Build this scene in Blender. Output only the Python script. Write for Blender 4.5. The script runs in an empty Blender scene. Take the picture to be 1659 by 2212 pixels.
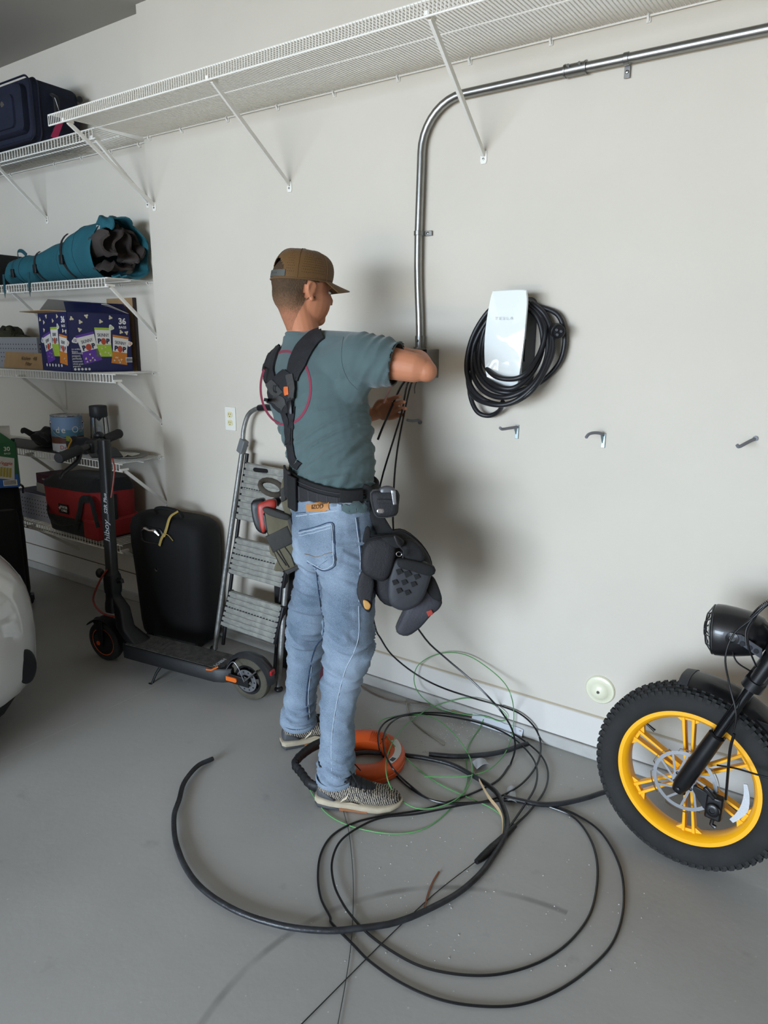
import bpy, math, random
from mathutils import Vector as V, Matrix, noise
random.seed(7)
# ---------------------------------------------------------------- camera
FPX, IW, IH = 1500.0, 1659.0, 2212.0
yaw, pit, rol = -.59120228, -.23252121, .01073061
CAM = V((0, 0, 1.5))
fw = V((math.sin(yaw)*math.cos(pit), math.cos(yaw)*math.cos(pit), math.sin(pit)))
r0 = V((math.cos(yaw), -math.sin(yaw), 0)); u0 = r0.cross(fw)
rv = math.cos(rol)*r0 + math.sin(rol)*u0
uv = -math.sin(rol)*r0 + math.cos(rol)*u0
cd = bpy.data.cameras.new('camera'); cam = bpy.data.objects.new('camera', cd)
bpy.context.scene.collection.objects.link(cam)
cd.sensor_fit = 'VERTICAL'; cd.sensor_height = 36; cd.lens = 36*FPX/IH; cd.clip_start = .05
cam.matrix_world = Matrix(((rv.x, uv.x, -fw.x, CAM.x), (rv.y, uv.y, -fw.y, CAM.y), (rv.z, uv.z, -fw.z, CAM.z), (0, 0, 0, 1)))
sc = bpy.context.scene; sc.camera = cam
# ---------------------------------------------------------------- world, light, exposure
w = bpy.data.worlds.new('world'); sc.world = w; w.use_nodes = True
bg = w.node_tree.nodes['Background']; bg.inputs[0].default_value = (.62, .76, 1, 1); bg.inputs[1].default_value = 1.6
def area(name, loc, size, rot, power, col):
    l = bpy.data.lights.new(name, 'AREA'); l.shape = 'RECTANGLE'; l.size, l.size_y = size
    l.energy = power; l.color = col
    o = bpy.data.objects.new(name, l); sc.collection.objects.link(o); o.location = loc; o.rotation_euler = rot; return o
# daylight through the open garage door behind the camera: sky in the upper part, sunlit driveway in the lower part
DOORX, DOORY = -2.1, -4.3
area('door_sky_light', (DOORX, DOORY-.15, 1.45), (4.7, 1.2), (math.radians(72), 0, 0), 190, (.72, .85, 1.0))
area('open_sky_light', (DOORX-.2, -9.5, 2.9), (9.5, 4.6), (math.radians(90), 0, 0), 3600, (.70, .84, 1.0))
area('driveway_light', (DOORX, DOORY-1.6, .03), (4.9, 3.0), (math.radians(180), 0, 0), 640, (1.0, .75, .47))
sc.view_settings.view_transform = 'Standard'; sc.view_settings.look = 'None'
sc.view_settings.exposure = -0.10; sc.view_settings.gamma = 1; sc.view_settings.use_curve_mapping = False
# ---------------------------------------------------------------- picture -> point on a real plane of the room
def P(px, py, x=None, y=None, z=None):
    d = (px-IW/2)/FPX*rv - (py-IH/2)/FPX*uv + fw
    if z is not None: return CAM + d*((z-CAM.z)/d.z)
    if y is not None: return CAM + d*((y-CAM.y)/d.y)
    return CAM + d*((x-CAM.x)/d.x)
WY, RY, CX, CZ = 2.384, 2.445, -3.012, 3.03     # wall, recess wall, corner, ceiling
# ---------------------------------------------------------------- materials
def lin(c):
    if isinstance(c, str): c = tuple(int(c[i:i+2], 16)/255 for i in (0, 2, 4))
    return tuple(x/12.92 if x <= .04045 else ((x+.055)/1.055)**2.4 for x in c)
MC = {}
def mat(name, col, rough=.6, metal=0, var=0, vs=8, bump=0, bs=60, spec=.5, coat=0, trans=0, em=0, sheen=0, col2=None, stretch=None, ior=1.45, bump2=None):
    if name in MC: return MC[name]
    m = bpy.data.materials.new(name); m.use_nodes = True; nt = m.node_tree; b = nt.nodes['Principled BSDF']
    c = lin(col); b.inputs['Base Color'].default_value = (*c, 1)
    b.inputs['Roughness'].default_value = rough; b.inputs['Metallic'].default_value = metal
    b.inputs['Specular IOR Level'].default_value = spec; b.inputs['Coat Weight'].default_value = coat
    b.inputs['Transmission Weight'].default_value = trans; b.inputs['IOR'].default_value = ior
    if sheen: b.inputs['Sheen Weight'].default_value = sheen
    tc = nt.nodes.new('ShaderNodeTexCoord'); mp = nt.nodes.new('ShaderNodeMapping'); nt.links.new(tc.outputs['Object'], mp.inputs[0])
    if stretch: mp.inputs['Scale'].default_value = stretch
    if var or col2:
        n = nt.nodes.new('ShaderNodeTexNoise'); n.inputs['Scale'].default_value = vs; n.inputs['Detail'].default_value = 6
        nt.links.new(mp.outputs[0], n.inputs['Vector'])
        r = nt.nodes.new('ShaderNodeValToRGB'); nt.links.new(n.outputs[0], r.inputs[0]); nt.links.new(r.outputs[0], b.inputs['Base Color'])
        c2 = lin(col2) if col2 else tuple(min(1, x*(1+var)) for x in c)
        c1 = c if col2 else tuple(x*(1-var) for x in c)
        r.color_ramp.elements[0].color = (*c1, 1); r.color_ramp.elements[1].color = (*c2, 1)
        r.color_ramp.elements[0].position = .35; r.color_ramp.elements[1].position = .68
    if bump:
        n2 = nt.nodes.new('ShaderNodeTexNoise'); n2.inputs['Scale'].default_value = bs; n2.inputs['Detail'].default_value = 4
        nt.links.new(mp.outputs[0], n2.inputs['Vector'])
        bp = nt.nodes.new('ShaderNodeBump'); bp.inputs['Strength'].default_value = bump; bp.inputs['Distance'].default_value = .004
        nt.links.new(n2.outputs[0], bp.inputs['Height']); nt.links.new(bp.outputs[0], b.inputs['Normal'])
    MC[name] = m; return m
# ---------------------------------------------------------------- mesh helpers
def spl(p, k=6, closed=False):
    p = [V(q) for q in p]; n = len(p); out = []
    rng = range(n if closed else n-1)
    for i in rng:
        a = p[(i-1) % n] if closed or i > 0 else p[0]*2-p[1]
        b, c = p[i], p[(i+1) % n]
        d = p[(i+2) % n] if closed or i < n-2 else p[-1]*2-p[-2]
        for j in range(k):
            t = j/k
            out.append(.5*((2*b)+(c-a)*t+(2*a-5*b+4*c-d)*t*t+(3*b-a-3*c+d)*t**3))
    if not closed: out.append(p[-1])
    return out
class MB:
    def __init__(s): s.v = []; s.f = []
    def add(s, vs, fs):
        n = len(s.v); s.v += [V(q) for q in vs]; s.f += [tuple(n+i for i in f) for f in fs]; return s
    def box(s, c, d, fr=None):
        fr = fr or (V((1, 0, 0)), V((0, 1, 0)), V((0, 0, 1))); c = V(c)
        vs = [c+fr[0]*(a*d[0]/2)+fr[1]*(b*d[1]/2)+fr[2]*(e*d[2]/2) for a in (-1, 1) for b in (-1, 1) for e in (-1, 1)]
        return s.add(vs, [(0, 1, 3, 2), (4, 6, 7, 5), (0, 4, 5, 1), (2, 3, 7, 6), (0, 2, 6, 4), (1, 5, 7, 3)])
    def bar(s, p, q, w, h=None, up=V((0, 0, 1))):
        p, q = V(p), V(q); a = q-p; L = a.length; a.normalize(); sd = a.cross(up)
        if sd.length < 1e-4: sd = a.cross(V((1, 0, 0)))
        sd.normalize(); u2 = sd.cross(a)
        return s.box((p+q)/2, (L, w, h or w), (a, sd, u2))
    def tube(s, pts, r, n=8, closed=False, asp=1, up=None):
        pts = [V(q) for q in pts]; m = len(pts); R = r if isinstance(r, (list, tuple)) else [r]*m
        if len(R) != m: R = [R[min(len(R)-1, int(i/(m-1)*(len(R)-1)))]*(1-((i/(m-1)*(len(R)-1)) % 1))+R[min(len(R)-1, int(i/(m-1)*(len(R)-1))+1)]*((i/(m-1)*(len(R)-1)) % 1) for i in range(m)]
        T = []
        for i in range(m):
            a = pts[(i+1) % m]-pts[i-1] if closed else pts[min(i+1, m-1)]-pts[max(i-1, 0)]
            T.append(a.normalized() if a.length > 1e-9 else V((0, 0, 1)))
        N = (up or V((0, 0, 1))).copy(); N -= T[0]*N.dot(T[0])
        if N.length < 1e-3: N = V((1, 0, 0)); N -= T[0]*N.dot(T[0])
        N.normalize(); vs = []; fs = []
        for i in range(m):
            if i:
                if up is not None: N = up.copy()
                N -= T[i]*N.dot(T[i])
                if N.length < 1e-6: N = T[i].orthogonal()
                N.normalize()
            B = T[i].cross(N)
            for j in range(n):
                a = 2*math.pi*j/n; vs.append(pts[i]+(N*math.cos(a)+B*math.sin(a)*asp)*R[i])
        for i in range(m if closed else m-1):
            for j in range(n):
                a, b = i*n+j, i*n+(j+1) % n; c, d = ((i+1) % m)*n+(j+1) % n, ((i+1) % m)*n+j
                fs.append((a, b, c, d))
        if not closed: fs += [tuple(range(n))[::-1], tuple((m-1)*n+j for j in range(n))]
        return s.add(vs, fs)
    def lathe(s, o, ax, prof, n=24, a0=0, a1=2*math.pi):
        o = V(o); ax = V(ax).normalized(); e1 = ax.orthogonal().normalized(); e2 = ax.cross(e1); full = abs(a1-a0-2*math.pi) < 1e-6
        k = n if full else n+1; vs = []; fs = []
        for r, h in prof:
            for j in range(k):
                a = a0+(a1-a0)*j/n; vs.append(o+ax*h+(e1*math.cos(a)+e2*math.sin(a))*r)
        for i in range(len(prof)-1):
            for j in range(n):
                j2 = (j+1) % k; fs.append((i*k+j, i*k+j2, (i+1)*k+j2, (i+1)*k+j))
        if full:
            if prof[0][0] > 1e-5: fs.append(tuple(range(n))[::-1])
            if prof[-1][0] > 1e-5: fs.append(tuple((len(prof)-1)*k+j for j in range(n)))
        return s.add(vs, fs)
    def ringlathe(s, o, ax, prof, n=48, ref=None):   # closed profile (r,h) swept fully round
        o = V(o); ax = V(ax).normalized(); e1 = (ref or ax.orthogonal()).normalized(); e2 = ax.cross(e1); m = len(prof); vs = []; fs = []
        for j in range(n):
            a = 2*math.pi*j/n
            for r, h in prof: vs.append(o+ax*h+(e1*math.cos(a)+e2*math.sin(a))*r)
        for j in range(n):
            for i in range(m):
                j2 = (j+1) % n; i2 = (i+1) % m; fs.append((j*m+i, j*m+i2, j2*m+i2, j2*m+i))
        return s.add(vs, fs)
    def prism(s, poly, d):
        p = [V(q) for q in poly]; n = len(p); d = V(d)
        return s.add(p+[q+d for q in p], [tuple(range(n))[::-1], tuple(range(n, 2*n))]+[(i, (i+1) % n, n+(i+1) % n, n+i) for i in range(n)])
    def loft(s, rings, caps=True):
        n = len(rings[0]); vs = [q for r in rings for q in r]; fs = []
        for i in range(len(rings)-1):
            for j in range(n): fs.append((i*n+j, i*n+(j+1) % n, (i+1)*n+(j+1) % n, (i+1)*n+j))
        if caps: fs += [tuple(range(n))[::-1], tuple((len(rings)-1)*n+j for j in range(n))]
        return s.add(vs, fs)
    def ball(s, c, r, n=12, m=8, fr=None):
        c = V(c); r = r if isinstance(r, (tuple, list)) else (r, r, r); fr = fr or (V((1, 0, 0)), V((0, 1, 0)), V((0, 0, 1)))
        rings = []
        for i in range(1, m):
            t = math.pi*i/m
            rings.append([c+fr[0]*(r[0]*math.sin(t)*math.cos(2*math.pi*j/n))+fr[1]*(r[1]*math.sin(t)*math.sin(2*math.pi*j/n))-fr[2]*(r[2]*math.cos(t)) for j in range(n)])
        k = len(s.v); s.loft(rings, False); a = len(s.v); s.v += [c-fr[2]*r[2], c+fr[2]*r[2]]
        for j in range(n): s.f.append((a, k+(j+1) % n, k+j)); s.f.append((a+1, k+(m-2)*n+j, k+(m-2)*n+(j+1) % n))
        return s
    def sheet(s, g, th):   # grid of points -> thin slab
        R, Cn = len(g), len(g[0]); nr = []
        for i in range(R):
            row = []
            for j in range(Cn):
                a = g[min(i+1, R-1)][j]-g[max(i-1, 0)][j]; b = g[i][min(j+1, Cn-1)]-g[i][max(j-1, 0)]
                q = a.cross(b); row.append(q.normalized() if q.length > 1e-12 else V((0, 0, 1)))
            nr.append(row)
        top = [g[i][j]+nr[i][j]*th/2 for i in range(R) for j in range(Cn)]; bot = [g[i][j]-nr[i][j]*th/2 for i in range(R) for j in range(Cn)]
        N = R*Cn; fs = []
        for i in range(R-1):
            for j in range(Cn-1):
                a, b, c, d = i*Cn+j, i*Cn+j+1, (i+1)*Cn+j+1, (i+1)*Cn+j; fs += [(a, d, c, b), (N+a, N+b, N+c, N+d)]
        per = [j for j in range(Cn)]+[i*Cn+Cn-1 for i in range(1, R)]+[(R-1)*Cn+j for j in range(Cn-2, -1, -1)]+[i*Cn for i in range(R-2, 0, -1)]
        for k in range(len(per)): a, b = per[k], per[(k+1) % len(per)]; fs.append((a, b, N+b, N+a))
        return s.add(top+bot, fs)
ORG = {}
def mesh_obj(name, v, f, m, parent=None, smooth=True, bev=0, sub=0, ang=40, seg=2):
    lo = V([min(q[i] for q in v) for i in range(3)]); hi = V([max(q[i] for q in v) for i in range(3)])
    c = V(((lo.x+hi.x)/2, (lo.y+hi.y)/2, lo.z if parent is None else (lo.z+hi.z)/2))
    me = bpy.data.meshes.new(name); me.from_pydata([tuple(q-c) for q in v], [], f); me.update()
    o = bpy.data.objects.new(name, me); sc.collection.objects.link(o)
    if m: me.materials.append(m)
    if smooth: me.shade_smooth(); me.set_sharp_from_angle(angle=math.radians(ang))
    o.parent = parent; o.location = c-(ORG[parent] if parent else V((0, 0, 0))); ORG[o] = c
    if bev:
        b = o.modifiers.new('b', 'BEVEL'); b.width = bev; b.segments = seg; b.limit_method = 'ANGLE'; b.angle_limit = math.radians(40); b.harden_normals = False
    if sub:
        b = o.modifiers.new('s', 'SUBSURF'); b.levels = b.render_levels = sub
    return o
def build(name, mb, m, parent=None, **k): return mesh_obj(name, mb.v, mb.f, m, parent, **k)
def thing(name, loc, label, cat, group=None):
    o = bpy.data.objects.new(name, None); sc.collection.objects.link(o); o.location = loc; o.empty_display_size = .05
    ORG[o] = V(loc); return tag(o, label, cat, group)
def tag(o, label, cat, group=None):
    o['label'] = label; o['category'] = cat
    if group: o['group'] = group
    return o
def struct(name, mb, m, **k):
    o = build(name, mb, m, k.pop('parent', None), **k); 
    if o.parent is None: o['kind'] = 'structure'
    return o
def text(name, s, o, right, up, size, m, parent, bold=0, align='CENTER', ext=.0004, sx=1.0, shear=0, sp=1.0):
    cu = bpy.data.curves.new(name, 'FONT'); cu.body = s; cu.size = size; cu.align_x = align; cu.align_y = 'CENTER'; cu.offset = bold; cu.extrude = ext; cu.resolution_u = 3; cu.shear = shear; cu.space_character = sp
    t = bpy.data.objects.new(name, cu); sc.collection.objects.link(t)
    me = bpy.data.meshes.new_from_object(t.evaluated_get(bpy.context.evaluated_depsgraph_get())); bpy.data.objects.remove(t)
    right = V(right).normalized(); up = V(up).normalized(); nrm = right.cross(up)
    v = [V(o)+right*(q.co.x*sx)+up*q.co.y+nrm*q.co.z for q in me.vertices]; f = [tuple(p.vertices) for p in me.polygons]
    bpy.data.meshes.remove(me)
    return mesh_obj(name, v, f, m, parent, smooth=False)
X, Y, Z = V((1, 0, 0)), V((0, 1, 0)), V((0, 0, 1))
def frame(yawdeg, tilt=0):
    a = math.radians(yawdeg); d = V((math.cos(a), math.sin(a), 0)); s = V((-math.sin(a), math.cos(a), 0)); return d, s, Z.copy()
def rrect(w, h, r, n=4):   # rounded rectangle outline, 2D
    out = []
    for cx, cy, a in ((w/2-r, h/2-r, 0), (-w/2+r, h/2-r, 90), (-w/2+r, -h/2+r, 180), (w/2-r, -h/2+r, 270)):
        for k in range(n+1):
            t = math.radians(a+90*k/n); out.append((cx+r*math.cos(t), cy+r*math.sin(t)))
    return out
def plate(pts2, o, a, b, d): return [V(o)+a*x+b*y for x, y in pts2]
# ================================================================ room
def wallmat(name, col):
    m = mat(name, col, .85, bump=.15, bs=90, var=.02, vs=3); return m
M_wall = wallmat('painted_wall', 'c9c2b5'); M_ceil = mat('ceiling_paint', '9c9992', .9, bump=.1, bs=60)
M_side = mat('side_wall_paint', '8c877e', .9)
# floor: painted concrete with joint, grit, scuff arc
def floor_material():
    m = bpy.data.materials.new('painted_concrete'); m.use_nodes = True; nt = m.node_tree; N = nt.nodes.new; L = nt.links.new
    b = nt.nodes['Principled BSDF']; g = N('ShaderNodeNewGeometry'); 
    n1 = N('ShaderNodeTexNoise'); n1.inputs['Scale'].default_value = 1.3; n1.inputs['Detail'].default_value = 8; L(g.outputs['Position'], n1.inputs['Vector'])
    r1 = N('ShaderNodeValToRGB'); L(n1.outputs[0], r1.inputs[0])
    r1.color_ramp.elements[0].color = (*lin('9a9894'), 1); r1.color_ramp.elements[1].color = (*lin('acaaa6'), 1); r1.color_ramp.elements[0].position = .3; r1.color_ramp.elements[1].position = .7
    # light specks of dust
    vo = N('ShaderNodeTexVoronoi'); vo.inputs['Scale'].default_value = 22; L(g.outputs['Position'], vo.inputs['Vector'])
    lt = N('ShaderNodeMath'); lt.operation = 'LESS_THAN'; lt.inputs[1].default_value = .055; L(vo.outputs['Distance'], lt.inputs[0])
    mx = N('ShaderNodeMixRGB'); L(lt.outputs[0], mx.inputs[0]); L(r1.outputs[0], mx.inputs[1]); mx.inputs[2].default_value = (*lin('b4b2ac'), 1)
    # dark fine dirt
    n3 = N('ShaderNodeTexNoise'); n3.inputs['Scale'].default_value = 9; n3.inputs['Detail'].default_value = 10; L(g.outputs['Position'], n3.inputs['Vector'])
    gt = N('ShaderNodeMapRange'); gt.inputs[1].default_value = .66; gt.inputs[2].default_value = .78; gt.inputs[4].default_value = .35; L(n3.outputs[0], gt.inputs[0])
    mx2 = N('ShaderNodeMixRGB'); L(gt.outputs[0], mx2.inputs[0]); L(mx.outputs[0], mx2.inputs[1]); mx2.inputs[2].default_value = (*lin('66645e'), 1)
    # tyre scuff arc through three floor points
    p = [P(a, c, z=0) for a, c in ((480, 2150), (760, 1950), (1225, 1972))]
    ax, ay, bx, by, cx, cy = p[0].x, p[0].y, p[1].x, p[1].y, p[2].x, p[2].y
    D = 2*(ax*(by-cy)+bx*(cy-ay)+cx*(ay-by))
    ux = ((ax*ax+ay*ay)*(by-cy)+(bx*bx+by*by)*(cy-ay)+(cx*cx+cy*cy)*(ay-by))/D; uy = ((ax*ax+ay*ay)*(cx-bx)+(bx*bx+by*by)*(ax-cx)+(cx*cx+cy*cy)*(bx-ax))/D
    R = math.hypot(ax-ux, ay-uy)
    vs = N('ShaderNodeVectorMath'); vs.operation = 'DISTANCE'; L(g.outputs['Position'], vs.inputs[0]); vs.inputs[1].default_value = (ux, uy, 0)
    sb = N('ShaderNodeMath'); sb.operation = 'SUBTRACT'; L(vs.outputs['Value'], sb.inputs[0]); sb.inputs[1].default_value = R
    ab = N('ShaderNodeMath'); ab.operation = 'ABSOLUTE'; L(sb.outputs[0], ab.inputs[0])
    mr = N('ShaderNodeMapRange'); mr.inputs[1].default_value = .004; mr.inputs[2].default_value = .013; mr.inputs[3].default_value = 1; mr.inputs[4].default_value = 0; L(ab.outputs[0], mr.inputs[0])
    n4 = N('ShaderNodeTexNoise'); n4.inputs['Scale'].default_value = 7; L(g.outputs['Position'], n4.inputs['Vector'])
    mr4 = N('ShaderNodeMapRange'); mr4.inputs[1].default_value = .28; mr4.inputs[2].default_value = .6; mr4.inputs[4].default_value = .42; L(n4.outputs[0], mr4.inputs[0])
    mul = N('ShaderNodeMath'); mul.operation = 'MULTIPLY'; L(mr.outputs[0], mul.inputs[0]); L(mr4.outputs[0], mul.inputs[1])
    sx = N('ShaderNodeSeparateXYZ'); L(g.outputs['Position'], sx.inputs[0])
    lim = N('ShaderNodeMath'); lim.operation = 'LESS_THAN'; L(sx.outputs['X'], lim.inputs[0]); lim.inputs[1].default_value = p[2].x
    mul2 = N('ShaderNodeMath'); mul2.operation = 'MULTIPLY'; L(mul.outputs[0], mul2.inputs[0]); L(lim.outputs[0], mul2.inputs[1])
    mx3 = N('ShaderNodeMixRGB'); L(mul2.outputs[0], mx3.inputs[0]); L(mx2.outputs[0], mx3.inputs[1]); mx3.inputs[2].default_value = (*lin('3c3b39'), 1)
    # control joint, partly filled
    jx = P(150, 1570, z=0).x
    s2 = N('ShaderNodeMath'); s2.operation = 'SUBTRACT'; L(sx.outputs['X'], s2.inputs[0]); s2.inputs[1].default_value = jx
    a2 = N('ShaderNodeMath'); a2.operation = 'ABSOLUTE'; L(s2.outputs[0], a2.inputs[0])
    l2 = N('ShaderNodeMath'); l2.operation = 'LESS_THAN'; L(a2.outputs[0], l2.inputs[0]); l2.inputs[1].default_value = .0025
    m5 = N('ShaderNodeMath'); m5.operation = 'MULTIPLY'; L(l2.outputs[0], m5.inputs[0]); L(mr4.outputs[0], m5.inputs[1])
    mx4 = N('ShaderNodeMixRGB'); L(m5.outputs[0], mx4.inputs[0]); L(mx3.outputs[0], mx4.inputs[1]); mx4.inputs[2].default_value = (*lin('c0beb4'), 1)
    L(mx4.outputs[0], b.inputs['Base Color']); b.inputs['Roughness'].default_value = .48; b.inputs['Specular IOR Level'].default_value = .4
    bp = N('ShaderNodeBump'); bp.inputs['Strength'].default_value = .12; bp.inputs['Distance'].default_value = .004
    n5 = N('ShaderNodeTexNoise'); n5.inputs['Scale'].default_value = 45; n5.inputs['Detail'].default_value = 6; L(g.outputs['Position'], n5.inputs['Vector']); L(n5.outputs[0], bp.inputs['Height']); L(bp.outputs[0], b.inputs['Normal'])
    return m
M_floor = floor_material()
XL, XR, YB = -5.9, 1.9, -4.3
fl = struct('floor', MB().box(((XL+XR)/2, (YB+RY)/2-.3, -.05), (XR-XL+.6, RY-YB+1.2, .1)), M_floor, smooth=False)
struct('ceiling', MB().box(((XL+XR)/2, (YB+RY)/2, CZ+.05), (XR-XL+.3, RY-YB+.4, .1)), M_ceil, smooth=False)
struct('wall_back', MB().box(((CX+XR)/2, WY+.1, (CZ+.17)/2), (XR-CX, .2, CZ-.17)), M_wall, smooth=False)
struct('wall_recess', MB().box(((CX+XL)/2, RY+.07, (CZ+.17)/2), (CX-XL, .14, CZ-.17)), M_wall, smooth=False)
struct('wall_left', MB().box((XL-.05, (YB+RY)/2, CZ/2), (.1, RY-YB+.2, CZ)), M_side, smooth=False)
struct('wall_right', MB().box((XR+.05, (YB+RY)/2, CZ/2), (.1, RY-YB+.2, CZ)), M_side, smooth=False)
dw = 4.9/2
mb = MB(); mb.box(((XL+DOORX-dw)/2, YB-.05, CZ/2), (DOORX-dw-XL, .1, CZ)); mb.box(((XR+DOORX+dw)/2, YB-.05, CZ/2), (XR-DOORX-dw, .1, CZ)); mb.box((DOORX, YB-.05, (CZ+2.2)/2), (2*dw, .1, CZ-2.2))
struct('wall_front', mb, M_side, smooth=False)
struct('driveway', MB().box((DOORX, YB-4.0, -.06), (14, 7.0, .1)), mat('driveway_concrete', 'b9b2a4', .9), smooth=False)
# lower boards and stem wall: grooves at z .175 (and .06 / curb) -- separate boards with recessed joints
M_board = mat('painted_board', 'cdc9c2', .8, bump=.25, bs=40, var=.02, vs=5)
M_curb = mat('painted_stem_wall', 'adaba6', .85, bump=.9, bs=25, var=.07, vs=14)
def boards(x0, x1, y, nm):
    b = struct('baseboard_'+nm, MB().box(((x0+x1)/2, y+.004, .111), (x1-x0, .014, .118)), M_board, bev=.002)
    c = struct('trim_1' if nm == 'back' else 'trim_2', MB().box(((x0+x1)/2, y+.06, .0245), (x1-x0, .145, .049)), M_curb, bev=.006)
    return b
boards(CX, XR, WY, 'back'); boards(XL, CX, RY, 'recess')
# recess has one more board joint higher up
struct('trim_3', MB().box(((XL+CX)/2, RY-.002, .238), (CX-XL, .012, .12)), M_board, bev=.002)
struct('trim_4', MB().box(((XR+CX)/2, WY+.002, .176), (XR-CX, .006, .008)), mat('joint_caulk', 'a99c86', .9), smooth=False)
for k_, z_ in ((5, .176), (6, .300)): struct('trim_%d' % k_, MB().box(((XL+CX)/2, RY-.0075, z_), (CX-XL, .004, .006)), mat('dark_joint_gap', '6d6558', .9), smooth=False)  # dark strips along the recess board joints
# ================================================================ wire shelves
M_wire = mat('white_coated_wire', 'e6e3da', .4, coat=.2)
M_clip = mat('shelf_clip_plastic', 'e9e7e0', .35)
def wire_shelf(x0, x1, yw, yf, zw, zf, zl, brackets, label, sp=.0254, r=.0024, nmid=2, clips=None, foot=.31, rend=.0034):
    t = thing('wire_shelf', ((x0+x1)/2, (yw+yf)/2, zw), label, 'shelf', 'white wire shelves')
    # end-to-end rails
    mb = MB()
    for yy, zz, rr in ((yw-.008, zw, rend), (yf, zf, rend), (yf-.001, zl, rend)): mb.tube([(x0, yy, zz), (x1, yy, zz)], rr, 8)
    build('front_and_back_rails', mb, M_wire, t)
    mb = MB()
    for k in range(nmid):
        q = (k+1)/(nmid+1)+.04; mb.tube([(x0, yw+(yf-yw)*q, zw+(zf-zw)*q-.005), (x1, yw+(yf-yw)*q, zw+(zf-zw)*q-.005)], r*1.2, 6)
    build('support_wires', mb, M_wire, t)
    mb = MB(); n = int((x1-x0)/sp)
    for i in range(n+1):
        xx = x0+.003+i*sp
        mb.tube([(xx, yw-.006, zw+.003), (xx, yf+.003, zf+.003), (xx, yf-.0035, zf-.001), (xx, yf-.004, zl)], r*.82, 5)
    o = build('deck_wires', mb, M_wire, t); o['kind'] = 'stuff'
    for fx, ff, zt in brackets:
        mb = MB()
        p = V((ff, yf+.02, zl+.004)); q = V((fx, yw-.005, zt)); mb.bar(p, q, .012, .016, up=Y)
        mb.prism([(fx-.011, yw-.004, zt+.012), (fx+.011, yw-.004, zt+.012), (fx+.013, yw-.004, zt-.02), (fx+.009, yw-.004, zt-.03), (fx-.009, yw-.004, zt-.03), (fx-.013, yw-.004, zt-.02)], (0, .004, 0))
        mb.box(p+V((0, 0, .004)), (.014, .05, .012))
        b = build('bracket', mb, M_wire, t, bev=.0015)
        build('screw', MB().lathe((fx, yw-.004, zt-.014), -Y, [(.0045, 0), (.004, .0025), (0, .0032)], 10), mat('screw_zinc', '8d8a84', .4, .8), b)
    for cx in (clips or []):
        mb = MB(); mb.box((cx, yw-.003, zw-.004), (.012, .008, .026)); mb.tube([(cx, yw-.008, zw-.014), (cx, yw-.018, zw-.004), (cx, yw-.01, zw+.008)], .004, 6)
        build('wall_clip', mb, M_clip, t, bev=.001)
    return t
wire_shelf(-3.005, 0.55, WY, 1.892, 2.466, 2.442, 2.402, [(-2.966, -2.90, 2.165), (-2.094, -2.03, 2.16), (-1.196, -1.145, 2.158), (-.30, -.27, 2.158)],
  'long deep white wire shelf running above the man along the top of the wall', sp=.0127, r=.0021, nmid=1, clips=[P(a, b, y=WY).x for a, b in ((325, 303), (395, 285), (494, 262), (602, 234), (724, 204), (862, 170), (1017, 132), (1192, 87), (1403, 36))])
def recess_shelf(z, zl, label, br, yf=2.165, x1=-3.07):
    return wire_shelf(-5.2, x1, RY, yf, z, z-.002, zl, br, label, clips=[-3.12, -3.35, -3.6, -3.85, -4.3], nmid=1)
recess_shelf(2.47, 2.425, 'short white wire shelf high in the recess, carrying the navy luggage', [(-3.985, -3.985, 2.20), (-3.09, -3.10, 2.20), (-4.9, -4.9, 2.2)], yf=2.16)
recess_shelf(1.815, 1.772, 'white wire shelf in the recess that carries the teal roll bag', [(-3.97, -3.97, 1.55), (-3.085, -3.085, 1.55), (-4.9, -4.9, 1.55)])
recess_shelf(1.357, 1.315, 'white wire shelf in the recess that carries the navy popcorn carton', [(-3.97, -3.97, 1.1), (-3.085, -3.085, 1.1), (-4.9, -4.9, 1.1)])
recess_shelf(.905, .865, 'white wire shelf in the recess that carries the paint can and camping lantern', [(-3.97, -3.97, .65), (-3.085, -3.085, .65), (-4.9, -4.9, .65)])
recess_shelf(.480, .438, 'lowest white wire shelf, carrying the red and black tool bag', [(-3.97, -3.97, .23), (-3.085, -3.085, .23), (-4.9, -4.9, .23)], yf=2.13)
# ================================================================ conduit, box, straps
M_galv = mat('galvanised_steel', '9b9a97', .33, 1, var=.08, vs=30)
M_galv2 = mat('zinc_fitting', '8e8d8a', .36, 1, var=.1, vs=50)
M_scr = mat('screw_steel', '77756f', .35, 1)
t = thing('metal_conduit', (-1.0, WY, 1.5), 'shiny galvanised metal conduit bending from the junction box along the top of the wall', 'conduit')
cy = WY-.027; CR = .0148
pts = [V((-1.425, cy, 1.512)), V((-1.44, cy+.0, 1.56)), V((-1.44, cy, 2.1))]
for k in range(0, 10):
    a = math.radians(k*10); R = .165; pts.append(V((-1.436+R-R*math.cos(a), cy, 2.19+R*math.sin(a))))
pts += [V((-.9, cy, 2.357)), V((.4, cy, 2.353)), V((1.88, cy, 2.35))]
build('conduit_pipe', MB().tube([V((-1.425, cy, 1.505)), V((-1.426, cy, 1.56)), V((-1.429, cy, 1.62)), V((-1.433, cy, 1.67)), V((-1.437, cy, 1.73)), V((-1.440, cy, 1.80)), V((-1.441, cy, 1.9))]+pts[3:], CR, 20), M_galv, t)
cc = V((-.875, cy, 2.357)); mb = MB(); mb.tube([cc-X*.035, cc+X*.035], CR+.003, 20); mb.tube([cc-X*.036, cc-X*.031], CR+.005, 20); mb.tube([cc+X*.036, cc+X*.031], CR+.005, 20)
co = build('coupling', mb, M_galv2, t)
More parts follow.
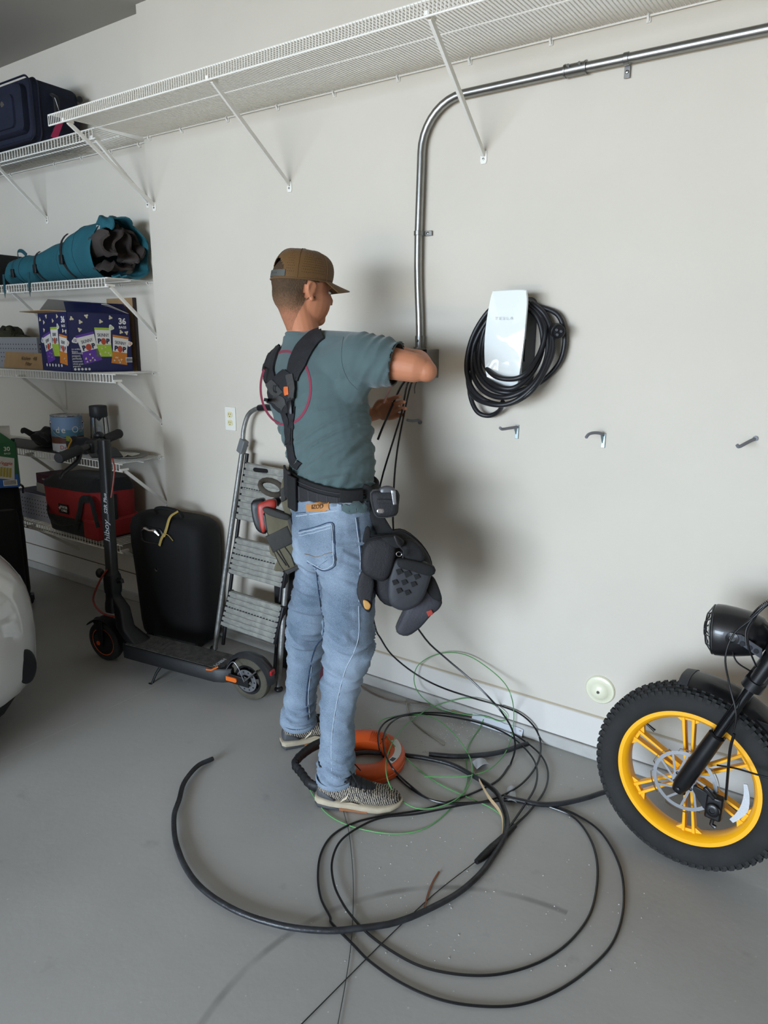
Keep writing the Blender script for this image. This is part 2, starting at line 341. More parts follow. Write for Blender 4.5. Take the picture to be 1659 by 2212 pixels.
for dx in (-.018, .018): build('set_screw', MB().lathe(cc+V((dx, -CR-.003, .008)), -Y, [(.005, 0), (.005, .005), (0, .005)], 8), M_scr, co)
def strap(c, ax, tabdir):
    mb = MB(); mb.tube([c-ax*.008, c+ax*.008], CR+.0025, 18); q = c+tabdir*(CR+.016)+Y*.018; mb.box(q, (.018 if ax.x else .034, .003, .034 if ax.x else .018))
    s = build('pipe_strap', mb, M_galv2, t, bev=.001); build('screw', MB().lathe(q-Y*.0015, -Y, [(.006, 0), (.005, .003), (0, .004)], 10), M_scr, s)
strap(V((-.718, cy, 2.3565)), X, -Z); strap(V((-1.441, cy, 1.916)), Z, X)
mb = MB(); mb.tube([(-1.425, cy, 1.497), (-1.425, cy, 1.545)], CR+.0035, 18); mb.tube([(-1.425, cy, 1.490), (-1.425, cy, 1.503)], CR+.009, 8)
co = build('box_connector', mb, M_galv2, t); build('set_screw', MB().lathe((-1.425, cy-CR-.003, 1.527), -Y, [(.0055, 0), (.0055, .006), (0, .006)], 8), M_scr, co)
t = thing('junction_box', (-1.41, WY-.05, 1.38), 'open square galvanised steel junction box at the foot of the conduit', 'electrical box')
M_box = mat('stamped_steel', '9a9994', .4, 1, var=.1, vs=12)
x0, x1, yb, yf2, z0, z1 = -1.452, -1.354, WY-.003, WY-.092, 1.39, 1.495; th = .0022
mb = MB(); mb.box(((x0+x1)/2, yb, (z0+z1)/2), (x1-x0, th, z1-z0)); mb.box(((x0+x1)/2, (yb+yf2)/2, z1), (x1-x0, yb-yf2, th)); mb.box(((x0+x1)/2, (yb+yf2)/2, z0), (x1-x0, yb-yf2, th))
mb.box((x0, (yb+yf2)/2, (z0+z1)/2), (th, yb-yf2, z1-z0)); mb.box((x1, (yb+yf2)/2, (z0+z1)/2), (th, yb-yf2, z1-z0))
build('box_shell', mb, M_box, t, bev=.0006)
mb = MB()
for zz in (1.415, 1.468): build('knockout', MB().lathe((x1+.0012, WY-.05, zz), X, [(.017, 0), (.017, .001), (.015, .0012), (.015, .0004), (0, .0004)], 20), M_box, t)
for q in ((x0+.012, yf2, z1-.012), (x1-.012, yf2, z0+.012)): build('screw_tab', MB().box(q, (.02, .003, .02)), M_box, t, bev=.001)
# ================================================================ wall charger + cable
M_glass = mat('white_glossy_glass', 'e6ebe9', .06, coat=1, spec=.6); M_blk = mat('black_plastic', '17171a', .45, bump=.05, bs=200)
t = thing('wall_charger', (-1.03, WY, 1.36), 'white glossy wall charger plate with a rounded top, wrapped by its black cable', 'charger')
cxx = -1.027; zc = 1.525; yp = WY-.125
def prof_charger(dx, s=1.0, yo=0):
    pts = []
    for u, h in ((-.058, .163), (-.066, .12), (-.0735, .04), (-.0745, -.03), (-.068, -.10), (-.052, -.148), (-.03, -.163), (.03, -.163), (.052, -.148), (.062, -.10), (.069, -.03), (.0735, .04), (.0735, .12), (.068, .155), (.055, .168), (-.045, .168)): pts.append(V((cxx+u*s, yp+yo, zc+h*s)))
    return spl(pts, 4, True)
A = prof_charger(0); B = prof_charger(0, .985, -.0035); Cb = prof_charger(0, 1, .006)
for q in A+B+Cb:   # gentle curvature of the front glass
    q.y += .010*((q.z-zc)/.17)**2
rings = [prof_charger(0, .5, .012), Cb, A, B, [V((cxx+(q.x-cxx)*.6, q.y-.003, zc+(q.z-zc)*.6)) for q in B], [V((cxx+(q.x-cxx)*.1, yp-.007, zc+(q.z-zc)*.1)) for q in B]]
build('face_plate', MB().loft(rings), M_glass, t, ang=30)
mb = MB(); rr = []
for yo, w2, h2 in ((0.006, .066, .150), (.03, .058, .135), (.06, .054, .13), (.115, .060, .15), (.124, .062, .152)):
    rr.append([V((cxx+a, yp+yo, zc+b)) for a, b in rrect(2*w2, 2*h2, .03, 5)])
build('body', MB().loft(rr), mat('charger_grey_plastic', '3b3d42', .5), t)
build('grip_slot', MB().loft([[V((cxx+.0565, yp+.045+a*.6, zc-.03+b)) for a, b in rrect(.03, .075, .0149, 5)], [V((cxx+.0605, yp+.045+a*.6, zc-.03+b)) for a, b in rrect(.03, .075, .0149, 5)]]), M_blk, t)
text('lettering', 'TESLA', (cxx-.004, yp-.0085, zc+.075), X, Z, .0135, mat('silver_print', 'b3b7b6', .4), t, sp=2.0)
M_cab = mat('black_rubber_cable', '1b1b1e', .42, bump=.06, bs=300)
mb = MB(); rad = .0088
def loopc(pts, d):   # pixels traced on a plane parallel to the wall at depth d in front of it
    return [P(a, b, y=WY-(dd if dd is not None else d)) for a, b, dd in pts]
seq = []
L1 = [(1075, 668, .05), (1035, 720, .06), (1012, 790, .07), (1018, 850, .10), (1060, 873, .14), (1110, 868, .14), (1160, 825, .12), (1188, 760, .08), (1188, 700, .05), (1160, 662, .04)]
L2 = [(1110, 650, .05), (1065, 672, .05), (1028, 730, .06), (1020, 800, .08), (1045, 845, .12), (1095, 858, .145), (1150, 830, .12), (1180, 775, .08), (1180, 710, .06), (1155, 668, .05)]
L3 = [(1110, 655, .06), (1060, 685, .05), (1038, 745, .06), (1038, 800, .09), (1070, 832, .145), (1110, 838, .148), (1150, 805, .11), (1172, 750, .07), (1165, 695, .06), (1140, 668, .06)]
L4 = [(1105, 668, .07), (1055, 710, .06), (1043, 770, .08), (1063, 808, .14), (1100, 819, .148), (1135, 808, .14), (1165, 765, .09), (1178, 715, .07), (1165, 680, .05), (1140, 660, .05)]
L5 = [(1110, 648, .06), (1060, 668, .06), (1020, 730, .07), (1008, 800, .09), (1030, 852, .12), (1085, 874, .13), (1140, 852, .13), (1178, 800, .1), (1196, 745, .07), (1180, 685, .05), (1150, 655, .05)]
L6 = [(1165, 662, .03), (1205, 680, .03), (1220, 725, .03), (1212, 775, .03), (1185, 812, .03), (1155, 832, .05), (1105, 848, .13), (1060, 838, .13), (1030, 800, .09), (1028, 740, .05), (1060, 690, .04), (1110, 660, .05)]
path = []
for Lp in (L1, L2, L3, L4, L5, L6): path += [P(a, b, y=WY-dd) for a, b, dd in Lp]
cab = build('cable_coil', MB().tube(spl(path, 7, True), rad, 10, closed=True), M_cab, t)
build('cable_tail', MB().tube(spl([P(a, b, y=WY-dd) for a, b, dd in ((1016, 800, .08), (1015, 850, .07), (1030, 888, .05), (1055, 898, .04), (1078, 888, .05), (1086, 868, .09))], 7), rad, 10), M_cab, t)
# plug of the charging cable resting on the right side
pc = P(1200, 712, y=WY-.06); pd = (P(1212, 722, y=WY-.12)-pc).normalized()
mb = MB(); mb.lathe(pc-pd*.05, pd, [(.012, 0), (.016, .02), (.021, .045), (.024, .06), (.024, .085), (.021, .088), (.021, .08), (0, .08)], 20)
pl = build('plug', mb, M_blk, t)
mb = MB()
for a, b in ((-.008, .006), (.008, .006), (0, -.008)):
    e1 = pd.orthogonal().normalized(); e2 = pd.cross(e1); mb.lathe(pc+pd*.031+e1*a+e2*b, pd, [(.004, 0), (.004, .006), (.0025, .006), (.0025, .002), (0, .002)], 10)
build('plug_pin', mb, mat('pin_grey', '6b6c70', .4), pl)
# ================================================================ outlet, disc, hooks, wall marks
M_ow = mat('white_nylon_plate', 'dedcd3', .4); M_iv = mat('ivory_receptacle', 'd8cfa0', .4); M_dark = mat('dark_slot', '15120f', .6)
oc = P(499, 904.5, y=WY); t = thing('wall_outlet', oc-Z*.057, 'white double outlet plate with ivory sockets on the wall above the stepladder', 'outlet')
build('cover_plate', MB().prism([oc+X*a+Z*b for a, b in rrect(.07, .114, .004, 2)], (0, -.006, 0)), M_ow, t, bev=.002)
for s in (-1, 1):
    c2 = oc+Z*(.0195*s)-Y*.006
    sk = build('socket', MB().prism([c2+X*a+Z*b for a, b in rrect(.034, .028, .011, 4)], (0, -.002, 0)), M_iv, t, bev=.0006)
    mb = MB(); mb.box(c2+V((-.006, -.002, .003)), (.0022, .001, .009)); mb.box(c2+V((.006, -.002, .003)), (.0022, .001, .007)); mb.lathe(c2+V((0, -.0018, -.008)), -Y, [(.0026, 0), (.0026, .0007), (0, .0007)], 8); build('slot', mb, M_dark, sk, smooth=False)
build('screw', MB().lathe(oc-Y*.006, -Y, [(.003, 0), (.0025, .001), (0, .0013)], 8), M_ow, t)
dc = P(1297, 1489, y=WY); t = thing('wall_disc', dc-Z*.052, 'round cream domed cover plate low on the wall beside the bike tyre', 'wall plate')
build('dome', MB().lathe(dc, -Y, [(.054, 0), (.054, .004), (.05, .009), (.038, .011), (.032, .018), (.02, .026), (.008, .029), (0, .029)], 40), mat('cream_enamel', 'dfddc3', .35, coat=.3), t)
build('screw', MB().lathe(dc-Y*.0285, -Y, [(.006, 0), (.005, .003), (.002, .003), (0, .001)], 12), M_scr, t)
M_hook = mat('grey_vinyl_hook', '74757a', .5)
def hook(pix, lab, kind):
    pts = [P(a, b, y=WY-d) for a, b, d in pix]; t = thing('wall_hook', pts[0], lab, 'hook', 'hooks in a row on the wall')
    build('hook_arm', MB().tube(spl(pts, 6), .0052, 8), M_hook, t)
    if kind:
        q = pts[0]; mb = MB(); mb.box(q+V((0, -.004, -.018)), (.013, .004, .05)); mb.prism([q+V((-.004, -.004, .004)), q+V((-.004, -.03, .004)), q+V((-.004, -.004, -.03))], (.003, 0, 0))
        build('mounting_plate', mb, mat('hook_plate_steel', '8c9b9f', .4, .7), t, bev=.0008)
    else: build('screw_collar', MB().lathe(pts[0], -Y, [(.008, 0), (.008, .006), (0, .007)], 12), M_hook, t)
hook([(908, 912, 0), (904, 908, .03), (893, 909, .06), (882, 908, .085), (879, 906, .09)], 'grey wall hook closest to the man, below the junction box', 0)
hook([(1118, 922, 0), (1113, 923, .02), (1100, 925, .05), (1085, 927, .08), (1080, 924, .095)], 'grey wall hook on a steel plate below the coiled charger cable', 1)
hook([(1305, 940, 0), (1296, 936, .03), (1283, 935, .06), (1272, 938, .085), (1266, 945, .1)], 'grey curved wall hook, second to the right of the charger', 1)
hook([(1632, 947, 0), (1618, 954, .03), (1605, 961, .07), (1596, 965, .085), (1592, 961, .09)], 'grey wall hook at the far right end of the wall, sloping down', 0)
# ================================================================ things on the recess shelves
def casebody(mb, o, fr, w, d, h, r=.03, bul=.01):   # soft rounded case: rings of rounded rectangles stacked up
    rings = []
    for k, (z, s) in enumerate(((0, .90), (.012, .97), (.04, 1), (h*.5, 1+bul), (h-.04, 1), (h-.012, .96), (h, .88))):
        rings.append([V(o)+fr[0]*(a*(1 if abs(s-1) < .02 else s)*(s if s > 1 else 1))+fr[1]*(b*s)+fr[2]*z for a, b in rrect(w, d, r, 5)])
    return mb.loft(rings)
M_navy = mat('navy_luggage_fabric', '11162a', .85, bump=.4, bs=250, var=.15, vs=20)
M_navyt = mat('navy_piping', '0e1226', .5)
M_nylonk = mat('black_nylon', '0c0c0f', .8, bump=.35, bs=250, sheen=.1)
M_chrome = mat('chrome', 'c9c9cc', .15, 1)
# navy luggage on top shelf
K = V((-3.50, 2.125, 2.476)); fr = frame(0); W_, D_, H_ = .62, .26, .28
t = thing('suitcase', K+V((-W_/2, D_/2, 0)), 'navy blue fabric suitcase lying on the top recess shelf', 'suitcase')
def R3(x, y, z): return K+V((-x, y, z))
mb = MB(); rings = []
for yy, s in ((0, .93), (.012, .985), (.03, 1), (.14, 1), (.23, 1), (.25, .98), (.26, .93)):
    rings.append([R3(W_/2, yy, H_/2)+X*a*s+Z*b*s for a, b in rrect(W_, H_, .045, 6)])
build('case_shell', mb.loft(rings), M_navy, t)
mb = MB(); mb.loft([[R3(W_/2, yy, H_/2)+X*a*s+Z*b*s for a, b in rrect(W_-.07, H_-.06, .04, 6)] for yy, s in ((.01, 1), (-.03, 1), (-.042, .95), (-.046, .8))])
build('front_panel', mb, M_navy, t)
build('pocket', MB().loft([[R3(.24, yy, .125)+X*a*s+Z*b*s for a, b in rrect(.33, .15, .03, 6)] for yy, s in ((-.04, 1), (-.055, .97), (-.058, .8))]), M_navy, t)
for yy in (-.005, .035):
    build('piping', MB().tube([R3(W_/2, yy, H_/2)+X*a*1.005+Z*b*1.01 for a, b in rrect(W_, H_, .045, 6)], .005, 6, closed=True), M_navyt, t)
bd = build('badge', MB().lathe(R3(.16, -.057, .16), -Y, [(.014, 0), (.013, .004), (.006, .005), (0, .003)], 20), M_chrome, t)
build('side_handle', MB().tube(spl([R3(-.002, .11, .06), R3(-.028, .11, .08), R3(-.03, .11, .14), R3(-.028, .11, .2), R3(-.002, .11, .22)], 5), .009, 8, asp=1.8), M_nylonk, t)
for zz in (.03, .24): build('foot', MB().ball(R3(0, .26, zz), .016), M_nylonk, t)
tg = build('luggage_tag', MB().prism([R3(-.034, .13, .135), R3(-.034, .105, .10), R3(-.042, .055, .015), R3(-.045, .085, .005), R3(-.036, .135, .10)], (.0015, 0, 0)), mat('pink_tag', 'a8244f', .6), t)
build('tag_loop', MB().tube(spl([R3(-.03, .10, .20), R3(-.04, .10, .19), R3(-.036, .12, .13)], 5), .0015, 5), mat('white_string', 'cfcfd2', .6), tg)
t = thing('travel_bag', V((-4.3, 2.28, 2.476)), 'dark bag at the left edge, just behind the navy suitcase on the top shelf', 'bag')
build('bag_shell', casebody(MB(), (-4.28, 2.28, 2.476), frame(0), .42, .26, .31, .06), mat('dark_brown_fabric', '221c1e', .85, bump=.3), t)
build('grab_handle', MB().tube(spl([(-4.36, 2.28, 2.78), (-4.34, 2.28, 2.82), (-4.22, 2.28, 2.82), (-4.2, 2.28, 2.78)], 5), .008, 8), M_nylonk, t)
# ---- teal roll bag
M_teal = mat('teal_canvas', '1a5763', .8, bump=.35, bs=120, var=.12, vs=9)
M_teald = mat('teal_strap', '134550', .7)
M_lin = mat('brown_grey_lining', '3b3430', .9, var=.25, vs=8, bump=.3, bs=60)
t = thing('roll_bag', V((-3.5, 2.27, 1.823)), 'teal canvas roll bag lying open at its wide end on the recess shelf', 'bag')
rings = []; zs = 1.823
prof = [(-4.09, .03, .04), (-4.08, .06, .055), (-4.04, .075, .068), (-3.9, .082, .074), (-3.80, .078, .072), (-3.74, .085, .082), (-3.60, .098, .095), (-3.5, .10, .10), (-3.42, .112, .118), (-3.33, .12, .13), (-3.24, .123, .135), (-3.17, .125, .136)]
for x, ry, rz in prof:
    ring = []
    for k in range(32):
        a = 2*math.pi*k/32; wv = 1+.05*noise.noise(V((x*6, math.cos(a)*2, math.sin(a)*2)))+.03*noise.noise(V((x*17, math.cos(a)*5, math.sin(a)*5)))
        zz = zs+.004+rz*.96+rz*math.sin(a)*wv; ring.append(V((x+.03*math.sin(a)*(1 if x > -3.3 else .3), 2.275+ry*math.cos(a)*wv, max(zs, zz))))
    rings.append(ring)
inner = []
for x, ry, rz in prof[::-1][:5]:
    inner.append([V((q.x-.004, 2.275+(q.y-2.275)*.95, (q.z-zs-.13)*.95+zs+.13)) for q in rings[[p[0] for p in prof].index(x)]])
o = build('canvas_shell', MB().loft(rings+inner, False), M_teal, t)
mb = MB()
for i in (3, 5, 7, 8, 9):
    x = prof[i][0]; mb.tube([q*1.0+V((.004, (q.y-2.275)*.004, (q.z-1.93)*.004)) for q in rings[i]], .0022, 5, closed=True)
build('seam', mb, M_teald, t)
# stuffed lining folds bulging out of the mouth
def foldsheet(x0, pts, wd, th=.012):
    g = []
    for u in range(9):
        g.append([V((x0+wd*u/8*(1+.15*math.sin(v*.7)), y+.008*math.sin(u+v*.5), z-.01*u/8+.006*math.sin(u*1.3+v))) for v, (y, z) in enumerate([(q.x, q.y) for q in spl([V((a, b, 0)) for a, b in pts], 5)])])
    return MB().sheet(g, th)
ppts = [(2.19, 2.04), (2.17, 1.99), (2.21, 1.93), (2.23, 1.97), (2.26, 2.03), (2.29, 2.06), (2.31, 2.0), (2.35, 1.95), (2.33, 1.91), (2.37, 1.93), (2.39, 1.99)]
build('lining_fold', foldsheet(-3.22, ppts, .14), M_lin, t)
build('lining_fold', foldsheet(-3.20, [(2.18, 1.86), (2.24, 1.90), (2.29, 1.87), (2.35, 1.90), (2.4, 1.95), (2.38, 2.02), (2.33, 2.05), (2.27, 2.08)], .10), M_lin, t)
build('flap', foldsheet(-3.19, [(2.20, 2.05), (2.22, 2.10), (2.28, 2.105), (2.34, 2.08), (2.40, 2.02), (2.41, 1.92), (2.38, 1.85), (2.28, 1.838)], .12, .008), M_teal, t)
build('care_label', MB().prism([(-3.16, 2.185, 2.03), (-3.15, 2.21, 2.035), (-3.14, 2.215, 2.06), (-3.155, 2.185, 2.06)], (.001, -.001, 0)), mat('label_cloth', 'b9b7b2', .8), t)
for x in (-3.98, -3.74, -3.45):
    i = min(range(len(prof)), key=lambda j: abs(prof[j][0]-x)); ry, rz = prof[i][1], prof[i][2]
    arc = [V((x+.04*(1-math.sin(a))*.5, 2.275-(ry+.004)*math.cos(a), zs+.004+rz*.96+(rz+.004)*math.sin(a))) for a in [math.radians(d) for d in range(-60, 61, 12)]]
    s = build('compression_strap', MB().tube(arc, .010, 6, asp=.25, up=X), M_nylonk if x > -3.8 else M_teald, t)
    q = arc[4]; build('buckle', MB().box(q+V((0, -.005, 0)), (.028, .012, .045)), M_blk, s, bev=.003)
for x in (-4.0, -3.75): build('hanging_strap_end', MB().prism([(x, 2.158, 1.87), (x+.022, 2.158, 1.87), (x+.02, 2.155, 1.80), (x+.01, 2.154, 1.745), (x+.002, 2.155, 1.79)], (0, .002, 0)), M_teald, t)
build('carry_loop', MB().tube(spl([(-4.02, 2.27, 1.965), (-4.0, 2.26, 2.0), (-3.94, 2.25, 1.998), (-3.9, 2.25, 1.975)], 5), .010, 6, asp=.25), M_teald, t)
t = thing('storage_pouch', V((-4.32, 2.28, 1.823)), 'black folded case at the left edge, behind the narrow end of the teal bag', 'case')
build('case_shell', casebody(MB(), (-4.33, 2.29, 1.823), frame(0), .40, .22, .17, .03), mat('black_brown_nylon', '1b1917', .8, bump=.3, bs=90), t)
build('zip', MB().tube([(-4.52, 2.178, 1.93), (-4.14, 2.178, 1.93)], .003, 6), M_blk, t)
# ---- popcorn carton
M_cart = mat('navy_printed_carton', '1a1e4c', .45, var=.05, vs=6)
M_cardin = mat('carton_inside_grey', '9c9790', .8)
M_kraft = mat('kraft_cardboard', '9b7d57', .85, var=.06, vs=20, bump=.1)
def pm(n, c, r=.5): return mat(n, c, r)
K = V((-3.282, 2.066, 1.364)); fr = frame(82); e1, e2 = fr[0], -Y*0+V((-math.sin(math.radians(82)), math.cos(math.radians(82)), 0))
LW, LN, HH = .332, .335, .295
t = thing('popcorn_carton', K+e1*LW/2+e2*LN/2, 'navy snack carton printed with three popcorn bags, flaps open, on the recess shelf', 'carton')
c0 = K+e1*LW/2+e2*LN/2+Z*HH/2; f3 = (e1, e2, Z); th = .005
mb = MB(); mb.box(c0-e2*(LN/2-th/2), (LW, th, HH), f3); mb.box(c0+e2*(LN/2-th/2), (LW, th, HH), f3); mb.box(c0-e1*(LW/2-th/2), (th, LN, HH), f3); mb.box(c0+e1*(LW/2-th/2), (th, LN, HH), f3); mb.box(c0-Z*(HH/2-th/2), (LW, LN, th), f3)
build('carton_walls', mb, M_cart, t)
T = K+Z*HH
# big-face flap leaning back/up, narrow-face flap lying out to the left, far flap standing, inside pale
a, b, c, d = T, T+e1*LW, T+e1*(LW*.99)+e2*.05+Z*.05, T+e1*.03+e2*.085+Z*.05
build('flap', MB().prism([a, b, c, d], (0, 0, -.004)), M_cart, t)
build('flap', MB().prism([T, T+e2*LN, T+e2*LN-e1*.02*1+V((-.17, .02, .01)), T+V((-.16, -.01, .008))], (0, 0, -.004)), M_kraft, t)
q = T+e2*LN; build('flap', MB().prism([q, q+e1*LW, q+e1*(LW-.02)+Z*.02, q+e1*LW*.85+Z*.065-e2*.02, q+e1*.05+Z*.07-e2*.02], (.004, 0, 0)), M_cardin, t)
q = T+e1*LW; build('flap', MB().prism([q, q+e2*LN, q+e2*LN+Z*.05-e1*.12, q+Z*.045-e1*.12], (0, 0, -.004)), M_cardin, t)
# printing: face A = big face (right = e1, up = Z, normal = right x up = e1 x Z), face B = narrow face (right = -e2)
mats = {'w': pm('print_white', 'd9d6cf'), 'pu': pm('print_purple', '5a3391'), 'gr': pm('print_green', '9db83a'), 'or': pm('print_orange', 'c4772c'), 're': pm('print_red', 'b1462f'), 'na': pm('print_navy', '1c1d3f'), 'po': pm('print_popcorn', 'cfc5a4'), 'wg': pm('print_pale', 'c9c7bf')}
class Face:
    def __init__(s, o, r, w, h, par): s.o, s.r, s.w, s.h, s.par = V(o), V(r).normalized(), w, h, par; s.n = s.r.cross(Z)
    def pt(s, x, y, l=1): return s.o+s.r*(x*s.w)+Z*(y*s.h)+s.n*(.0006*l)
    def poly(s, mb, pts, l=1): mb.add([s.pt(x, y, l) for x, y in pts], [tuple(range(len(pts)))])
    def disc(s, mb, x, y, r, l=1, n=12, lob=0):
        mb.add([s.pt(x, y, l)+s.r*(r*(1+lob*math.sin(3*t_+x*40))*math.cos(t_))+Z*(r*(1+lob*math.sin(3*t_+x*40))*math.sin(t_)) for t_ in [2*math.pi*k/n for k in range(n)]], [tuple(range(n))])
    def txt(s, st, x, y, size, m, l=2, name='lettering', ang=0, **k):
        rr = s.r*math.cos(ang)+Z*math.sin(ang); uu = -s.r*math.sin(ang)+Z*math.cos(ang)
        return text(name, st, s.pt(x, y, l), rr, uu, size, m, s.par, ext=.0001, **k)
def printed_bag(F, cx, cyy, bw, bh, ang, col, big):
    ca, sa = math.cos(ang), math.sin(ang)
    def q(x, y): X_, Y_ = x*bw, y*bh; return ((cx*F.w+X_*ca-Y_*sa)/F.w, (cyy*F.h+X_*sa+Y_*ca)/F.h)
    mb = MB(); F.poly(mb, [q(-.5, -.5), q(.5, -.5), q(.44, 0), q(.5, .5), q(-.5, .5), q(-.44, 0)], 1); build('bag_print', mb, mats[col], F.par, smooth=False)
    mb = MB(); F.poly(mb, [q(-.45, -.08), q(.45, -.08), q(.44, 0), q(.49, .42), q(-.49, .42), q(-.44, 0)], 2); build('bag_print_panel', mb, mats['w'], F.par, smooth=False)
    x, y = q(0, .24); F.txt('SKINNY', x, y, bh*.17, mats['na'], 3, ang=ang, sx=.72 if big else .5)
    for ch, dx in (('P', -.26), ('P', .26)):
        x, y = q(dx, .03); F.txt(ch, x, y, bh*.23, mats['na'], 3, ang=ang, bold=bh*.012, sx=1 if big else .65)
    mb = MB(); x, y = q(0, .03)
    mb.add([F.pt(x, y, 3)+F.r*(bw*.16*math.cos(k*.5236))+Z*(bh*.115*math.sin(k*.5236)) for k in range(12)], [tuple(range(12))]); build('bag_print_dot', mb, mats['re'], F.par, smooth=False)
    mb = MB()
    for k in range(7 if big else 4): x, y = q(random.uniform(-.36, .36), random.uniform(-.46, -.16)); F.disc(mb, x, y, .0045 if big else .003, 3, 8, .5)
    build('popcorn_print', mb, mats['po'], F.par, smooth=False)['kind'] = 'stuff'
FA = Face(K, e1, LW, HH, t); FB = Face(K+e2*LN, -e2, LN, HH, t)
for F, big in ((FA, 1), (FB, 0)):
    sxx = 1.0 if big else 1.0
    printed_bag(F, .30, .40, .098, .145, .24, 'pu', big); printed_bag(F, .54, .50, .088, .145, 0, 'gr', big); printed_bag(F, .80, .37, .088, .145, -.13, 'or', big)
    F.txt('36', .87, .86, .042, mats['w'], 2, bold=.0016); F.txt('BAGS', .87, .76, .017, mats['w'], 2, bold=.0005)
    mb = MB()
    for x, y in ((.07, .88), (.2, .83), (.3, .93), (.52, .85), (.68, .92), (.18, .70), (.84, .68), (.93, .67)): F.disc(mb, x, y, .009, 1, 14, .35)
    build('popcorn_print', mb, mats['po'], F.par, smooth=False)['kind'] = 'stuff'
    mb = MB()
    for x, y in ((.09, .52), (.68, .75), (.97, .48)): F.disc(mb, x, y, .014, 2, 16, .2)
    build('badge_print', mb, mats['w'], F.par, smooth=False)
    for (x, y), c in (((.09, .52), 'pu'), ((.68, .75), 'gr'), ((.97, .48), 'or')): F.txt('12', x, y, .017, mats[c], 3, bold=.0005)
    if big:
        for k, (s_, y) in enumerate((('no artificial\nflavors', .36), ('deliciously\npopped,\nperfectly\nseasoned', .245), ('whole grain\npopcorn', .115))): F.txt(s_, .03, y, .0115 if k != 1 else .0135, mats['w'], 1, align='LEFT')
        mb = MB()
        for k in range(9): F.poly(mb, [(.90+.011*k, .165), (.90+.011*k+.006, .165), (.90+.011*k+.006, .225), (.90+.011*k, .225)], 2)
        bmb = MB(); F.poly(bmb, [(.885, .155), (.998, .155), (.998, .24), (.885, .24)], 1); bp = build('barcode_label', bmb, mats['w'], t, smooth=False); build('barcode', mb, mats['na'], bp, smooth=False)
        mb = MB()
        for k in range(5): F.disc(mb, .06+.055*k, .045, .0065, 1, 10)
        build('icon_print', mb, mats['wg'], t, smooth=False)
    else:
        mb = MB()
        for k in range(6): F.disc(mb, .17+.105*k, .10, .008, 1, 12)
        build('icon_print', mb, mats['w'], t, smooth=False)
# ---- carton behind, kraft strip with handwriting, perforated grey tray, white frame, camouflage gloves
t = thing('cardboard_box', V((-3.36, 2.415, 1.363)), 'tan cardboard panel standing behind the navy popcorn carton', 'cardboard')
pa, pb = P(229, 640, y=2.432).x, P(285, 640, y=2.432).x; build('panel', MB().box(((pa+pb)/2, 2.437, 1.553), (pb-pa, .008, .38)), M_kraft, t); build('taped_edge', MB().box((pb+.009, 2.437, 1.553), (.018, .010, .38)), mat('dark_tape', '2d2320', .5), t)
t = thing('cardboard_sheet', V((-3.72, 2.17, 1.363)), 'tan cardboard strip with handwriting leaning on the perforated grey tray', 'cardboard')
a, b = V((-4.12, 2.172, 1.364)), V((-3.66, 2.168, 1.364))
build('card', MB().prism([a, b, b+V((0, .02, .085)), a+V((0, .02, .09))], (0, .004, 0)), M_kraft, t)
text('handwriting', 'Kitchen   4/6\nFilter', (-3.86, 2.176, 1.405), X, Z+Y*.22, .03, mat('marker_ink', '4c3b2a', .7), t, shear=.3, ext=.0001)
def perf_tray(o, w, d, h, label, m, mh, holes):
    t = thing('storage_basket', V(o), label, 'basket', 'perforated baskets'); o = V(o); mb = MB(); th = .003
    for yy in (-d/2, d/2): mb.box(o+V((0, yy, h/2)), (w, th, h))
    for xx in (-w/2, w/2): mb.box(o+V((xx, 0, h/2)), (th, d, h))
    mb.box(o+Z*th/2, (w, d, th)); mb.tube([o+V((a, b, h)) for a, b in rrect(w, d, .01, 2)], .004, 6, closed=True)
    build('basket_shell', mb, m, t, bev=.001)
    mb = MB(); nx, nz = holes
    for i in range(nx):
        for k in range(nz): mb.lathe(o+V((-w/2+w*(i+.5)/nx, -d/2-th/2-.0003, h*.16+h*.7*(k+.5)/nz)), -Y, [(.0038, 0), (.0038, .0003), (0, .0003)], 7)
    for i in range(max(3, int(nx*d/w))):
        for k in range(nz): mb.lathe(o+V((w/2+th/2+.0003, -d/2+d*(i+.5)/max(3, int(nx*d/w)), h*.16+h*.7*(k+.5)/nz)), X, [(.0038, 0), (.0038, .0003), (0, .0003)], 7)
    q = build('perforation', mb, mh, t, smooth=False); q['kind'] = 'stuff'
    return t
M_gtray = mat('grey_plastic_tray', '8a8b90', .5); M_hole = mat('hole_dark', '1c1d22', .8); M_wtray = mat('white_plastic_tray', 'c4c9dc', .5)
perf_tray((-4.10, 2.315, 1.362), .62, .24, .17, 'grey perforated basket on the shelf left of the navy popcorn carton', M_gtray, M_hole, (22, 5))
perf_tray((-3.90, 2.27, .486), .50, .22, .155, 'white perforated basket on the lowest shelf, left of the red tool bag', M_wtray, M_hole, (18, 5))
t = thing('plastic_rack', V((-3.80, 2.39, 1.363)), 'slim white plastic rack peeking out between the grey basket and the popcorn carton', 'rack')
mb = MB(); mb.box((-3.765, 2.41, 1.50), (.012, .012, .27)); mb.box((-3.70, 2.41, 1.50), (.012, .012, .27)); build('upright', mb, M_clip, t, bev=.002)
build('top_bar', MB().box((-3.79, 2.405, 1.628), (.19, .016, .014)), M_clip, t, bev=.002)
for k in range(5): build('rack_bar', MB().box((-3.7325, 2.41, 1.40+.045*k), (.055, .008, .008)), M_clip, t)
M_camo = mat('camouflage_fabric', '1d1c14', .85, col2='3c3a22', vs=14, bump=.3)
t = thing('camouflage_hat', V((-4.22, 2.3, 1.45)), 'dark camouflage cloth bundle in the grey perforated basket', 'clothing')
mb = MB()
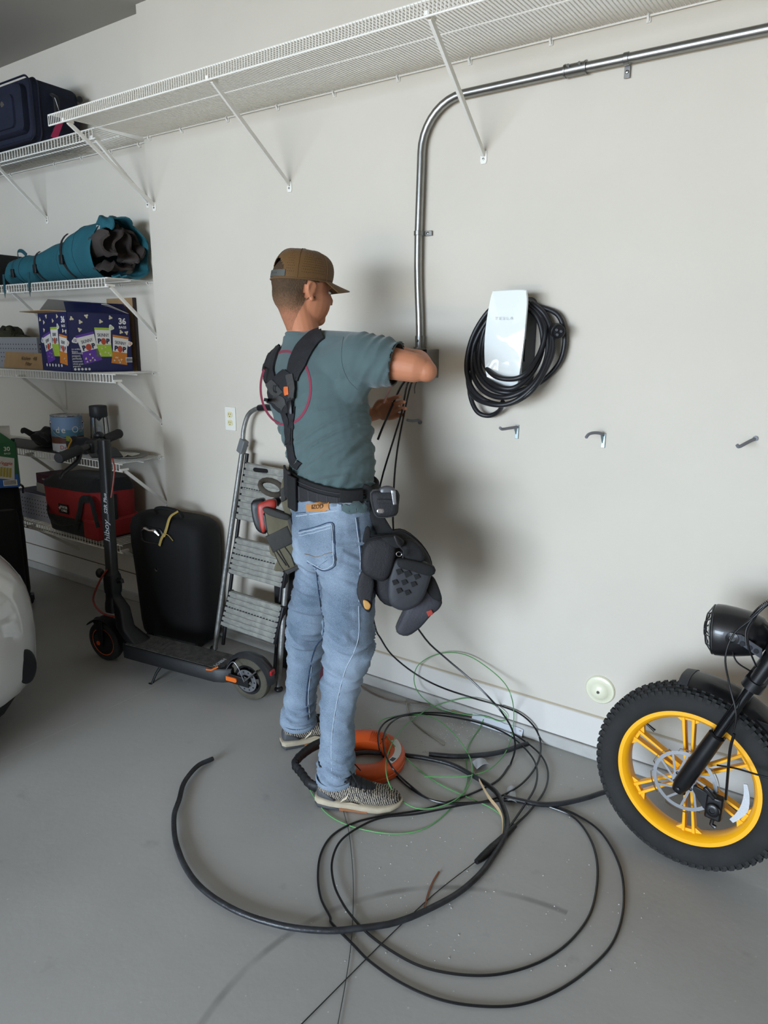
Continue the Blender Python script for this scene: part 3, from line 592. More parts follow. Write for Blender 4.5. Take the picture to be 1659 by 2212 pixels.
for c, r in (((-4.25, 2.29, 1.50), (.11, .09, .10)), ((-4.13, 2.30, 1.49), (.08, .07, .07))):
    k = len(mb.v); mb.ball(c, r, 16, 10)
    for i in range(k, len(mb.v)): mb.v[i] += V([noise.noise(mb.v[i]*22+V((j*9, 0, 0)))*.03 for j in range(3)])
build('cloth', mb, M_camo, t)
mb = MB(); mb.ball((-4.19, 2.27, 1.57), (.03, .03, .035), 10, 7); build('knot', mb, M_camo, t)
# ================================================================ shelf 4
z4 = .911
t = thing('paint_can', V((-3.70, 2.26, z4)), 'pale blue metal stain can with a wire handle and landscape label on the shelf', 'can')
cc = V((-3.675, 2.255, z4)); Rr = .083; Hh = .205
build('can_body', MB().lathe(cc, Z, [(Rr-.002, 0), (Rr+.001, .003), (Rr, .008), (Rr, Hh-.008), (Rr+.002, Hh-.004), (Rr+.002, Hh), (Rr-.004, Hh), (Rr-.007, Hh-.006), (Rr-.016, Hh-.006), (Rr-.018, Hh-.002), (0, Hh-.002)], 48), mat('can_steel', 'b7bcc4', .25, .9), t)
def band(z0, z1, m, r=.0008, a0=0, a1=360, nm='label_band'): return build(nm, MB().lathe(cc, Z, [(Rr+r, z0), (Rr+r, z1)], 48, math.radians(a0), math.radians(a1)), m, t)
band(.008, .05, pm('label_white', 'bfc1c4')); band(.05, .088, pm('label_brown', '5b3427')); band(.088, .125, pm('label_water', '4e7f96')); band(.125, .195, pm('label_sky', '7e9bc0'))
dv = (CAM-cc); dv.z = 0; dv.normalize(); rt = Z.cross(dv); 
def cantext(st, z, size, m, deg=0):
    # wrap letters round the can
    wsum = 0
    for ch in st:
        a = deg+wsum/Rr; n_ = dv*math.cos(a)+rt*math.sin(a); r_ = Z.cross(n_)
        if ch != ' ': text('label_letter', ch, cc+n_*(Rr+.0014)+Z*z, r_, Z, size, m, t, ext=.0001)
        wsum += size*(.62 if ch not in 'il' else .34)
cantext('de Oil', .125, .05, mats['w'], -.62); cantext('Deck', .028, .032, mats['re'], -.42)
mb = MB(); pts = []
for k in range(-8, 9):
    a = k/8*1.35; n_ = dv*math.cos(a)+rt*math.sin(a); pts.append(cc+n_*(Rr+.004+.01*math.cos(a))+Z*(.165-.085*math.cos(a*1.1)))
build('wire_handle', MB().tube(pts, .0018, 6), M_chrome, t)
for s in (-1, 1):
    n_ = dv*math.cos(s*1.38)+rt*math.sin(s*1.38); build('handle_ear', MB().lathe(cc+n_*Rr+Z*.165, n_, [(.012, 0), (.011, .004), (.006, .005), (0, .003)], 14), M_chrome, t)
t = thing('shelf_tray', V((-3.95, 2.27, z4-.003)), 'flat dark mat under the stain can on the shelf', 'mat')
build('board', MB().box((-4.02, 2.27, z4-.0025), (.86, .22, .004)), mat('charcoal_board', '35353a', .6), t, bev=.0015)
# lantern
c = V((-3.452, 2.31, z4)); t = thing('camping_lantern', c, 'black camping lantern with a clear chamber on the shelf beside the stain can', 'lantern')
build('lantern_cap', MB().lathe(c, Z, [(.043, .20), (.047, .205), (.047, .258), (.044, .263), (.03, .265), (0, .265)], 32), mat('lantern_grey', '26282b', .5), t)
build('lantern_base', MB().lathe(c, Z, [(0, 0), (.052, 0), (.052, .03), (.04, .05), (.037, .05), (0, .05)], 32), M_blk, t)
build('clear_chamber', MB().ringlathe(c, Z, [(.036, .05), (.036, .2), (.034, .2), (.034, .05)], 32), mat('clear_plastic', 'f3f6f7', .04, trans=1, ior=1.2), t)
build('reflector', MB().lathe(c, Z, [(.028, .2), (.02, .195), (.004, .18), (0, .178)], 24), M_chrome, t)
build('inner_core', MB().lathe(c, Z, [(.011, .05), (.011, .14), (.009, .15), (0, .15)], 20), pm('core_white', 'b9bcc0'), t)
for k in range(4):
    a = k*math.pi/2+.5; d_ = V((math.cos(a), math.sin(a), 0)); build('cage_bar', MB().tube([c+d_*.046+Z*.205, c+d_*.053+Z*.09, c+d_*.056+Z*.02], .0032, 6), M_blk, t)
# dark cloth / gloves / straps lying on shelf
M_dcloth = mat('black_cloth', '101013', .85, bump=.35, bs=80, sheen=.1)
def clothlump(nm, lab, cat, c, r, seed, m, n=(20, 12), amp=.03, fq=16):
    t = thing(nm, V((c[0], c[1], c[2]-r[2])), lab, cat); mb = MB().ball(c, r, *n)
    for i, q in enumerate(mb.v):
        dn = V([noise.noise(q*fq+V((seed+j*7, 0, 0))) for j in range(3)])*amp
        mb.v[i] = V((q.x+dn.x, q.y+dn.y, max(c[2]-r[2], q.z+dn.z)))
    build('folded_cloth', mb, m, t, sub=1); return t
t = clothlump('work_gloves', 'crumpled black gloves lying left of the stain can', 'gloves', (-3.90, 2.27, z4+.055), (.115, .09, .055), 3, M_dcloth)
build('finger', MB().tube(spl([(-3.94, 2.2, z4+.075), (-3.99, 2.18, z4+.10), (-4.03, 2.19, z4+.085)], 4), [.018, .016, .01], 8), M_dcloth, t)
build('finger', MB().tube(spl([(-3.86, 2.21, z4+.08), (-3.80, 2.2, z4+.075), (-3.77, 2.2, z4+.05)], 4), [.018, .016, .012], 8), M_dcloth, t)
t = clothlump('knee_pads', 'black knee pads with a yellow hook in front of the stain can and lantern', 'knee pads', (-3.50, 2.215, z4+.05), (.13, .05, .05), 11, M_dcloth, amp=.02)
build('yellow_clip', MB().tube(spl([(-3.50, 2.158, z4+.095), (-3.49, 2.15, z4+.10), (-3.475, 2.15, z4+.085), (-3.49, 2.145, z4+.06), (-3.505, 2.14, z4+.03)], 5), .0045, 7), mat('yellow_plastic', 'a87c22', .5), t)
build('green_tag', MB().box((-3.525, 2.162, z4+.09), (.03, .003, .028)), mat('hi_vis_tag', '7d8a35', .7), t)
t = thing('canvas_strap', V((-3.2, 2.3, z4)), 'black webbing strap lying to the right of the lantern', 'strap')
g = [[V((-3.42+.30*u, 2.33-.03*v*3-.12*u, z4+.02+.045*math.sin(u*3.1)*.6+.01*v)) for v in range(3)] for u in [k/10 for k in range(11)]]
build('webbing', MB().sheet(g, .006), M_dcloth, t)
t = thing('serving_plate', V((-3.2, 2.29, z4)), 'oval grey plate holding white paper at the right end of the shelf', 'plate')
rings = [[V((-3.24+a*math.cos(q), 2.285+b*math.sin(q), z4+h)) for q in [2*math.pi*k/36 for k in range(36)]] for a, b, h in ((.09, .06, 0), (.15, .1, .008), (.175, .118, .018), (.173, .116, .021), (.148, .098, .012), (.05, .04, .006))]
build('plate_rim', MB().loft(rings), mat('grey_stoneware', '77746d', .45), t)
t = thing('paper_bag', V((-3.22, 2.27, z4+.02)), 'crumpled white paper lying on the oval plate', 'paper')
g = [[V((-3.33+.20*u/5, 2.22+.10*v/4, z4+.024+.012*noise.noise(V((u*.9, v*.9, 3))))) for v in range(5)] for u in range(6)]
build('paper_sheet', MB().sheet(g, .002), mat('white_paper', 'c9c7bb', .8), t)
# ================================================================ shelf 5: tool bag and cartons
M_red = mat('red_canvas', '8c1f20', .8, bump=.3, bs=120, var=.1, vs=10)
t = thing('tool_bag', V((-3.35, 2.2, .486)), 'red and black canvas tool bag with hanging handles on the lowest shelf', 'bag')
def bagring(z, l, d, ox=0, jag=0):
    out = []
    for k, (a, b) in enumerate(rrect(l, d, min(l, d)*.3, 5)):
        out.append(V((-3.47+ox+a+(.02 if z < .5 else 0), 2.225+b, z+jag*math.sin(a*9+b*7)-.05*(a*.25 if z > .6 else 0))))
    return out
zb = .488
build('black_base', MB().loft([bagring(zb, .48, .26), bagring(zb+.01, .50, .28), bagring(zb+.09, .51, .28), bagring(zb+.10, .505, .275)]), M_dcloth, t)
build('red_body', MB().loft([bagring(zb+.095, .508, .278), bagring(zb+.16, .52, .28), bagring(zb+.245, .53, .28, 0, .010), bagring(zb+.265, .52, .27, 0, .014)]), M_red, t)
build('black_rim', MB().loft([bagring(zb+.250, .536, .286, 0, .012), bagring(zb+.275, .53, .27, 0, .014), bagring(zb+.31, .47, .2, .02, .018), bagring(zb+.325, .36, .12, .03, .01)]), M_dcloth, t)
dw_ = V((-3.60, 2.096, zb+.17))
lq = P(137, 1099, y=2.078)
bl = build('logo_patch', MB().box(lq, (.085, .004, .05), frame(0)), mat('patch_black', '0d0d0e', .6), t)
text('lettering', 'PORTER\nCABLE', lq+V((.010, -.003, .0)), X, Z, .018, mats['wg'], bl, bold=.0003)
text('lettering', '+', lq+V((-.030, -.003, 0)), X, Z, .034, mats['wg'], bl, bold=.001)
bp_ = lambda a, b, y_=2.075: P(a, b, y=y_)
build('handle', MB().tube(spl([bp_(163, 1140), bp_(172, 1105), bp_(176, 1082), bp_(188, 1078), bp_(197, 1082), bp_(203, 1105), bp_(212, 1140)], 5), .020, 6, asp=.16, up=X), M_dcloth, t)
build('handle', MB().tube(spl([bp_(106, 1083, 2.12), bp_(103, 1100, 2.07), bp_(110, 1122, 2.06), bp_(128, 1132, 2.06), bp_(150, 1131, 2.065), bp_(172, 1126, 2.07)], 6), .013, 6, asp=.4), M_dcloth, t)
build('red_end_panel', MB().box((-3.262, 2.222, zb+.055), (.125, .292, .105)), M_red, t, bev=.012)
build('side_strap', MB().box((-3.203, 2.190, zb+.17), (.006, .04, .14)), M_dcloth, t, bev=.002)
t = thing('gift_carton', V((-3.8, 2.3, .64)), 'dark magenta and white carton lying above the white basket on the lowest shelf', 'carton')
q0 = V((-3.97, 2.20, .648)); ex = frame(-8)[0]; ey = frame(-8)[1]
build('carton_body', MB().box(q0+ex*.10+ey*.09+Z*.055, (.20, .16, .11), (ex, ey, Z)), pm('magenta_print', '5c1a3c'), t, bev=.001)
build('white_band', MB().box(q0+ex*.10+ey*.0085+Z*.027, (.198, .004, .052), (ex, ey, Z)), mats['wg'], t)
text('lettering', 'ANSPEC', q0+ex*.12+ey*.0060+Z*.085, ex, Z, .016, mats['wg'], t)
build('open_flap', MB().prism([q0+ex*.2+Z*.11+ey*.01, q0+ex*.2+Z*.11+ey*.16, q0+ex*.27+Z*.02+ey*.16, q0+ex*.27+Z*.02+ey*.01], (.002, 0, .002)), pm('flap_grey', '4b4a4d'), t)
# left tall suitcase with the snack carton on top
t = thing('suitcase', V((-3.99, 2.1, 0)), 'black soft upright suitcase at the left edge behind the white car', 'suitcase')
fr = frame(62); o = V((-4.00, 1.945, .05))
build('case_shell', casebody(MB(), o, fr, .31, .14, .665, .05), M_nylonk, t)
build('front_pocket', casebody(MB(), o-fr[1]*-.10*-1+Z*.04, fr, .27, .06, .50, .03), M_nylonk, t)
build('rear_panel', casebody(MB(), o+fr[1]*.085+Z*.0, fr, .28, .06, .60, .03), M_nylonk, t)
q = o-fr[1]*.09-fr[0]*-.12+Z*.63
build('carry_handle', MB().tube(spl([o+fr[0]*.10+Z*.665, o+fr[0]*.13+Z*.68, o+fr[0]*.172+Z*.65, o+fr[0]*.172+Z*.61], 5), .006, 8), M_chrome, t)
build('zip_puller', MB().box(o+fr[0]*.158-fr[1]*.03+Z*.47, (.004, .012, .03), fr), mat('brass', '8f7c3c', .35, .8), t, bev=.001)
for s in (-1, 1):
    wv = build('wheel_housing', MB().box(o+fr[0]*.14*s-fr[1]*.04+Z*-.004, (.06, .06, .03), fr), M_blk, t, bev=.004)
    build('wheel', MB().lathe(o+fr[0]*.14*s-fr[1]*.06+Z*-.025, fr[1], [(0, 0), (.012, 0), (.025, .006), (.025, .03), (.012, .036), (0, .036)], 20), M_blk, wv)
t = thing('snack_carton', V((-4.0, 2.08, .715)), 'green and blue open snack carton standing on the black suitcase at the left edge', 'carton')
fr = frame(60); o = P(42, 1048, y=2.03); o.z = .719; e1_, e2_ = fr[0], fr[1]; w_, d_, h_ = .30, .16, .25
c0 = o-e1_*w_/2+e2_*d_/2+Z*h_/2
M_grn = pm('print_dark_green', '1c5c33'); M_blu = pm('print_blue', '2a5da8')
mb = MB(); 
for s_ in (-1, 1): mb.box(c0+e2_*s_*(d_/2), (w_, .004, h_), fr); mb.box(c0+e1_*s_*(w_/2), (.004, d_, h_), fr)
mb.box(c0-Z*(h_/2-.002), (w_, d_, .004), fr); build('carton_walls', mb, M_grn, t)
FC = Face(o-e1_*w_, e1_, w_, h_, t); FC.o -= V((0, 0, 0))-e1_.cross(Z)*.002
mb = MB(); FC.poly(mb, [(0, 0), (1, 0), (1, .30), (.6, .2), (0, .14)], 1); build('blue_print', mb, M_blu, t, smooth=False)
for cx_, cy_, a_ in ((.47, .48, .1), (.80, .44, -.15)):
    ca, sa = math.cos(a_), math.sin(a_); q = lambda x, y: (cx_+(x*ca-y*sa*.8)*.30, cy_+(x*sa+y*ca)*.5)
    mb = MB(); FC.poly(mb, [q(-.5, -.5), q(.5, -.5), q(.5, .5), q(-.5, .5)], 2); build('bag_print', mb, mats['wg'], t, smooth=False)
    x, y = q(0, .22); FC.txt('Veggie', x, y, .026, mats['re'], 3, ang=a_, bold=.0004, shear=.3)
    mb = MB()
    for k in range(4): x, y = q(-.25+k*.16, -.2); FC.poly(mb, [(x-.02, y-.1), (x+.02, y-.1), (x+.045, y+.11), (x+.005, y+.11)], 3)
    build('snack_print', mb, mats['or'] if cx_ < .6 else pm('print_straw', 'a8983f'), t, smooth=False)
FC.txt('30', .86, .86, .032, mats['w'], 2, bold=.0005); FC.txt('BAGS', .86, .76, .013, mats['w'], 2)
mb = MB(); FC.poly(mb, [(.74, .04), (.97, .04), (.97, .17), (.74, .17)], 2); bp = build('barcode_label', mb, mats['w'], t, smooth=False)
mb = MB(); [FC.poly(mb, [(.76+.022*k, .06), (.77+.022*k, .06), (.77+.022*k, .16), (.76+.022*k, .16)], 3) for k in range(9)]; build('barcode', mb, mats['na'], bp, smooth=False)
T = o+Z*h_
build('flap', MB().prism([T, T-e1_*w_, T-e1_*w_+Z*.07+e2_*.05, T-e1_*.10+Z*.08+e2_*.05], (0, 0, -.002)), M_grn, t)
g = [[T-e1_*(.02+.12*u/6)+Z*(.0+.085*v/5)+e2_*(.04+.05*math.sin(v/5*2.2)+.012*u/6) for v in range(6)] for u in range(7)]
build('curled_white_flap', MB().sheet(g, .002), mats['w'], t)
def onp(px, py, o, n):
    d = (px-IW/2)/FPX*rv - (py-IH/2)/FPX*uv + fw; o = V(o); return CAM+d*((o-CAM).dot(n)/d.dot(n))
M_rub = mat('tyre_rubber', '222221', .85, bump=.3, bs=80, var=.2, vs=10)
M_bk = mat('satin_black_metal', '121214', .38, .2, coat=.15)
M_steel = mat('brushed_steel', '9b9c9f', .35, .85)
# ================================================================ electric bike front end
C_ = V((-.26, 2.031, .277)); lean = -.059; ya = -.098
bd = V((math.cos(ya), math.sin(ya), 0)); n0 = V((math.sin(ya), -math.cos(ya), 0))
bu = Z*math.cos(lean)+n0*math.sin(lean); bn = n0*math.cos(lean)-Z*math.sin(lean)
def W(r, a, o=0): a = math.radians(a); return C_+bd*(r*math.cos(a))+bu*(r*math.sin(a))+bn*o
t = thing('electric_bike', V((C_.x, C_.y, 0)), 'black fat-tyre electric bike with a yellow front wheel, cut off by the right edge', 'bicycle')
prof = [(.202+.072*max(0, math.cos(a))**.8 if math.cos(a) > 0 else .202, .046*math.sin(a)) for a in [math.radians(k) for k in range(-90, 91, 15)]]
prof = [(.200, .034), (.207, .044), (.225, .050), (.245, .049), (.262, .042), (.270, .028), (.273, .01), (.273, -.01), (.270, -.028), (.262, -.042), (.245, -.049), (.225, -.050), (.207, -.044), (.200, -.034)]
build('tyre', MB().ringlathe(C_, bn, prof, 96, bd), M_rub, t)
mb = MB()
for k in range(72):
    a = k*5
    for o, da, sz in ((.0, 0, .013), (.017, 2.5, .011), (-.017, 2.5, .011), (.033, 0, .011), (-.033, 0, .011)):
        rr = .2745 if abs(o) < .02 else .268
        ra = math.radians(a+da); rad_ = bd*math.cos(ra)+bu*math.sin(ra); tn = -bd*math.sin(ra)+bu*math.cos(ra)
        mb.box(C_+rad_*(rr-.0012)+bn*o, (.007, sz, .012), (rad_, tn, bn))
    ra = math.radians(a+2.5); rad_ = bd*math.cos(ra)+bu*math.sin(ra); tn = -bd*math.sin(ra)+bu*math.cos(ra)
    for o in (.044, -.044): mb.box(C_+rad_*.258+bn*o, (.012, .011, .006), (rad_, tn, bn))
o = build('tread_knobs', mb, M_rub, t, smooth=False); o['kind'] = 'stuff'
M_yel = mat('yellow_powder_coat', 'f0ab12', .38, coat=.25)
rim = build('rim', MB().ringlathe(C_, bn, [(.2035, .036), (.2125, .0365), (.2135, .034), (.2, .0), (.2135, -.034), (.2125, -.0365), (.2035, -.036), (.190, -.036), (.186, -.032), (.178, -.02), (.1765, 0), (.178, .02), (.186, .032), (.190, .036)], 96, bd), M_yel, t)
for k in range(6):
    a0 = 97+60*k; mb = MB()
    for s in (-1, 1):
        for dz in (0,):
            ra = math.radians(a0); rad_ = bd*math.cos(ra)+bu*math.sin(ra); tn = -bd*math.sin(ra)+bu*math.cos(ra)
            p, q = C_+rad_*.02+tn*.008*s, C_+rad_*.178+tn*.0145*s
            mb.loft([[pp+tn*x_*sc+bn*y_ for x_, y_ in ((-.0042, -.013), (.0042, -.013), (.0042, .013), (-.0042, .013))] for pp, sc in ((p, 1.2), ((p+q)/2, .85), (q, 1.1), (q+rad_*.006+tn*.003*s, 1.7))])
    mb.box(C_+rad_*.173, (.010, .026, .018), (rad_, tn, bn)); mb.box(C_+rad_*.040, (.02, .02, .018), (rad_, tn, bn))
    for s in (-1, 1): mb.prism([C_+rad_*.160+tn*.018*s-bn*.008, C_+rad_*.180+tn*.018*s-bn*.008, C_+rad_*.176+tn*.042*s-bn*.008], bn*.016)
    build('spoke', mb, M_yel, t, bev=.0015)
build('hub', MB().lathe(C_-bn*.05, bn, [(.012, 0), (.03, .004), (.034, .03), (.034, .07), (.03, .09), (.012, .1)], 32), M_yel, t)
build('hub_axle', MB().lathe(C_-bn*.085, bn, [(.006, 0), (.006, .17), (0, .171)], 16), M_steel, t)
# brake rotor: thin ring with outer scallops and swept arms
o_ = .050
mb = MB(); mb.ringlathe(C_, bn, [(.079, o_), (.0895, o_), (.0895, o_+.0018), (.079, o_+.0018)], 72, bd)
rot = build('brake_rotor', mb, M_steel, t, smooth=False)
for k in range(6):
    a = 60*k; seg = []
    pts = [W(r, a+b, o_+.0009) for r, b in [(.083+.0, x) for x in range(0, 49, 6)]]
    ring2 = [W(.0955, a+b, o_+.0009) for b in range(4, 45, 5)]
    build('rotor_scallop', MB().tube([W(.088, a+1, o_+.0009)]+ring2+[W(.088, a+47, o_+.0009)], .0035, 4, asp=.25, up=bn*1.0), M_steel, rot)
for k in range(12):
    a = 30*k; build('rotor_arm', MB().bar(W(.081, a, o_+.0009), W(.030, a+34, o_+.0009), .0016, .0065, up=bn.cross(W(.085, a)-C_).normalized()), M_steel, rot)
build('rotor_carrier', MB().ringlathe(C_, bn, [(.020, o_), (.034, o_), (.034, o_+.002), (.020, o_+.002)], 36, bd), M_steel, rot)
for k in range(6): build('rotor_bolt', MB().lathe(W(.027, 60*k+20, o_+.002), bn, [(.0045, 0), (.0045, .003), (0, .004)], 10), M_bk, rot)
build('valve_stem', MB().tube([W(.178, 142, .0), W(.155, 140, .002), W(.148, 139.5, .002)], [.0035, .0045, .0055], 10), M_bk, t)
# fork legs
FO = .086
A_ = C_+bn*FO
fk = (onp(1640, 1462, A_, bn)-A_); fk.normalize()
for s, nm in ((1, 'fork_leg'), (-1, 'fork_leg')):
    o2 = C_+bn*(FO*s)
    lg = build(nm, MB().tube([o2-fk*.02, o2-fk*.018, o2+fk*.01, o2+fk*.14, o2+fk*.20, o2+fk*.205], [.006, .016, .0235, .0235, .0225, .017], 24), M_bk, t)
    build('stanchion', MB().tube([o2+fk*.20, o2+fk*.40], .0150, 20), mat('gloss_black_tube', '0d0d10', .12, .4, coat=.6), lg)
    build('axle_dropout', MB().box(o2+fk*-.005-bn*.012*s, (.03, .012, .05), (bd, bn, bu)), M_bk, lg, bev=.003)
nut = build('axle_nut', MB().lathe(A_-bn*.005, bn, [(.014, 0), (.014, .016), (.011, .018), (.011, .022), (0, .022)], 6), M_steel, t, smooth=False)
build('axle_end', MB().lathe(A_+bn*.015, bn, [(.0055, 0), (.0055, .012), (0, .013)], 14), M_bk, nut)
# arch linking legs, crowns, steerer
ar = [C_+bn*FO+fk*.19, C_+bn*.08+fk*.245, C_+bn*.045+fk*.285, C_+fk*.292, C_-bn*.045+fk*.285, C_-bn*.08+fk*.245, C_-bn*FO+fk*.19]
build('fork_arch', MB().tube(spl(ar, 5), .0125, 10), M_bk, t)
for h, th_ in ((.385, .032), (.50, .03)):
    cr = build('fork_crown', MB().loft([[C_+fk*(h+z)+bn*a*s_+fk.cross(bn)*b*s_ for a, b in rrect(.215, .055, .026, 5)] for z, s_ in ((-th_/2, .94), (-th_/2+.003, 1), (th_/2-.003, 1), (th_/2, .94))]), M_bk, t)
build('head_tube', MB().tube([C_+fk*.39+fk.cross(bn)*-.0, C_+fk*.62], [.026, .028, .026, .026], 24), M_bk, t)
for s in (-1, 1): build('upper_tube', MB().tube([C_+bn*FO*s+fk*.40, C_+bn*FO*s+fk*.62], .0185, 18), M_bk, t)
build('handlebar', MB().tube(spl([C_+fk*.62+bn*.33-bd*-.12+Z*.1, C_+fk*.63+bn*.22-bd*-.03+Z*.12, C_+fk*.62+bn*.06+Z*.02, C_+fk*.62-bn*.06+Z*.02, C_+fk*.63-bn*.20+bd*.03+Z*.12], 6), .014, 14), M_bk, t)
# frame going back out of the picture, so it stands as a bike
hb = C_+fk*.42+bd*.06
build('down_tube', MB().tube(spl([hb, hb+bd*.28-Z*.17, hb+bd*.55-Z*.30], 5), [.03, .034, .034], 18), M_bk, t)
build('top_tube', MB().tube([C_+fk*.58+bd*.03, C_+fk*.58+bd*.62+Z*.0], .026, 18), M_bk, t)
rw = C_+bd*1.05
def Wb(r, a, o=0): a = math.radians(a); return rw+bd*(r*math.cos(a))+bu*(r*math.sin(a))+bn*o
build('tyre', MB().ringlathe(rw, bn, prof, 64, bd), M_rub, t)
build('rim', MB().ringlathe(rw, bn, [(.2035, .036), (.2125, .0365), (.2, 0), (.2125, -.0365), (.2035, -.036), (.190, -.036), (.1765, 0), (.190, .036)], 64, bd), M_yel, t)
for k in range(6): build('spoke', MB().bar(Wb(.02, 60*k), Wb(.18, 60*k), .025, .02, up=bn), M_yel, t, bev=.002)
build('chain_stay', MB().tube([hb+bd*.55-Z*.30, rw+bn*.07], .013, 12), M_bk, t); build('seat_tube', MB().tube([hb+bd*.55-Z*.30, C_+fk*.58+bd*.62], .02, 14), M_bk, t)
build('seat_post', MB().tube([C_+fk*.58+bd*.62, C_+fk*.58+bd*.66+Z*.095], .013, 12), M_bk, t)
build('seat_stay', MB().tube([C_+fk*.58+bd*.60, rw+bn*.07], .011, 12), M_bk, t); build('rear_axle', MB().tube([rw-bn*.08, rw+bn*.08], .01, 12), M_steel, t)
build('saddle', MB().loft([[C_+fk*.58+bd*(.5+x_)+bn*a*w2+Z*(.10+b*.03) for a, b in [(math.cos(q), math.sin(q)) for q in [2*math.pi*k/14 for k in range(14)]]] for x_, w2 in ((0, .02), (.08, .045), (.35, .10), (.40, .07))]), M_bk, t)
# caliper and hoses
cp = W(.098, -22, .062)
cal = build('brake_caliper', MB().box(cp, (.045, .03, .07), (bd, bn, bu)), M_bk, t, bev=.006)
build('caliper_arm', MB().bar(cp+bu*.03+bn*.012, cp+bu*.055+bn*.015-bd*.03, .012, .012), M_bk, cal, bev=.003)
build('adjuster_knob', MB().lathe(cp+bn*.014, bn, [(.019, 0), (.019, .012), (.015, .015), (.008, .015), (.007, .012), (0, .012)], 20), M_bk, cal)
build('caliper_mount', MB().prism([W(.03, 10, .058), W(.07, -2, .058), W(.10, -38, .058), W(.08, -40, .058), W(.03, -20, .058)], bn*.008), M_bk, cal, bev=.002)
build('pad_spring', MB().tube([cp-bu*.035, cp-bu*.055-bd*.002, cp-bu*.06+bd*.01], .006, 8), M_bk, cal)
hose = lambda pts, r=.0026, nm='brake_hose': build(nm, MB().tube(spl(pts, 7), r, 8), M_bk, t)
H1 = lambda a, b, o=.1: onp(a, b, C_+bn*o, bn)
hose([cp+bu*.035+bd*.025, H1(1572, 1675, .10), H1(1577, 1620, .11), H1(1586, 1585, .11)], .0038)
hose([H1(1585, 1580, .115), H1(1590, 1540, .12), H1(1576, 1480, .12), H1(1567, 1420, .13), H1(1585, 1370, .13), H1(1628, 1333, .13), H1(1662, 1300, .12), H1(1720, 1250, .1)])
hose([H1(1549, 1653, .085), H1(1590, 1660, .10), H1(1660, 1680, .12), H1(1720, 1690, .12)])
hose([H1(1580, 1400, .05), H1(1592, 1430, .06), H1(1625, 1452, .05)], .0022)
hose([H1(1612, 1395, .12), H1(1612, 1360, .12), H1(1632, 1330, .12), H1(1665, 1300, .11)], .0026); hose([H1(1634, 1440, .10), H1(1618, 1400, .13), H1(1617, 1365, .13), H1(1634, 1330, .12)], .0024)
mb = MB(); cpts = spl([H1(1624, 1334, .12), H1(1645, 1312, .12), H1(1680, 1288, .11)], 10)
for i in range(len(cpts)-1): mb.tube([cpts[i], cpts[i]+(cpts[i+1]-cpts[i])*.6], .0068, 10)
q = build('spiral_wrap', mb, M_bk, t); q['kind'] = 'stuff'
# reflector strip between spokes
build('spoke_reflector', MB().sheet([[W(r, a, .012) for r in (.15, .172-.010*abs(a+13)/22)] for a in range(-34, 16, 4)], .004), mat('clear_reflector', 'c6cbd0', .15, coat=.6, bump=.8, bs=500), t)
# fender
def fender(a0, a1, r=.300, wd=.062):
    g = [[W(r-.018*(abs(v)/4)**3*1.0, a, wd*v/4) for v in range(-4, 5)] for a in [a0+(a1-a0)*k/14 for k in range(15)]]
    return MB().sheet(g, .003)
a_l = math.degrees(math.atan2((onp(1500, 1455, C_, bn)-C_).dot(bu), (onp(1500, 1455, C_, bn)-C_).dot(bd)))
fr_l = (onp(1500, 1455, C_, bn)-C_).length
fe = build('front_fender', fender(a_l, 20, max(.288, min(fr_l, .32))), M_bk, t)
build('fender_end', fender(a_l+5, a_l, max(.288, min(fr_l, .32))+.002, .065), mat('fender_rubber', '2a2c30', .5), fe)
build('fender_stay', MB().prism([W(.30, 58, .058), W(.36, 44, .075), W(.37, 40, .075), W(.30, 48, .06)], bn*.004), M_bk, t, bev=.001)
# headlight
hl = onp(1600, 1366, C_, bn); hx = (-bd*.97+V((0, 0, -.10))-bn*-.12).normalized()
M_hl = mat('headlight_black', '161618', .35, coat=.3)
lp = build('headlight_shell', MB().lathe(hl-hx*.075, hx, [(0, 0), (.022, .002), (.045, .018), (.060, .045), (.068, .085), (.072, .115), (.0725, .135), (.070, .14)], 40), M_hl, t)
build('headlight_lens', MB().lathe(hl+hx*.060, hx, [(.069, 0), (.066, .008), (.045, .016), (.02, .02), (0, .021)], 32), mat('headlight_glass', 'c3c6c4', .1, coat=1), lp)
e1h = hx.orthogonal().normalized(); e2h = hx.cross(e1h)
for rr, hh in ((.069, .068), (.045, .084), (.02, .09)): build('grille_ring', MB().tube([hl+hx*hh+(e1h*math.cos(q)+e2h*math.sin(q))*rr for q in [2*math.pi*k/32 for k in range(32)]], .0022, 6, closed=True), M_hl, lp)
for k in range(4):
    q = k*math.pi/4; dd = e1h*math.cos(q)+e2h*math.sin(q)
    build('grille_bar', MB().tube([hl+hx*.068+dd*.069, hl+hx*.084+dd*.045, hl+hx*.091, hl+hx*.084-dd*.045, hl+hx*.068-dd*.069], .0018, 6), M_hl, lp)
for s in (1, -1):
    b0 = hl+bn*.068*s+hx*.005
    br_ = build('lamp_bracket', MB().loft([[p_+fk.cross(bn)*0+Z*a for a in (-.014, .014)]+[p_+bn*.004*s+Z*a for a in (.014, -.014)] for p_ in (b0+hx*.012, b0-hx*.02, onp(1646, 1412, C_+bn*.07*s, bn)+bn*.0)]), mat('dark_grey_bracket', '3a3c41', .45, .5), t, bev=.001, smooth=False)
    build('pivot_bolt', MB().lathe(b0, bn*s, [(.017, 0), (.017, .006), (.009, .008), (.008, .005), (0, .005)], 20), M_bk, br_)
    for f_ in (.35, .6, .82):
        q = b0.lerp(onp(1646, 1412, C_+bn*.07*s, bn), f_)+bn*.0045*s; build('bracket_hole', MB().lathe(q, bn*s, [(.007, 0), (.006, .0004), (0, .0004)], 14), M_hole, br_)
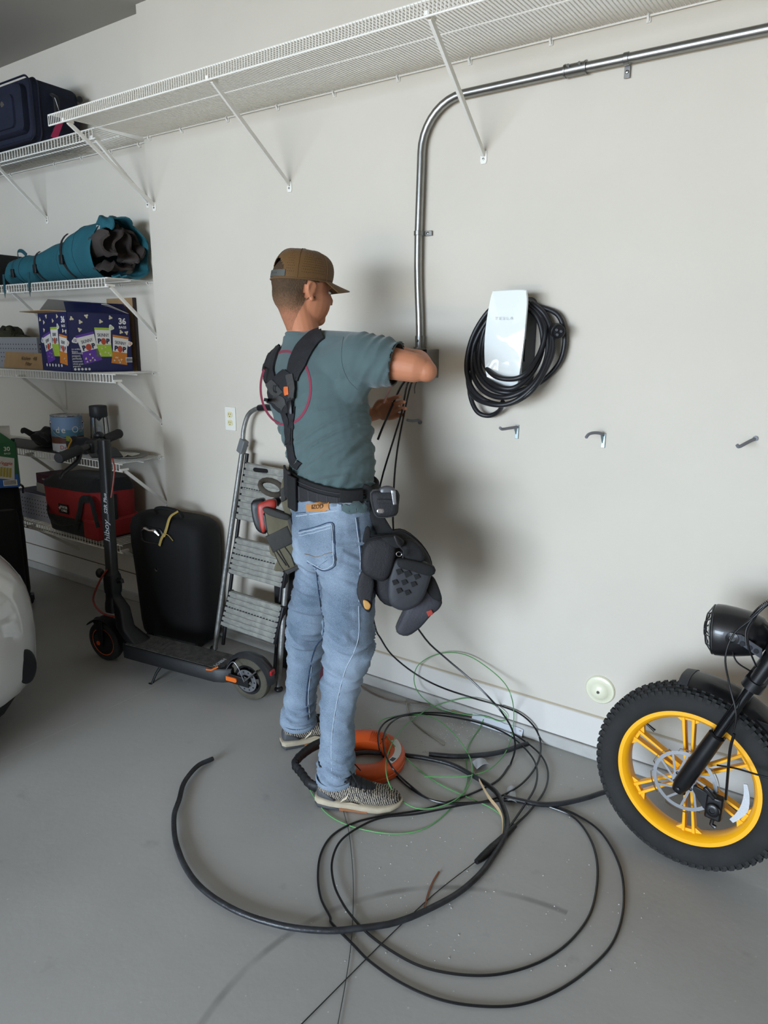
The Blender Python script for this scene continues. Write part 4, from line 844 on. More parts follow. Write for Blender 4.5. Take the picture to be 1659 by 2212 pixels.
# ================================================================ kick scooter
M_sc = mat('scooter_black', '0a0a0b', .5, bump=.1, bs=150)
M_scd = mat('scooter_dusty_deck', '2b2a28', .75, bump=.8, bs=260, col2='47443f', vs=35)
F0, R0 = V((-2.868, 1.865, 0)), V((-2.016, 1.984, 0)); se = (R0-F0).normalized(); sn = V((se.y, -se.x, 0)); WR = .100
sl = .05; su = (Z+sn*sl).normalized(); sn2 = (sn-Z*sl).normalized()
def S(x, z, o=0): return F0+se*x+su*z+sn2*o
wb = (R0-F0).length
t = thing('kick_scooter', (F0+R0)/2, 'black electric kick scooter with orange accents standing on its kickstand', 'scooter')
tp = [(.068, .022), (.085, .0245), (.096, .018), (.1, .006), (.1, -.006), (.096, -.018), (.085, -.0245), (.068, -.022)]
for x_, nm in ((0, 0), (wb, 1)):
    c = S(x_, WR); wh = build('wheel', MB().ringlathe(c, sn2, tp, 56, se), M_rub if not nm else mat('dusty_rubber', '4b473c', .9, bump=.5, bs=90, var=.2, vs=12), t)
    if nm == 0:
        build('motor_hub', MB().lathe(c-sn2*.022, sn2, [(.02, 0), (.064, .003), (.069, .012), (.069, .034), (.064, .042), (.02, .046), (0, .046)], 40), M_sc, wh)
        build('orange_ring', MB().ringlathe(c, sn2, [(.0655, .0215), (.069, .0225), (.0705, .021), (.067, .019)], 56, se), mat('scooter_orange', 'c4501f', .5), wh)
    else:
        build('wheel_rim', MB().ringlathe(c, sn2, [(.058, .02), (.070, .022), (.070, -.022), (.058, -.02)], 48, se), M_sc, wh)
        for k in range(5): build('rim_spoke', MB().bar(c, c+(se*math.cos(k*1.2566+.3)+su*math.sin(k*1.2566+.3))*.06, .014, .02, up=sn2), M_sc, wh, bev=.003)
        build('brake_disc', MB().ringlathe(c, sn2, [(.028, .030), (.052, .030), (.052, .032), (.028, .032)], 40, se), M_steel, wh)
        for k in range(10): q = c+(se*math.cos(k*.628)+su*math.sin(k*.628))*.042+sn2*.0322; build('disc_slot', MB().lathe(q, sn2, [(.004, 0), (.004, .0004), (0, .0004)], 8), M_hole, wh)
        build('axle_nut', MB().lathe(c+sn2*.03, sn2, [(.011, 0), (.011, .012), (.006, .016), (0, .016)], 6), M_steel, wh, smooth=False)
TOP = onp(224, 950, F0, sn); BOT = onp(246, 1300, F0, sn)
sd = (TOP-BOT).normalized()
st = build('stem', MB().loft([[p_+(se*a+sn*b)*s_ for a, b in rrect(.058, .048, .016, 4)] for p_, s_ in ((BOT, 1.2), (BOT+sd*.05, 1.12), (BOT+sd*.15, 1.05), (BOT+sd*.155, .92), (TOP-sd*.10, .9), (TOP-sd*.02, .92), (TOP, .85))]), M_sc, t)
zt = (BOT+sd*.30).lerp(TOP, .0)
text('lettering', 'hiboy', onp(231, 1147, F0+sn*.0240, sn), sd, -se, .046, mat('decal_grey', '9b9da0', .5), st, bold=.0004, shear=.15)
text('lettering', 'S2R Plus', onp(228, 1088, F0+sn*.0240, sn), sd, -se, .028, MC['decal_grey'], st, bold=.0006, shear=.15)
# folding clamp, lever
cl = build('folding_clamp', MB().loft([[BOT+sd*z_+(se*a+sn*b)*s_ for a, b in rrect(.066, .058, .018, 4)] for z_, s_ in ((.05, 1.05), (.07, 1.12), (.12, 1.12), (.14, 1.0))]), M_sc, t)
build('clamp_lever', MB().tube([BOT+sd*.11+se*.03, BOT+sd*.118+se*.06, BOT+sd*.105+se*.065], [.014, .010, .008], 10), M_sc, cl)
build('clamp_hook', MB().ball(onp(216, 1238, F0, sn), (.02, .02, .024), 14, 9), M_sc, cl)
# fork and front fender, neck
for s in (-1, 1): build('fork_blade', MB().loft([[p_+se*a*w2+sn2*b for a, b in ((-.5, .004), (.5, .004), (.5, -.004), (-.5, -.004))] for p_, w2 in ((S(0, WR-.02, .034*s), .02), (S(0, WR+.03, .034*s), .034), (S(0, 2*WR+.01, .030*s), .044))]), M_sc, t, bev=.002)
build('fork_crown', MB().loft([[BOT+sd*z_+(se*a+sn*b)*s_ for a, b in rrect(.066, .075, .02, 4)] for z_, s_ in ((-.045, .95), (-.03, 1), (.0, .95), (.03, .8))]), M_sc, t)
g = [[S(0, WR)+(se*math.cos(a)+su*math.sin(a))*.117+sn2*.03*v/2 for v in (-2, -1, 0, 1, 2)] for a in [math.radians(x_) for x_ in range(-10, 141, 10)]]
build('front_fender', MB().sheet(g, .003), M_sc, t)
build('front_bumper', MB().ball(onp(212, 1342, F0, sn), (.028, .022, .022), 14, 9), M_sc, t)
build('side_reflector', MB().lathe(S(-.012, WR-.0, .038), sn2, [(.011, 0), (.011, .003), (0, .004)], 14), MC['scooter_orange'], t)
DX0, DX1 = .19, wb-.10
nk = build('neck', MB().loft([[p_+se*a*sx_+sn2*b*sy_ for a, b in rrect(1, 1, .3, 4)] for p_, sx_, sy_ in ((BOT+sd*.04+se*.0, .05, .05), (BOT-sd*.02+se*.05, .065, .06), (S(.14, .20), .07, .07), (S(.20, .155), .09, .09), (S(.235, .13), .11, .11))]), M_sc, t)
dk = build('deck', MB().loft([[S(x_, z_)+sn2*b for b, z_ in ((-w2/2, .085), (-w2/2-.0, .135), (-w2/2+.008, .145), (w2/2-.008, .145), (w2/2, .135), (w2/2, .085), (w2/2-.02, .078), (-w2/2+.02, .078))] for x_, w2 in ((DX0-.03, .09), (DX0, .15), (DX0+.03, .155), (DX1-.04, .155), (DX1, .13), (DX1+.03, .09))]), M_sc, t)
build('grip_mat', MB().prism([S(x_, .1455, o__) for x_, o__ in ((DX0-.0, -.062), (DX1-.03, -.064), (DX1-.01, -.04), (DX1-.01, .04), (DX1-.03, .064), (DX0, .062))], su*.0025), M_scd, dk)
for k in range(3): build('mat_rib', MB().box(S(.33+k*.028, .149, 0), (.010, .10, .002), (se, sn2, su)), M_scd, dk)
text('lettering', 'HIBOY', S(DX1-.05, .1485, .02), -sn2*-1, se, .026, MC['decal_grey'], dk)
build('kickstand', MB().tube([S(.40, .085, .05), S(.385, .05, .075), S(.37, -.002, .10)], [.008, .006, .0055], 8), M_sc, t)
build('kickstand_foot', MB().ball(S(.368, .000, .102), (.02, .01, .007), 10, 7), M_sc, t)
g = [[S(wb, WR)+(se*math.cos(a)+su*math.sin(a))*.122+sn2*(.032*v/2)-(se*math.cos(a)+su*math.sin(a))*.012*abs(v/2)**3 for v in (-2, -1, 0, 1, 2)] for a in [math.radians(x_) for x_ in range(0, 171, 9)]]
fd = build('rear_fender', MB().sheet(g, .003), mat('fender_grey', '2d2e31', .35, coat=.3), t)
build('tail_light', MB().box(S(wb, WR)+(se*math.cos(.42)+su*math.sin(.42))*.127+sn2*.0, (.012, .03, .022), (se, sn2, su)), mat('red_lens', '9b1a20', .25, coat=.5), fd, bev=.003)
for s in (-1, 1):
    rb = build('rear_bracket', MB().prism([S(DX1-.02, .13, .045*s), S(wb+.02, WR+.02, .045*s), S(wb+.025, WR-.02, .045*s), S(DX1-.02, .085, .045*s)], sn2*.006*s), M_sc, t, bev=.002)
build('fender_strut', MB().bar(S(wb+.005, WR+.01, .052), S(wb+.07, WR+.07, .045), .006, .016, up=sn2), M_scd, t)
build('orange_reflector', MB().loft([[S(wb-.095+a, .105+b, .052+z_) for a, b in rrect(.125, .020, .0098, 5)] for z_ in (0, .006)]), mat('amber_reflector', 'd2641c', .4, coat=.3), t)
build('orange_strip', MB().tube([S(DX1-.075, .138, .079), S(DX1-.045, .143, .081), S(DX1-.025, .152, .06)], .004, 6), MC['amber_reflector'], t)
hose2 = lambda pts, r, m, nm='brake_cable': build(nm, MB().tube(spl(pts, 7), r, 7), m, t)
M_rc = mat('red_cable', '7e2c20', .5)
Q = lambda a, b, o=.03: onp(a, b, F0+sn*o, sn)
hose2([Q(232, 1230, .024), Q(218, 1250, .03), Q(203, 1285, .03), Q(204, 1305, .03), Q(222, 1325, .03), Q(250, 1333, .03)], .0045, M_rc)
hose2([Q(243, 990, .0), Q(247, 1010, -.01), Q(245, 1040, .0), Q(240, 1075, .01)], .0035, M_rc)
hose2([Q(252, 1292, -.0), Q(265, 1292, -.02), Q(273, 1305, -.02), Q(270, 1325, .0)], .003, M_blk)
hose2([S(DX1, .13, .05), S(wb-.05, .19, .055), S(wb-.02, .17, .055), S(wb+.0, WR+.01, .05)], .002, M_steel)
# handlebar
NE, FE = P(126, 990, y=1.66), P(258, 936, y=2.10); hv = (FE-NE).normalized(); HC = NE.lerp(FE, .54)
hbm = build('handlebar', MB().tube([NE+hv*.02, FE-hv*.02], .016, 14), M_sc, t)
for a, b in ((NE, NE+hv*.15), (FE, FE-hv*.15)):
    ax_ = (b-a).normalized(); build('grip', MB().lathe(a, ax_, [(.010, -.004), (.021, 0), (.0235, .008), (.022, .02), (.0215, .13), (.024, .142), (.021, .148)], 20), mat('rubber_grip', '1a1a1b', .8, bump=.5, bs=400), t)
build('display_housing', MB().loft([[HC+hv*a*s_+se*b*s_+Z*z_ for a, b in rrect(.09, .06, .022, 4)] for z_, s_ in ((-.035, .8), (-.01, 1), (.012, 1), (.022, .8))]), M_sc, t)
build('brake_lever', MB().tube(spl([HC-hv*.10-Z*.01, HC-hv*.12+se*-.0-Z*.035, NE+hv*.12-Z*.05, NE+hv*.03-Z*.075-se*.01, NE-Z*.085+hv*.0], 5), [.011, .012, .011, .009, .006], 8), M_sc, t)
build('throttle', MB().tube([HC+hv*.075-Z*.002, HC+hv*.10+Z*.004], .020, 16), M_sc, t)
build('bell', MB().ball(HC+hv*.05+Z*.03, (.022, .022, .016), 14, 9), M_sc, t)
build('hook', MB().ball(TOP-sd*.06-se*.02, (.018, .02, .03), 12, 8), M_sc, t)
# ================================================================ big black suitcase
fr = frame(9); A0 = V((-2.985, 2.105, 0)); o = A0+fr[0]*.225+fr[1]*.105
t = thing('suitcase', o, 'large black upright suitcase with a yellow ribbon on its handle', 'suitcase')
M_bks = mat('black_suitcase_fabric', '060607', .8, bump=.3, bs=300)
rings = []
for z_, w2, d2, tx in ((.03, .40, .17, 0), (.045, .425, .19, 0), (.10, .435, .20, 0), (.35, .455, .21, -.002), (.52, .475, .215, -.006), (.60, .475, .21, -.008), (.645, .455, .19, -.008), (.665, .41, .16, -.006), (.675, .33, .11, 0)):
    rings.append([o+fr[0]*(a+tx)+fr[1]*b+Z*(z_-.05*max(0, a)*(1 if z_ > .6 else 0)) for a, b in rrect(w2, d2, .07 if w2 > .4 else .05, 6)])
build('case_shell', MB().loft(rings), M_bks, t)
fp = lambda a, b, z_: o+fr[0]*a-fr[1]*b+Z*z_
build('handle_recess', MB().loft([[fp(-.06+a*s_, y_, .575+b*s_) for a, b in rrect(.15, .085, .03, 5)] for y_, s_ in ((.100, 1), (.110, 1), (.113, .92), (.110, .8), (.105, .78))]), M_blk, t)
build('chrome_pull', MB().tube(spl([fp(-.115, .116, .60), fp(-.09, .120, .612), fp(-.06, .122, .605), fp(-.03, .120, .605), fp(-.005, .116, .585)], 5), [.005, .009, .007, .009, .005], 8), M_chrome, t)
hd = build('top_handle', MB().tube(spl([fp(-.08, .04, .665), fp(-.075, .05, .70), fp(0, .055, .71), fp(.075, .05, .695), fp(.085, .04, .655)], 6), .012, 8, asp=.7), M_bks, t)
build('badge', MB().lathe(fp(-.045, .106, .40), -fr[1], [(.011, 0), (.010, .003), (0, .005)], 20), M_chrome, t)
M_rib = mat('yellow_ribbon', 'a8904e', .6)
rb = build('ribbon', MB().tube(spl([fp(.075, .06, .705), fp(.05, .09, .68), fp(.045, .114, .63), fp(.035, .118, .60), fp(.03, .122, .585)], 5), .008, 6, asp=.2, up=fr[0]), M_rib, t)
build('ribbon_tail', MB().tube(spl([fp(.035, .122, .60), fp(.015, .124, .57), fp(-.0, .124, .535)], 5), .007, 6, asp=.2, up=fr[0]), M_rib, rb)
build('ribbon_tail', MB().tube(spl([fp(.035, .122, .60), fp(.06, .122, .595), fp(.085, .120, .57)], 5), .0018, 6), M_rib, rb)
for a in (-.16, .16):
    for b in (-.06, .06): build('wheel', MB().lathe(fp(a-.012, b, .02), fr[0], [(0, 0), (.014, 0), (.02, .004), (.02, .02), (.014, .024), (0, .024)], 16), M_blk, t)
# ================================================================ stepladder leaning folded on the wall
LA, LB = V((-2.545, 2.20, 0)), V((-1.985, 2.095, 0)); LT = P(524, 960, y=2.31)
ln = (LB-LA).cross(LT-LA).normalized()
if ln.dot(CAM-LA) < 0: ln = -ln
LP_ = lambda a, b, o=0: onp(a, b, LA+ln*o, ln)
t = thing('stepladder', (LA+LB)/2, 'folded aluminium stepladder with ribbed treads leaning on the wall', 'ladder')
M_al = mat('dusty_aluminium', '8d8d8a', .5, .75, var=.2, vs=25, bump=.3, bs=120); M_alt = mat('worn_tread_aluminium', '8f8f8a', .55, .45, col2='b0afa6', vs=20, bump=.4, bs=150)
r_t = LP_(628, 1110); r_b = LP_(601, 1488)
rd = (r_t-r_b).normalized()
build('front_rail', MB().tube([LP_(464, 1402), LP_(494, 1180), LP_(526, 957)], .0125, 14), M_al, t)
build('front_rail', MB().tube([r_b, r_t, LP_(640, 985)], .0125, 14), M_al, t)
for (a, b), (c, d) in (((462, 1400), (0, 0)), ((602, 1488), (0, 0))): q = LP_(a, b); q.z = max(q.z, .012); build('rubber_foot', MB().ball(q, (.02, .02, .014), 12, 8), M_blk, t)
build('rear_rail', MB().tube([LP_(482, 1392, -.035), LP_(515, 1130, -.03), LP_(534, 980, -.02)], .009, 10), M_blk, t)
build('rear_rail', MB().tube([LP_(592, 1470, -.035), LP_(617, 1140, -.03), LP_(630, 990, -.02)], .009, 10), M_blk, t)
build('handle_hoop', MB().tube(spl([LP_(524, 955), LP_(527, 925), LP_(536, 897), LP_(552, 884), LP_(575, 880), LP_(610, 885), LP_(632, 905), LP_(640, 950), LP_(640, 985)], 6), .0105, 14), M_al, t)
build('handle_grip', MB().tube([LP_(560, 881.5), LP_(575, 880), LP_(595, 881), LP_(608, 884)], .015, 14), M_blk, t)
kn = build('hinge_collar', MB().bar(LP_(520, 978), LP_(528, 950), .04, .03, up=ln), mat('grey_collar', '6d6f70', .5), t, bev=.004)
build('rivet', MB().lathe(LP_(535, 962, .014), ln, [(.006, 0), (.005, .003), (0, .004)], 12), M_chrome, kn)
for tl, tr, brr, bll, nr, lab in (((531, 999), (630, 1018), (614, 1143), (510, 1121), 9, 'platform'), ((511, 1161), (622, 1187), (608, 1270), (494, 1238), 7, 'tread'), ((497, 1276), (609, 1310), (591, 1391), (477, 1351), 7, 'tread')):
    a, b, c, d = [LP_(*q, .02) for q in (tl, tr, brr, bll)]
    tr_ = build(lab, MB().prism([a, b, c, d], -ln*.022), M_alt, t, bev=.003)
    for k in range(nr):
        f0, f1 = (k+.12)/nr, (k+.80)/nr
        build('tread_rib', MB().prism([a.lerp(d, f0), b.lerp(c, f0), b.lerp(c, f1), a.lerp(d, f1)], ln*.0045), M_alt, tr_, bev=.001)
    fm = .43; mb = MB()
    for k in range(18): p_ = a.lerp(d, fm).lerp(b.lerp(c, fm), (k+.3)/18); q_ = a.lerp(d, fm).lerp(b.lerp(c, fm), (k+.75)/18); mb.bar(p_+ln*.005, q_+ln*.005, .004, .001, up=ln)
    q = build('grip_notch', mb, M_hole, tr_, smooth=False); q['kind'] = 'stuff'
    for e_, f_ in ((a, d), (b, c)): build('end_cap', MB().bar(e_-ln*.012, f_-ln*.012, .022, .026, up=ln), M_blk, tr_, bev=.004)
build('hand_slot', MB().prism([LP_(563+a, 1016+b+a*.12, .0255) for a, b in rrect(32, 9, 4.4, 4)], ln*.001), M_blk, t)
# dark bag and maroon bag behind the ladder and the legs
t = thing('folding_chair_bag', V((-1.95, 2.3, 0)), 'tall black and maroon bag leaning on the wall behind the man\'s legs', 'bag')
M_mar = mat('maroon_fabric', '3d1320', .85, bump=.3, bs=100)
q0, q1 = P(640, 1490, y=2.27), P(690, 1475, y=2.27)
build('maroon_panel', MB().loft([[V((x_+a, 2.30+b, z_)) for a, b in rrect(w2, .10, .03, 4)] for z_, x_, w2 in ((.01, -1.88, .12), (.05, -1.88, .15), (.3, -1.875, .15), (.42, -1.87, .13), (.46, -1.87, .08))]), M_mar, t)
build('black_panel', MB().loft([[V((x_+a, 2.315+b, z_)) for a, b in rrect(w2, .09, .03, 4)] for z_, x_, w2 in ((.01, -2.06, .16), (.05, -2.06, .19), (.4, -2.06, .19), (.56, -2.055, .16), (.60, -2.05, .10))]), M_nylonk, t)
# ================================================================ car
M_car = mat('white_car_paint', 'd4d3cf', .12, coat=1, spec=.6); M_cblk = mat('car_black_trim', '0c0c0d', .4)
t = thing('car', V((-3.2, -.6, 0)), 'white car parked at the left edge with only its front corner in the picture', 'car')
def carring(y, xr, zb_, zt_, sh=.0, hood=None):
    # right side section: from bottom centre round the flank to hood centre; mirrored
    hw = xr; cx0 = -3.30; pts = []
    prof_ = [(0, zb_-.06), (.84, zb_-.06), (.97, zb_-.01), (1.0, zb_+.14), (.995, zb_+(zt_-zb_)*.50), (.955-sh, zt_-(zt_-zb_)*.27), (.84-sh, zt_-(zt_-zb_)*.12), (.5, zt_+.02), (0, zt_+.03)]
    R_ = [V((cx0+hw*a, y, b)) for a, b in prof_]; L_ = [V((cx0-hw*a, y, b)) for a, b in prof_[1:-1][::-1]]
    return R_+L_
ys = [(1.45, .42, .30, .56), (1.43, .60, .26, .63), (1.36, .76, .22, .72), (1.24, .86, .20, .79), (1.08, .915, .19, .83), (.85, .94, .19, .86), (.4, .95, .19, .90), (-.2, .95, .2, .95), (-.9, .95, .2, .98), (-2.4, .95, .2, 1.0), (-3.0, .94, .25, 1.0), (-3.25, .88, .32, .95), (-3.32, .7, .4, .85)]
rings = [carring(*q) for q in ys]
body = build('car_body', MB().loft([[q.copy() for q in r_] for r_ in rings]), M_car, t, sub=1, ang=60)
cab = []  # cabin out of view, made tall to block light from the door
for y, w2, z_ in ((0.05, .80, 1.0), (-.55, .74, 1.62), (-.9, .72, 1.72), (-1.8, .72, 1.74), (-2.8, .72, 1.70), (-3.2, .76, 1.1)):
    cab.append([V((-3.30+a*w2, y, b)) for a, b in ((-1.15, .90), (-1, z_*.98), (-.8, z_), (.8, z_), (1, z_*.98), (1.15, .90))])
build('car_cabin', MB().loft(cab), mat('car_glass', '1a1d20', .05, coat=1), t, ang=20)
for y in (.45, -2.45):
    for s in (-1, 1):
        c = V((-3.30+s*.82, y, .335)); wv = build('wheel', MB().ringlathe(c, X*s, [(.23, .0), (.31, .0), (.335, .03), (.335, .14), (.31, .165), (.23, .165)], 40), M_rub, t)
        build('alloy', MB().lathe(c, X*s, [(0, .09), (.05, .1), (.22, .12), (.235, .15), (.235, .0), (0, .0)], 30), M_steel, wv)
build('lower_grille', MB().loft([[V((-3.30+a*w2, y, z_)) for a, z_ in ((-1, .22), (1, .22), (1, .46), (-1, .46))] for y, w2 in ((1.20, .78), (1.40, .62), (1.462, .40))]), M_cblk, t)
build('corner_intake', MB().ball(P(57, 1440, x=-2.47), (.009, .04, .07), 16, 12), M_cblk, t)
build('front_lip', MB().loft([[V((-3.30+a*w2, y, z_)) for a, z_ in ((-1, .11), (1, .11), (.98, .21), (-.98, .21))] for y, w2 in ((.80, .86), (1.05, .82), (1.2, .74), (1.34, .60), (1.40, .40))]), M_cblk, t)
# ================================================================ fish tape reel
M_org = mat('orange_plastic', 'c6501b', .42, bump=.15, bs=40, var=.05, vs=10)
rc = P(786, 1634, z=.03); rc.z = 0; t = thing('fish_tape_reel', rc, 'round orange cable puller reel with a black grip, lying behind the man\'s front shoe', 'reel')
RO, RI, HT = .152, .082, .062
pr = [(RI, .006), (RI-.004, .02), (RI-.004, .042), (RI+.008, .056), (RI+.03, HT), (RO-.02, HT), (RO-.006, .055), (RO, .045), (RO, .034), (RO-.004, .031), (RO, .028), (RO, .015), (RO-.008, .004), (RI+.01, .003)]
o = build('reel_ring', MB().ringlathe(rc, Z, pr, 72, X), M_org, t)
for k in range(9):
    a = math.radians(78+k*4); d_ = V((math.cos(a), math.sin(a), 0)); build('grip_rib', MB().tube([rc+d_*(RI-.004)+Z*.05, rc+d_*(RI+.02)+Z*(HT+.001), rc+d_*(RI+.035)+Z*(HT+.001)], .0035, 6), M_org, t)
def arcplate(r0_, r1_, a0, a1, z_): return MB().sheet([[rc+V((math.cos(math.radians(a)), math.sin(math.radians(a)), 0))*r_+Z*z_ for r_ in (r0_, r1_)] for a in range(a0, a1+1, 5)], .0008)
lb = build('white_label', arcplate(RO-.038, RO-.014, -8, 65, HT+.001), mat('label_paper', 'c9c8c3', .6), t)
build('barcode', arcplate(RO-.034, RO-.018, -4, 8, HT+.0016), pm('barcode_dark', '3a3a3c'), lb)
for a in (20, 78): d_ = V((math.cos(math.radians(a)), math.sin(math.radians(a)), 0)); build('screw_hole', MB().lathe(rc+d_*(RI+.012)+Z*(HT-.001), Z, [(.004, 0), (.004, .0015), (0, .0015)], 10), M_hole, t)
def HL(a, b, z_): return P(a, b, z=z_)
hp = [HL(742, 1585, .05), HL(705, 1600, .055), HL(668, 1618, .06), HL(638, 1647, .06), HL(650, 1668, .05), HL(672, 1695, .045), HL(700, 1700, .04), HL(745, 1692, .035)]
hg = build('black_grip', MB().tube(spl(hp, 6), [.022, .02, .019, .018, .018, .019, .02, .02], 12, asp=.7), mat('black_grip_rubber', '151516', .6), t)
pp = spl(hp, 6)
for i in range(2, len(pp)-3, 1):
    tn = (pp[i+1]-pp[i]).normalized(); build('grip_rib', MB().tube([pp[i]-tn*.0018, pp[i]+tn*.0018], .0195, 12, asp=.72), M_blk, hg) if i % 2 == 0 else None
# ================================================================ cables on the floor
def route(spec, dz=None, k=6):   # spec: (px, py, height above floor or ('y', value))
    out = []
    for a, b, h in spec:
        q = P(a, b, y=h[1]) if isinstance(h, tuple) else P(a, b, z=h)
        if q.y > WY-.02: q = P(a, b, y=WY-.02)
        out.append(q)
    return spl(out, k)
def c2(l, h):
    # wires that lie across the reel rest on top of it
    return [(600+a/2.304, 1380+b/2.304, h if isinstance(h, tuple) or h > .05 or not (380 < b < 720) else h+.068*max(0, min(1, (690-a)/90))*(1 if a > 480 else 0)) for a, b in l]
def c3(l, h): return [(360+a/1.595, 1600+b/1.595, h) for a, b in l]
M_jk = mat('black_cable_jacket', '1c1c1e', .38, bump=.5, bs=45, col2='2f3033', vs=20)
GR = {'power_cable': 'thick black cables on the floor', 'black_wire': 'black wires', 'green_wire': 'green wires', 'fish_tape': 'fish tape lines'}
def cable(nm, pts, r, m, label, cat='cable', n=10, wob=0):
    if wob: pts = [p_+V((noise.noise(p_*9)*wob, noise.noise(p_*9+V((5, 5, 5)))*wob, abs(noise.noise(p_*7))*wob)) for p_ in pts]
    return tag(build(nm, MB().tube(pts, r, n), m), label, cat, GR.get(nm))
r_ = .0125
cable('power_cable', route([(a, b, r_) for a, b in ((460, 1640), (428, 1657), (398, 1693), (380, 1750), (378, 1800), (392, 1855), (430, 1912), (490, 1957), (560, 1988), (640, 2005), (740, 2008), (840, 1995), (930, 1965), (1000, 1920), (1055, 1865), (1088, 1810), (1092, 1760), (1072, 1715), (1030, 1680), (980, 1655), (925, 1639), (875, 1632), (800, 1627), (760, 1628))]), r_*.68, M_jk, 'thick black jacketed cable curving in a wide arc over the floor', wob=.006)
cable('power_cable', route([(a, b, r_) for a, b in ((927, 1630), (980, 1634), (1040, 1631), (1090, 1622), (1140, 1607))]), r_*.75, M_jk, 'short cut piece of thick black cable on the floor near the wall', wob=.004)
cable('power_cable', route([(a, b, r_) for a, b in ((1088, 1722), (1120, 1730), (1180, 1738), (1240, 1731), (1290, 1716), (1330, 1705))]), r_*.68, M_jk, 'thick black cable end running towards the bike\'s front tyre', wob=.004)
M_w = mat('black_wire_insulation', '141416', .3)
bx, byy = -1.405, WY-.05
z1_ = .005
Rw = [V((-1.41, WY-.05, 1.40))]+[P(a, b, y=yy) for a, b, yy in ((888, 830, 2.26), (872, 900, 2.17), (858, 975, 2.12), (851, 1050, 2.10), (850, 1150, 2.08), (866, 1260, 2.07), (874, 1308, 2.08), (919, 1380, 2.12))]
mid = [P(a, b, y=yy) for a, b, yy in ((960, 1419, 2.15), (1008, 1460, 2.17), (1051, 1501, 2.17), (1082, 1536, 2.15))]
lower = route(c2([(1165, 450), (1185, 530), (1160, 620), (1100, 700), (1000, 755), (880, 800), (720, 850), (500, 885), (370, 920), (270, 980), (215, 1070), (200, 1180), (215, 1290), (260, 1382)], z1_)[2:]+c3([(570, 630), (640, 700), (700, 760), (800, 830), (920, 885), (1050, 912), (1200, 912), (1330, 870), (1450, 790), (1540, 690), (1575, 560), (1560, 430), (1500, 320), (1420, 260), (1330, 225), (1200, 207), (1080, 212), (960, 213), (880, 190), (800, 130), (750, 60)], z1_)+c2([(510, 560), (500, 480), (530, 420), (600, 385), (700, 368), (850, 372), (1000, 400), (1130, 450), (1230, 510), (1310, 580), (1345, 660), (1330, 750), (1260, 850), (1180, 930), (1080, 1030)], z1_+.006), 1)
full = spl(Rw+mid+[P(1106, 1575, z=.13), P(1113, 1615, z=.05)]+lower, 4)
cable('black_wire', full, .0035, M_w, 'thin black wire dropping from the box and looping in the larger ring on the floor', 'wire', 7)
Lw = [V((-1.425, WY-.05, 1.40))]+[P(a, b, y=yy) for a, b, yy in ((880, 830, 2.25), (868, 890, 2.17), (850, 950, 2.12), (822, 1045, 2.10), (805, 1150, 2.10), (795, 1260, 2.10), (810, 1352, 2.12), (823, 1380, 2.14), (847, 1415, 2.17), (895, 1454, 2.20), (947, 1482, 2.20), (1016, 1506, 2.18))]
lower = route(c2([(1100, 330), (1200, 370)], .10)+c2([(1270, 430), (1305, 500), (1305, 580), (1270, 660), (1190, 740), (1060, 800), (900, 830), (700, 870), (520, 890), (400, 940), (310, 1010), (270, 1110), (280, 1220), (320, 1310), (370, 1382)], .012)+c3([(700, 670), (800, 740), (900, 785), (1040, 808), (1170, 800), (1300, 755), (1400, 680), (1465, 580), (1485, 450), (1465, 350), (1410, 270), (1330, 232), (1250, 212)], z1_)+c2([(1100, 806), (900, 822), (760, 800), (660, 730), (570, 640), (528, 540), (535, 460), (580, 405), (650, 380), (780, 378), (950, 405), (1080, 445), (1180, 500), (1260, 580), (1290, 650), (1280, 740), (1220, 840), (1150, 940), (1060, 1050)], z1_+.012), 1)
cable('black_wire', spl(Lw+lower, 4), .0035, M_w, 'thin black wire hanging on the left, looping in the inner floor ring', 'wire', 7)
cable('black_wire', spl([V((-1.43, WY-.05, 1.42)), P(868, 832, y=2.24), P(850, 870, y=2.18), P(828, 920, y=2.12), P(816, 950, y=2.10)], 5), .0042, M_w, 'short loose black wire end hanging left of the hand holding the wires', 'wire', 8)
cable('pink_wire', spl([V((-1.44, WY-.05, 1.43)), P(848, 832, y=2.2), P(838, 850, y=2.15), P(829, 871, y=2.12)], 5), .0032, mat('pink_insulation', 'b98a86', .5), 'short pinkish wire end hanging just left of the black wires', 'wire', 8)
cable('grey_wire', spl([V((-1.40, WY-.04, 1.42)), P(897, 832, y=2.33), P(896, 850, y=2.33)], 5), .0022, mat('grey_insulation', '6f716a', .5), 'short thin grey wire poking down to the right of the black wires', 'wire', 8)
M_g = mat('green_wire_insulation', '5c9a5a', .4)
g1 = c2([(730, 685), (850, 688), (960, 680), (1060, 645), (1130, 570), (1165, 480)], .02)+c2([(1175, 370)], .10)+[(600+a/2.304, 1380+b/2.304, ('y', yy)) for a, b, yy in ((1160, 280, 2.26), (1120, 210, 2.32), (1040, 140, 2.35), (950, 85, 2.36), (860, 68, 2.36), (770, 85, 2.36), (700, 130, 2.35), (678, 190, 2.34), (690, 250, 2.33), (730, 300, 2.30))]+c2([(800, 345), (920, 375), (1030, 385), (1100, 410), (1135, 400)], .02)+c2([(1130, 370), (1060, 320), (960, 295), (860, 310)], .06)+c2([(760, 345), (660, 410), (580, 500), (540, 610), (550, 710), (600, 790), (680, 840), (760, 845), (860, 815), (930, 760), (965, 690), (960, 600), (900, 500), (820, 420), (750, 385), (650, 375), (540, 395), (500, 415)], .02)
cable('green_wire', route(g1, k=5), .0020, M_g, 'thin green wire looping up against the wall above the floor coils', 'wire', 7)
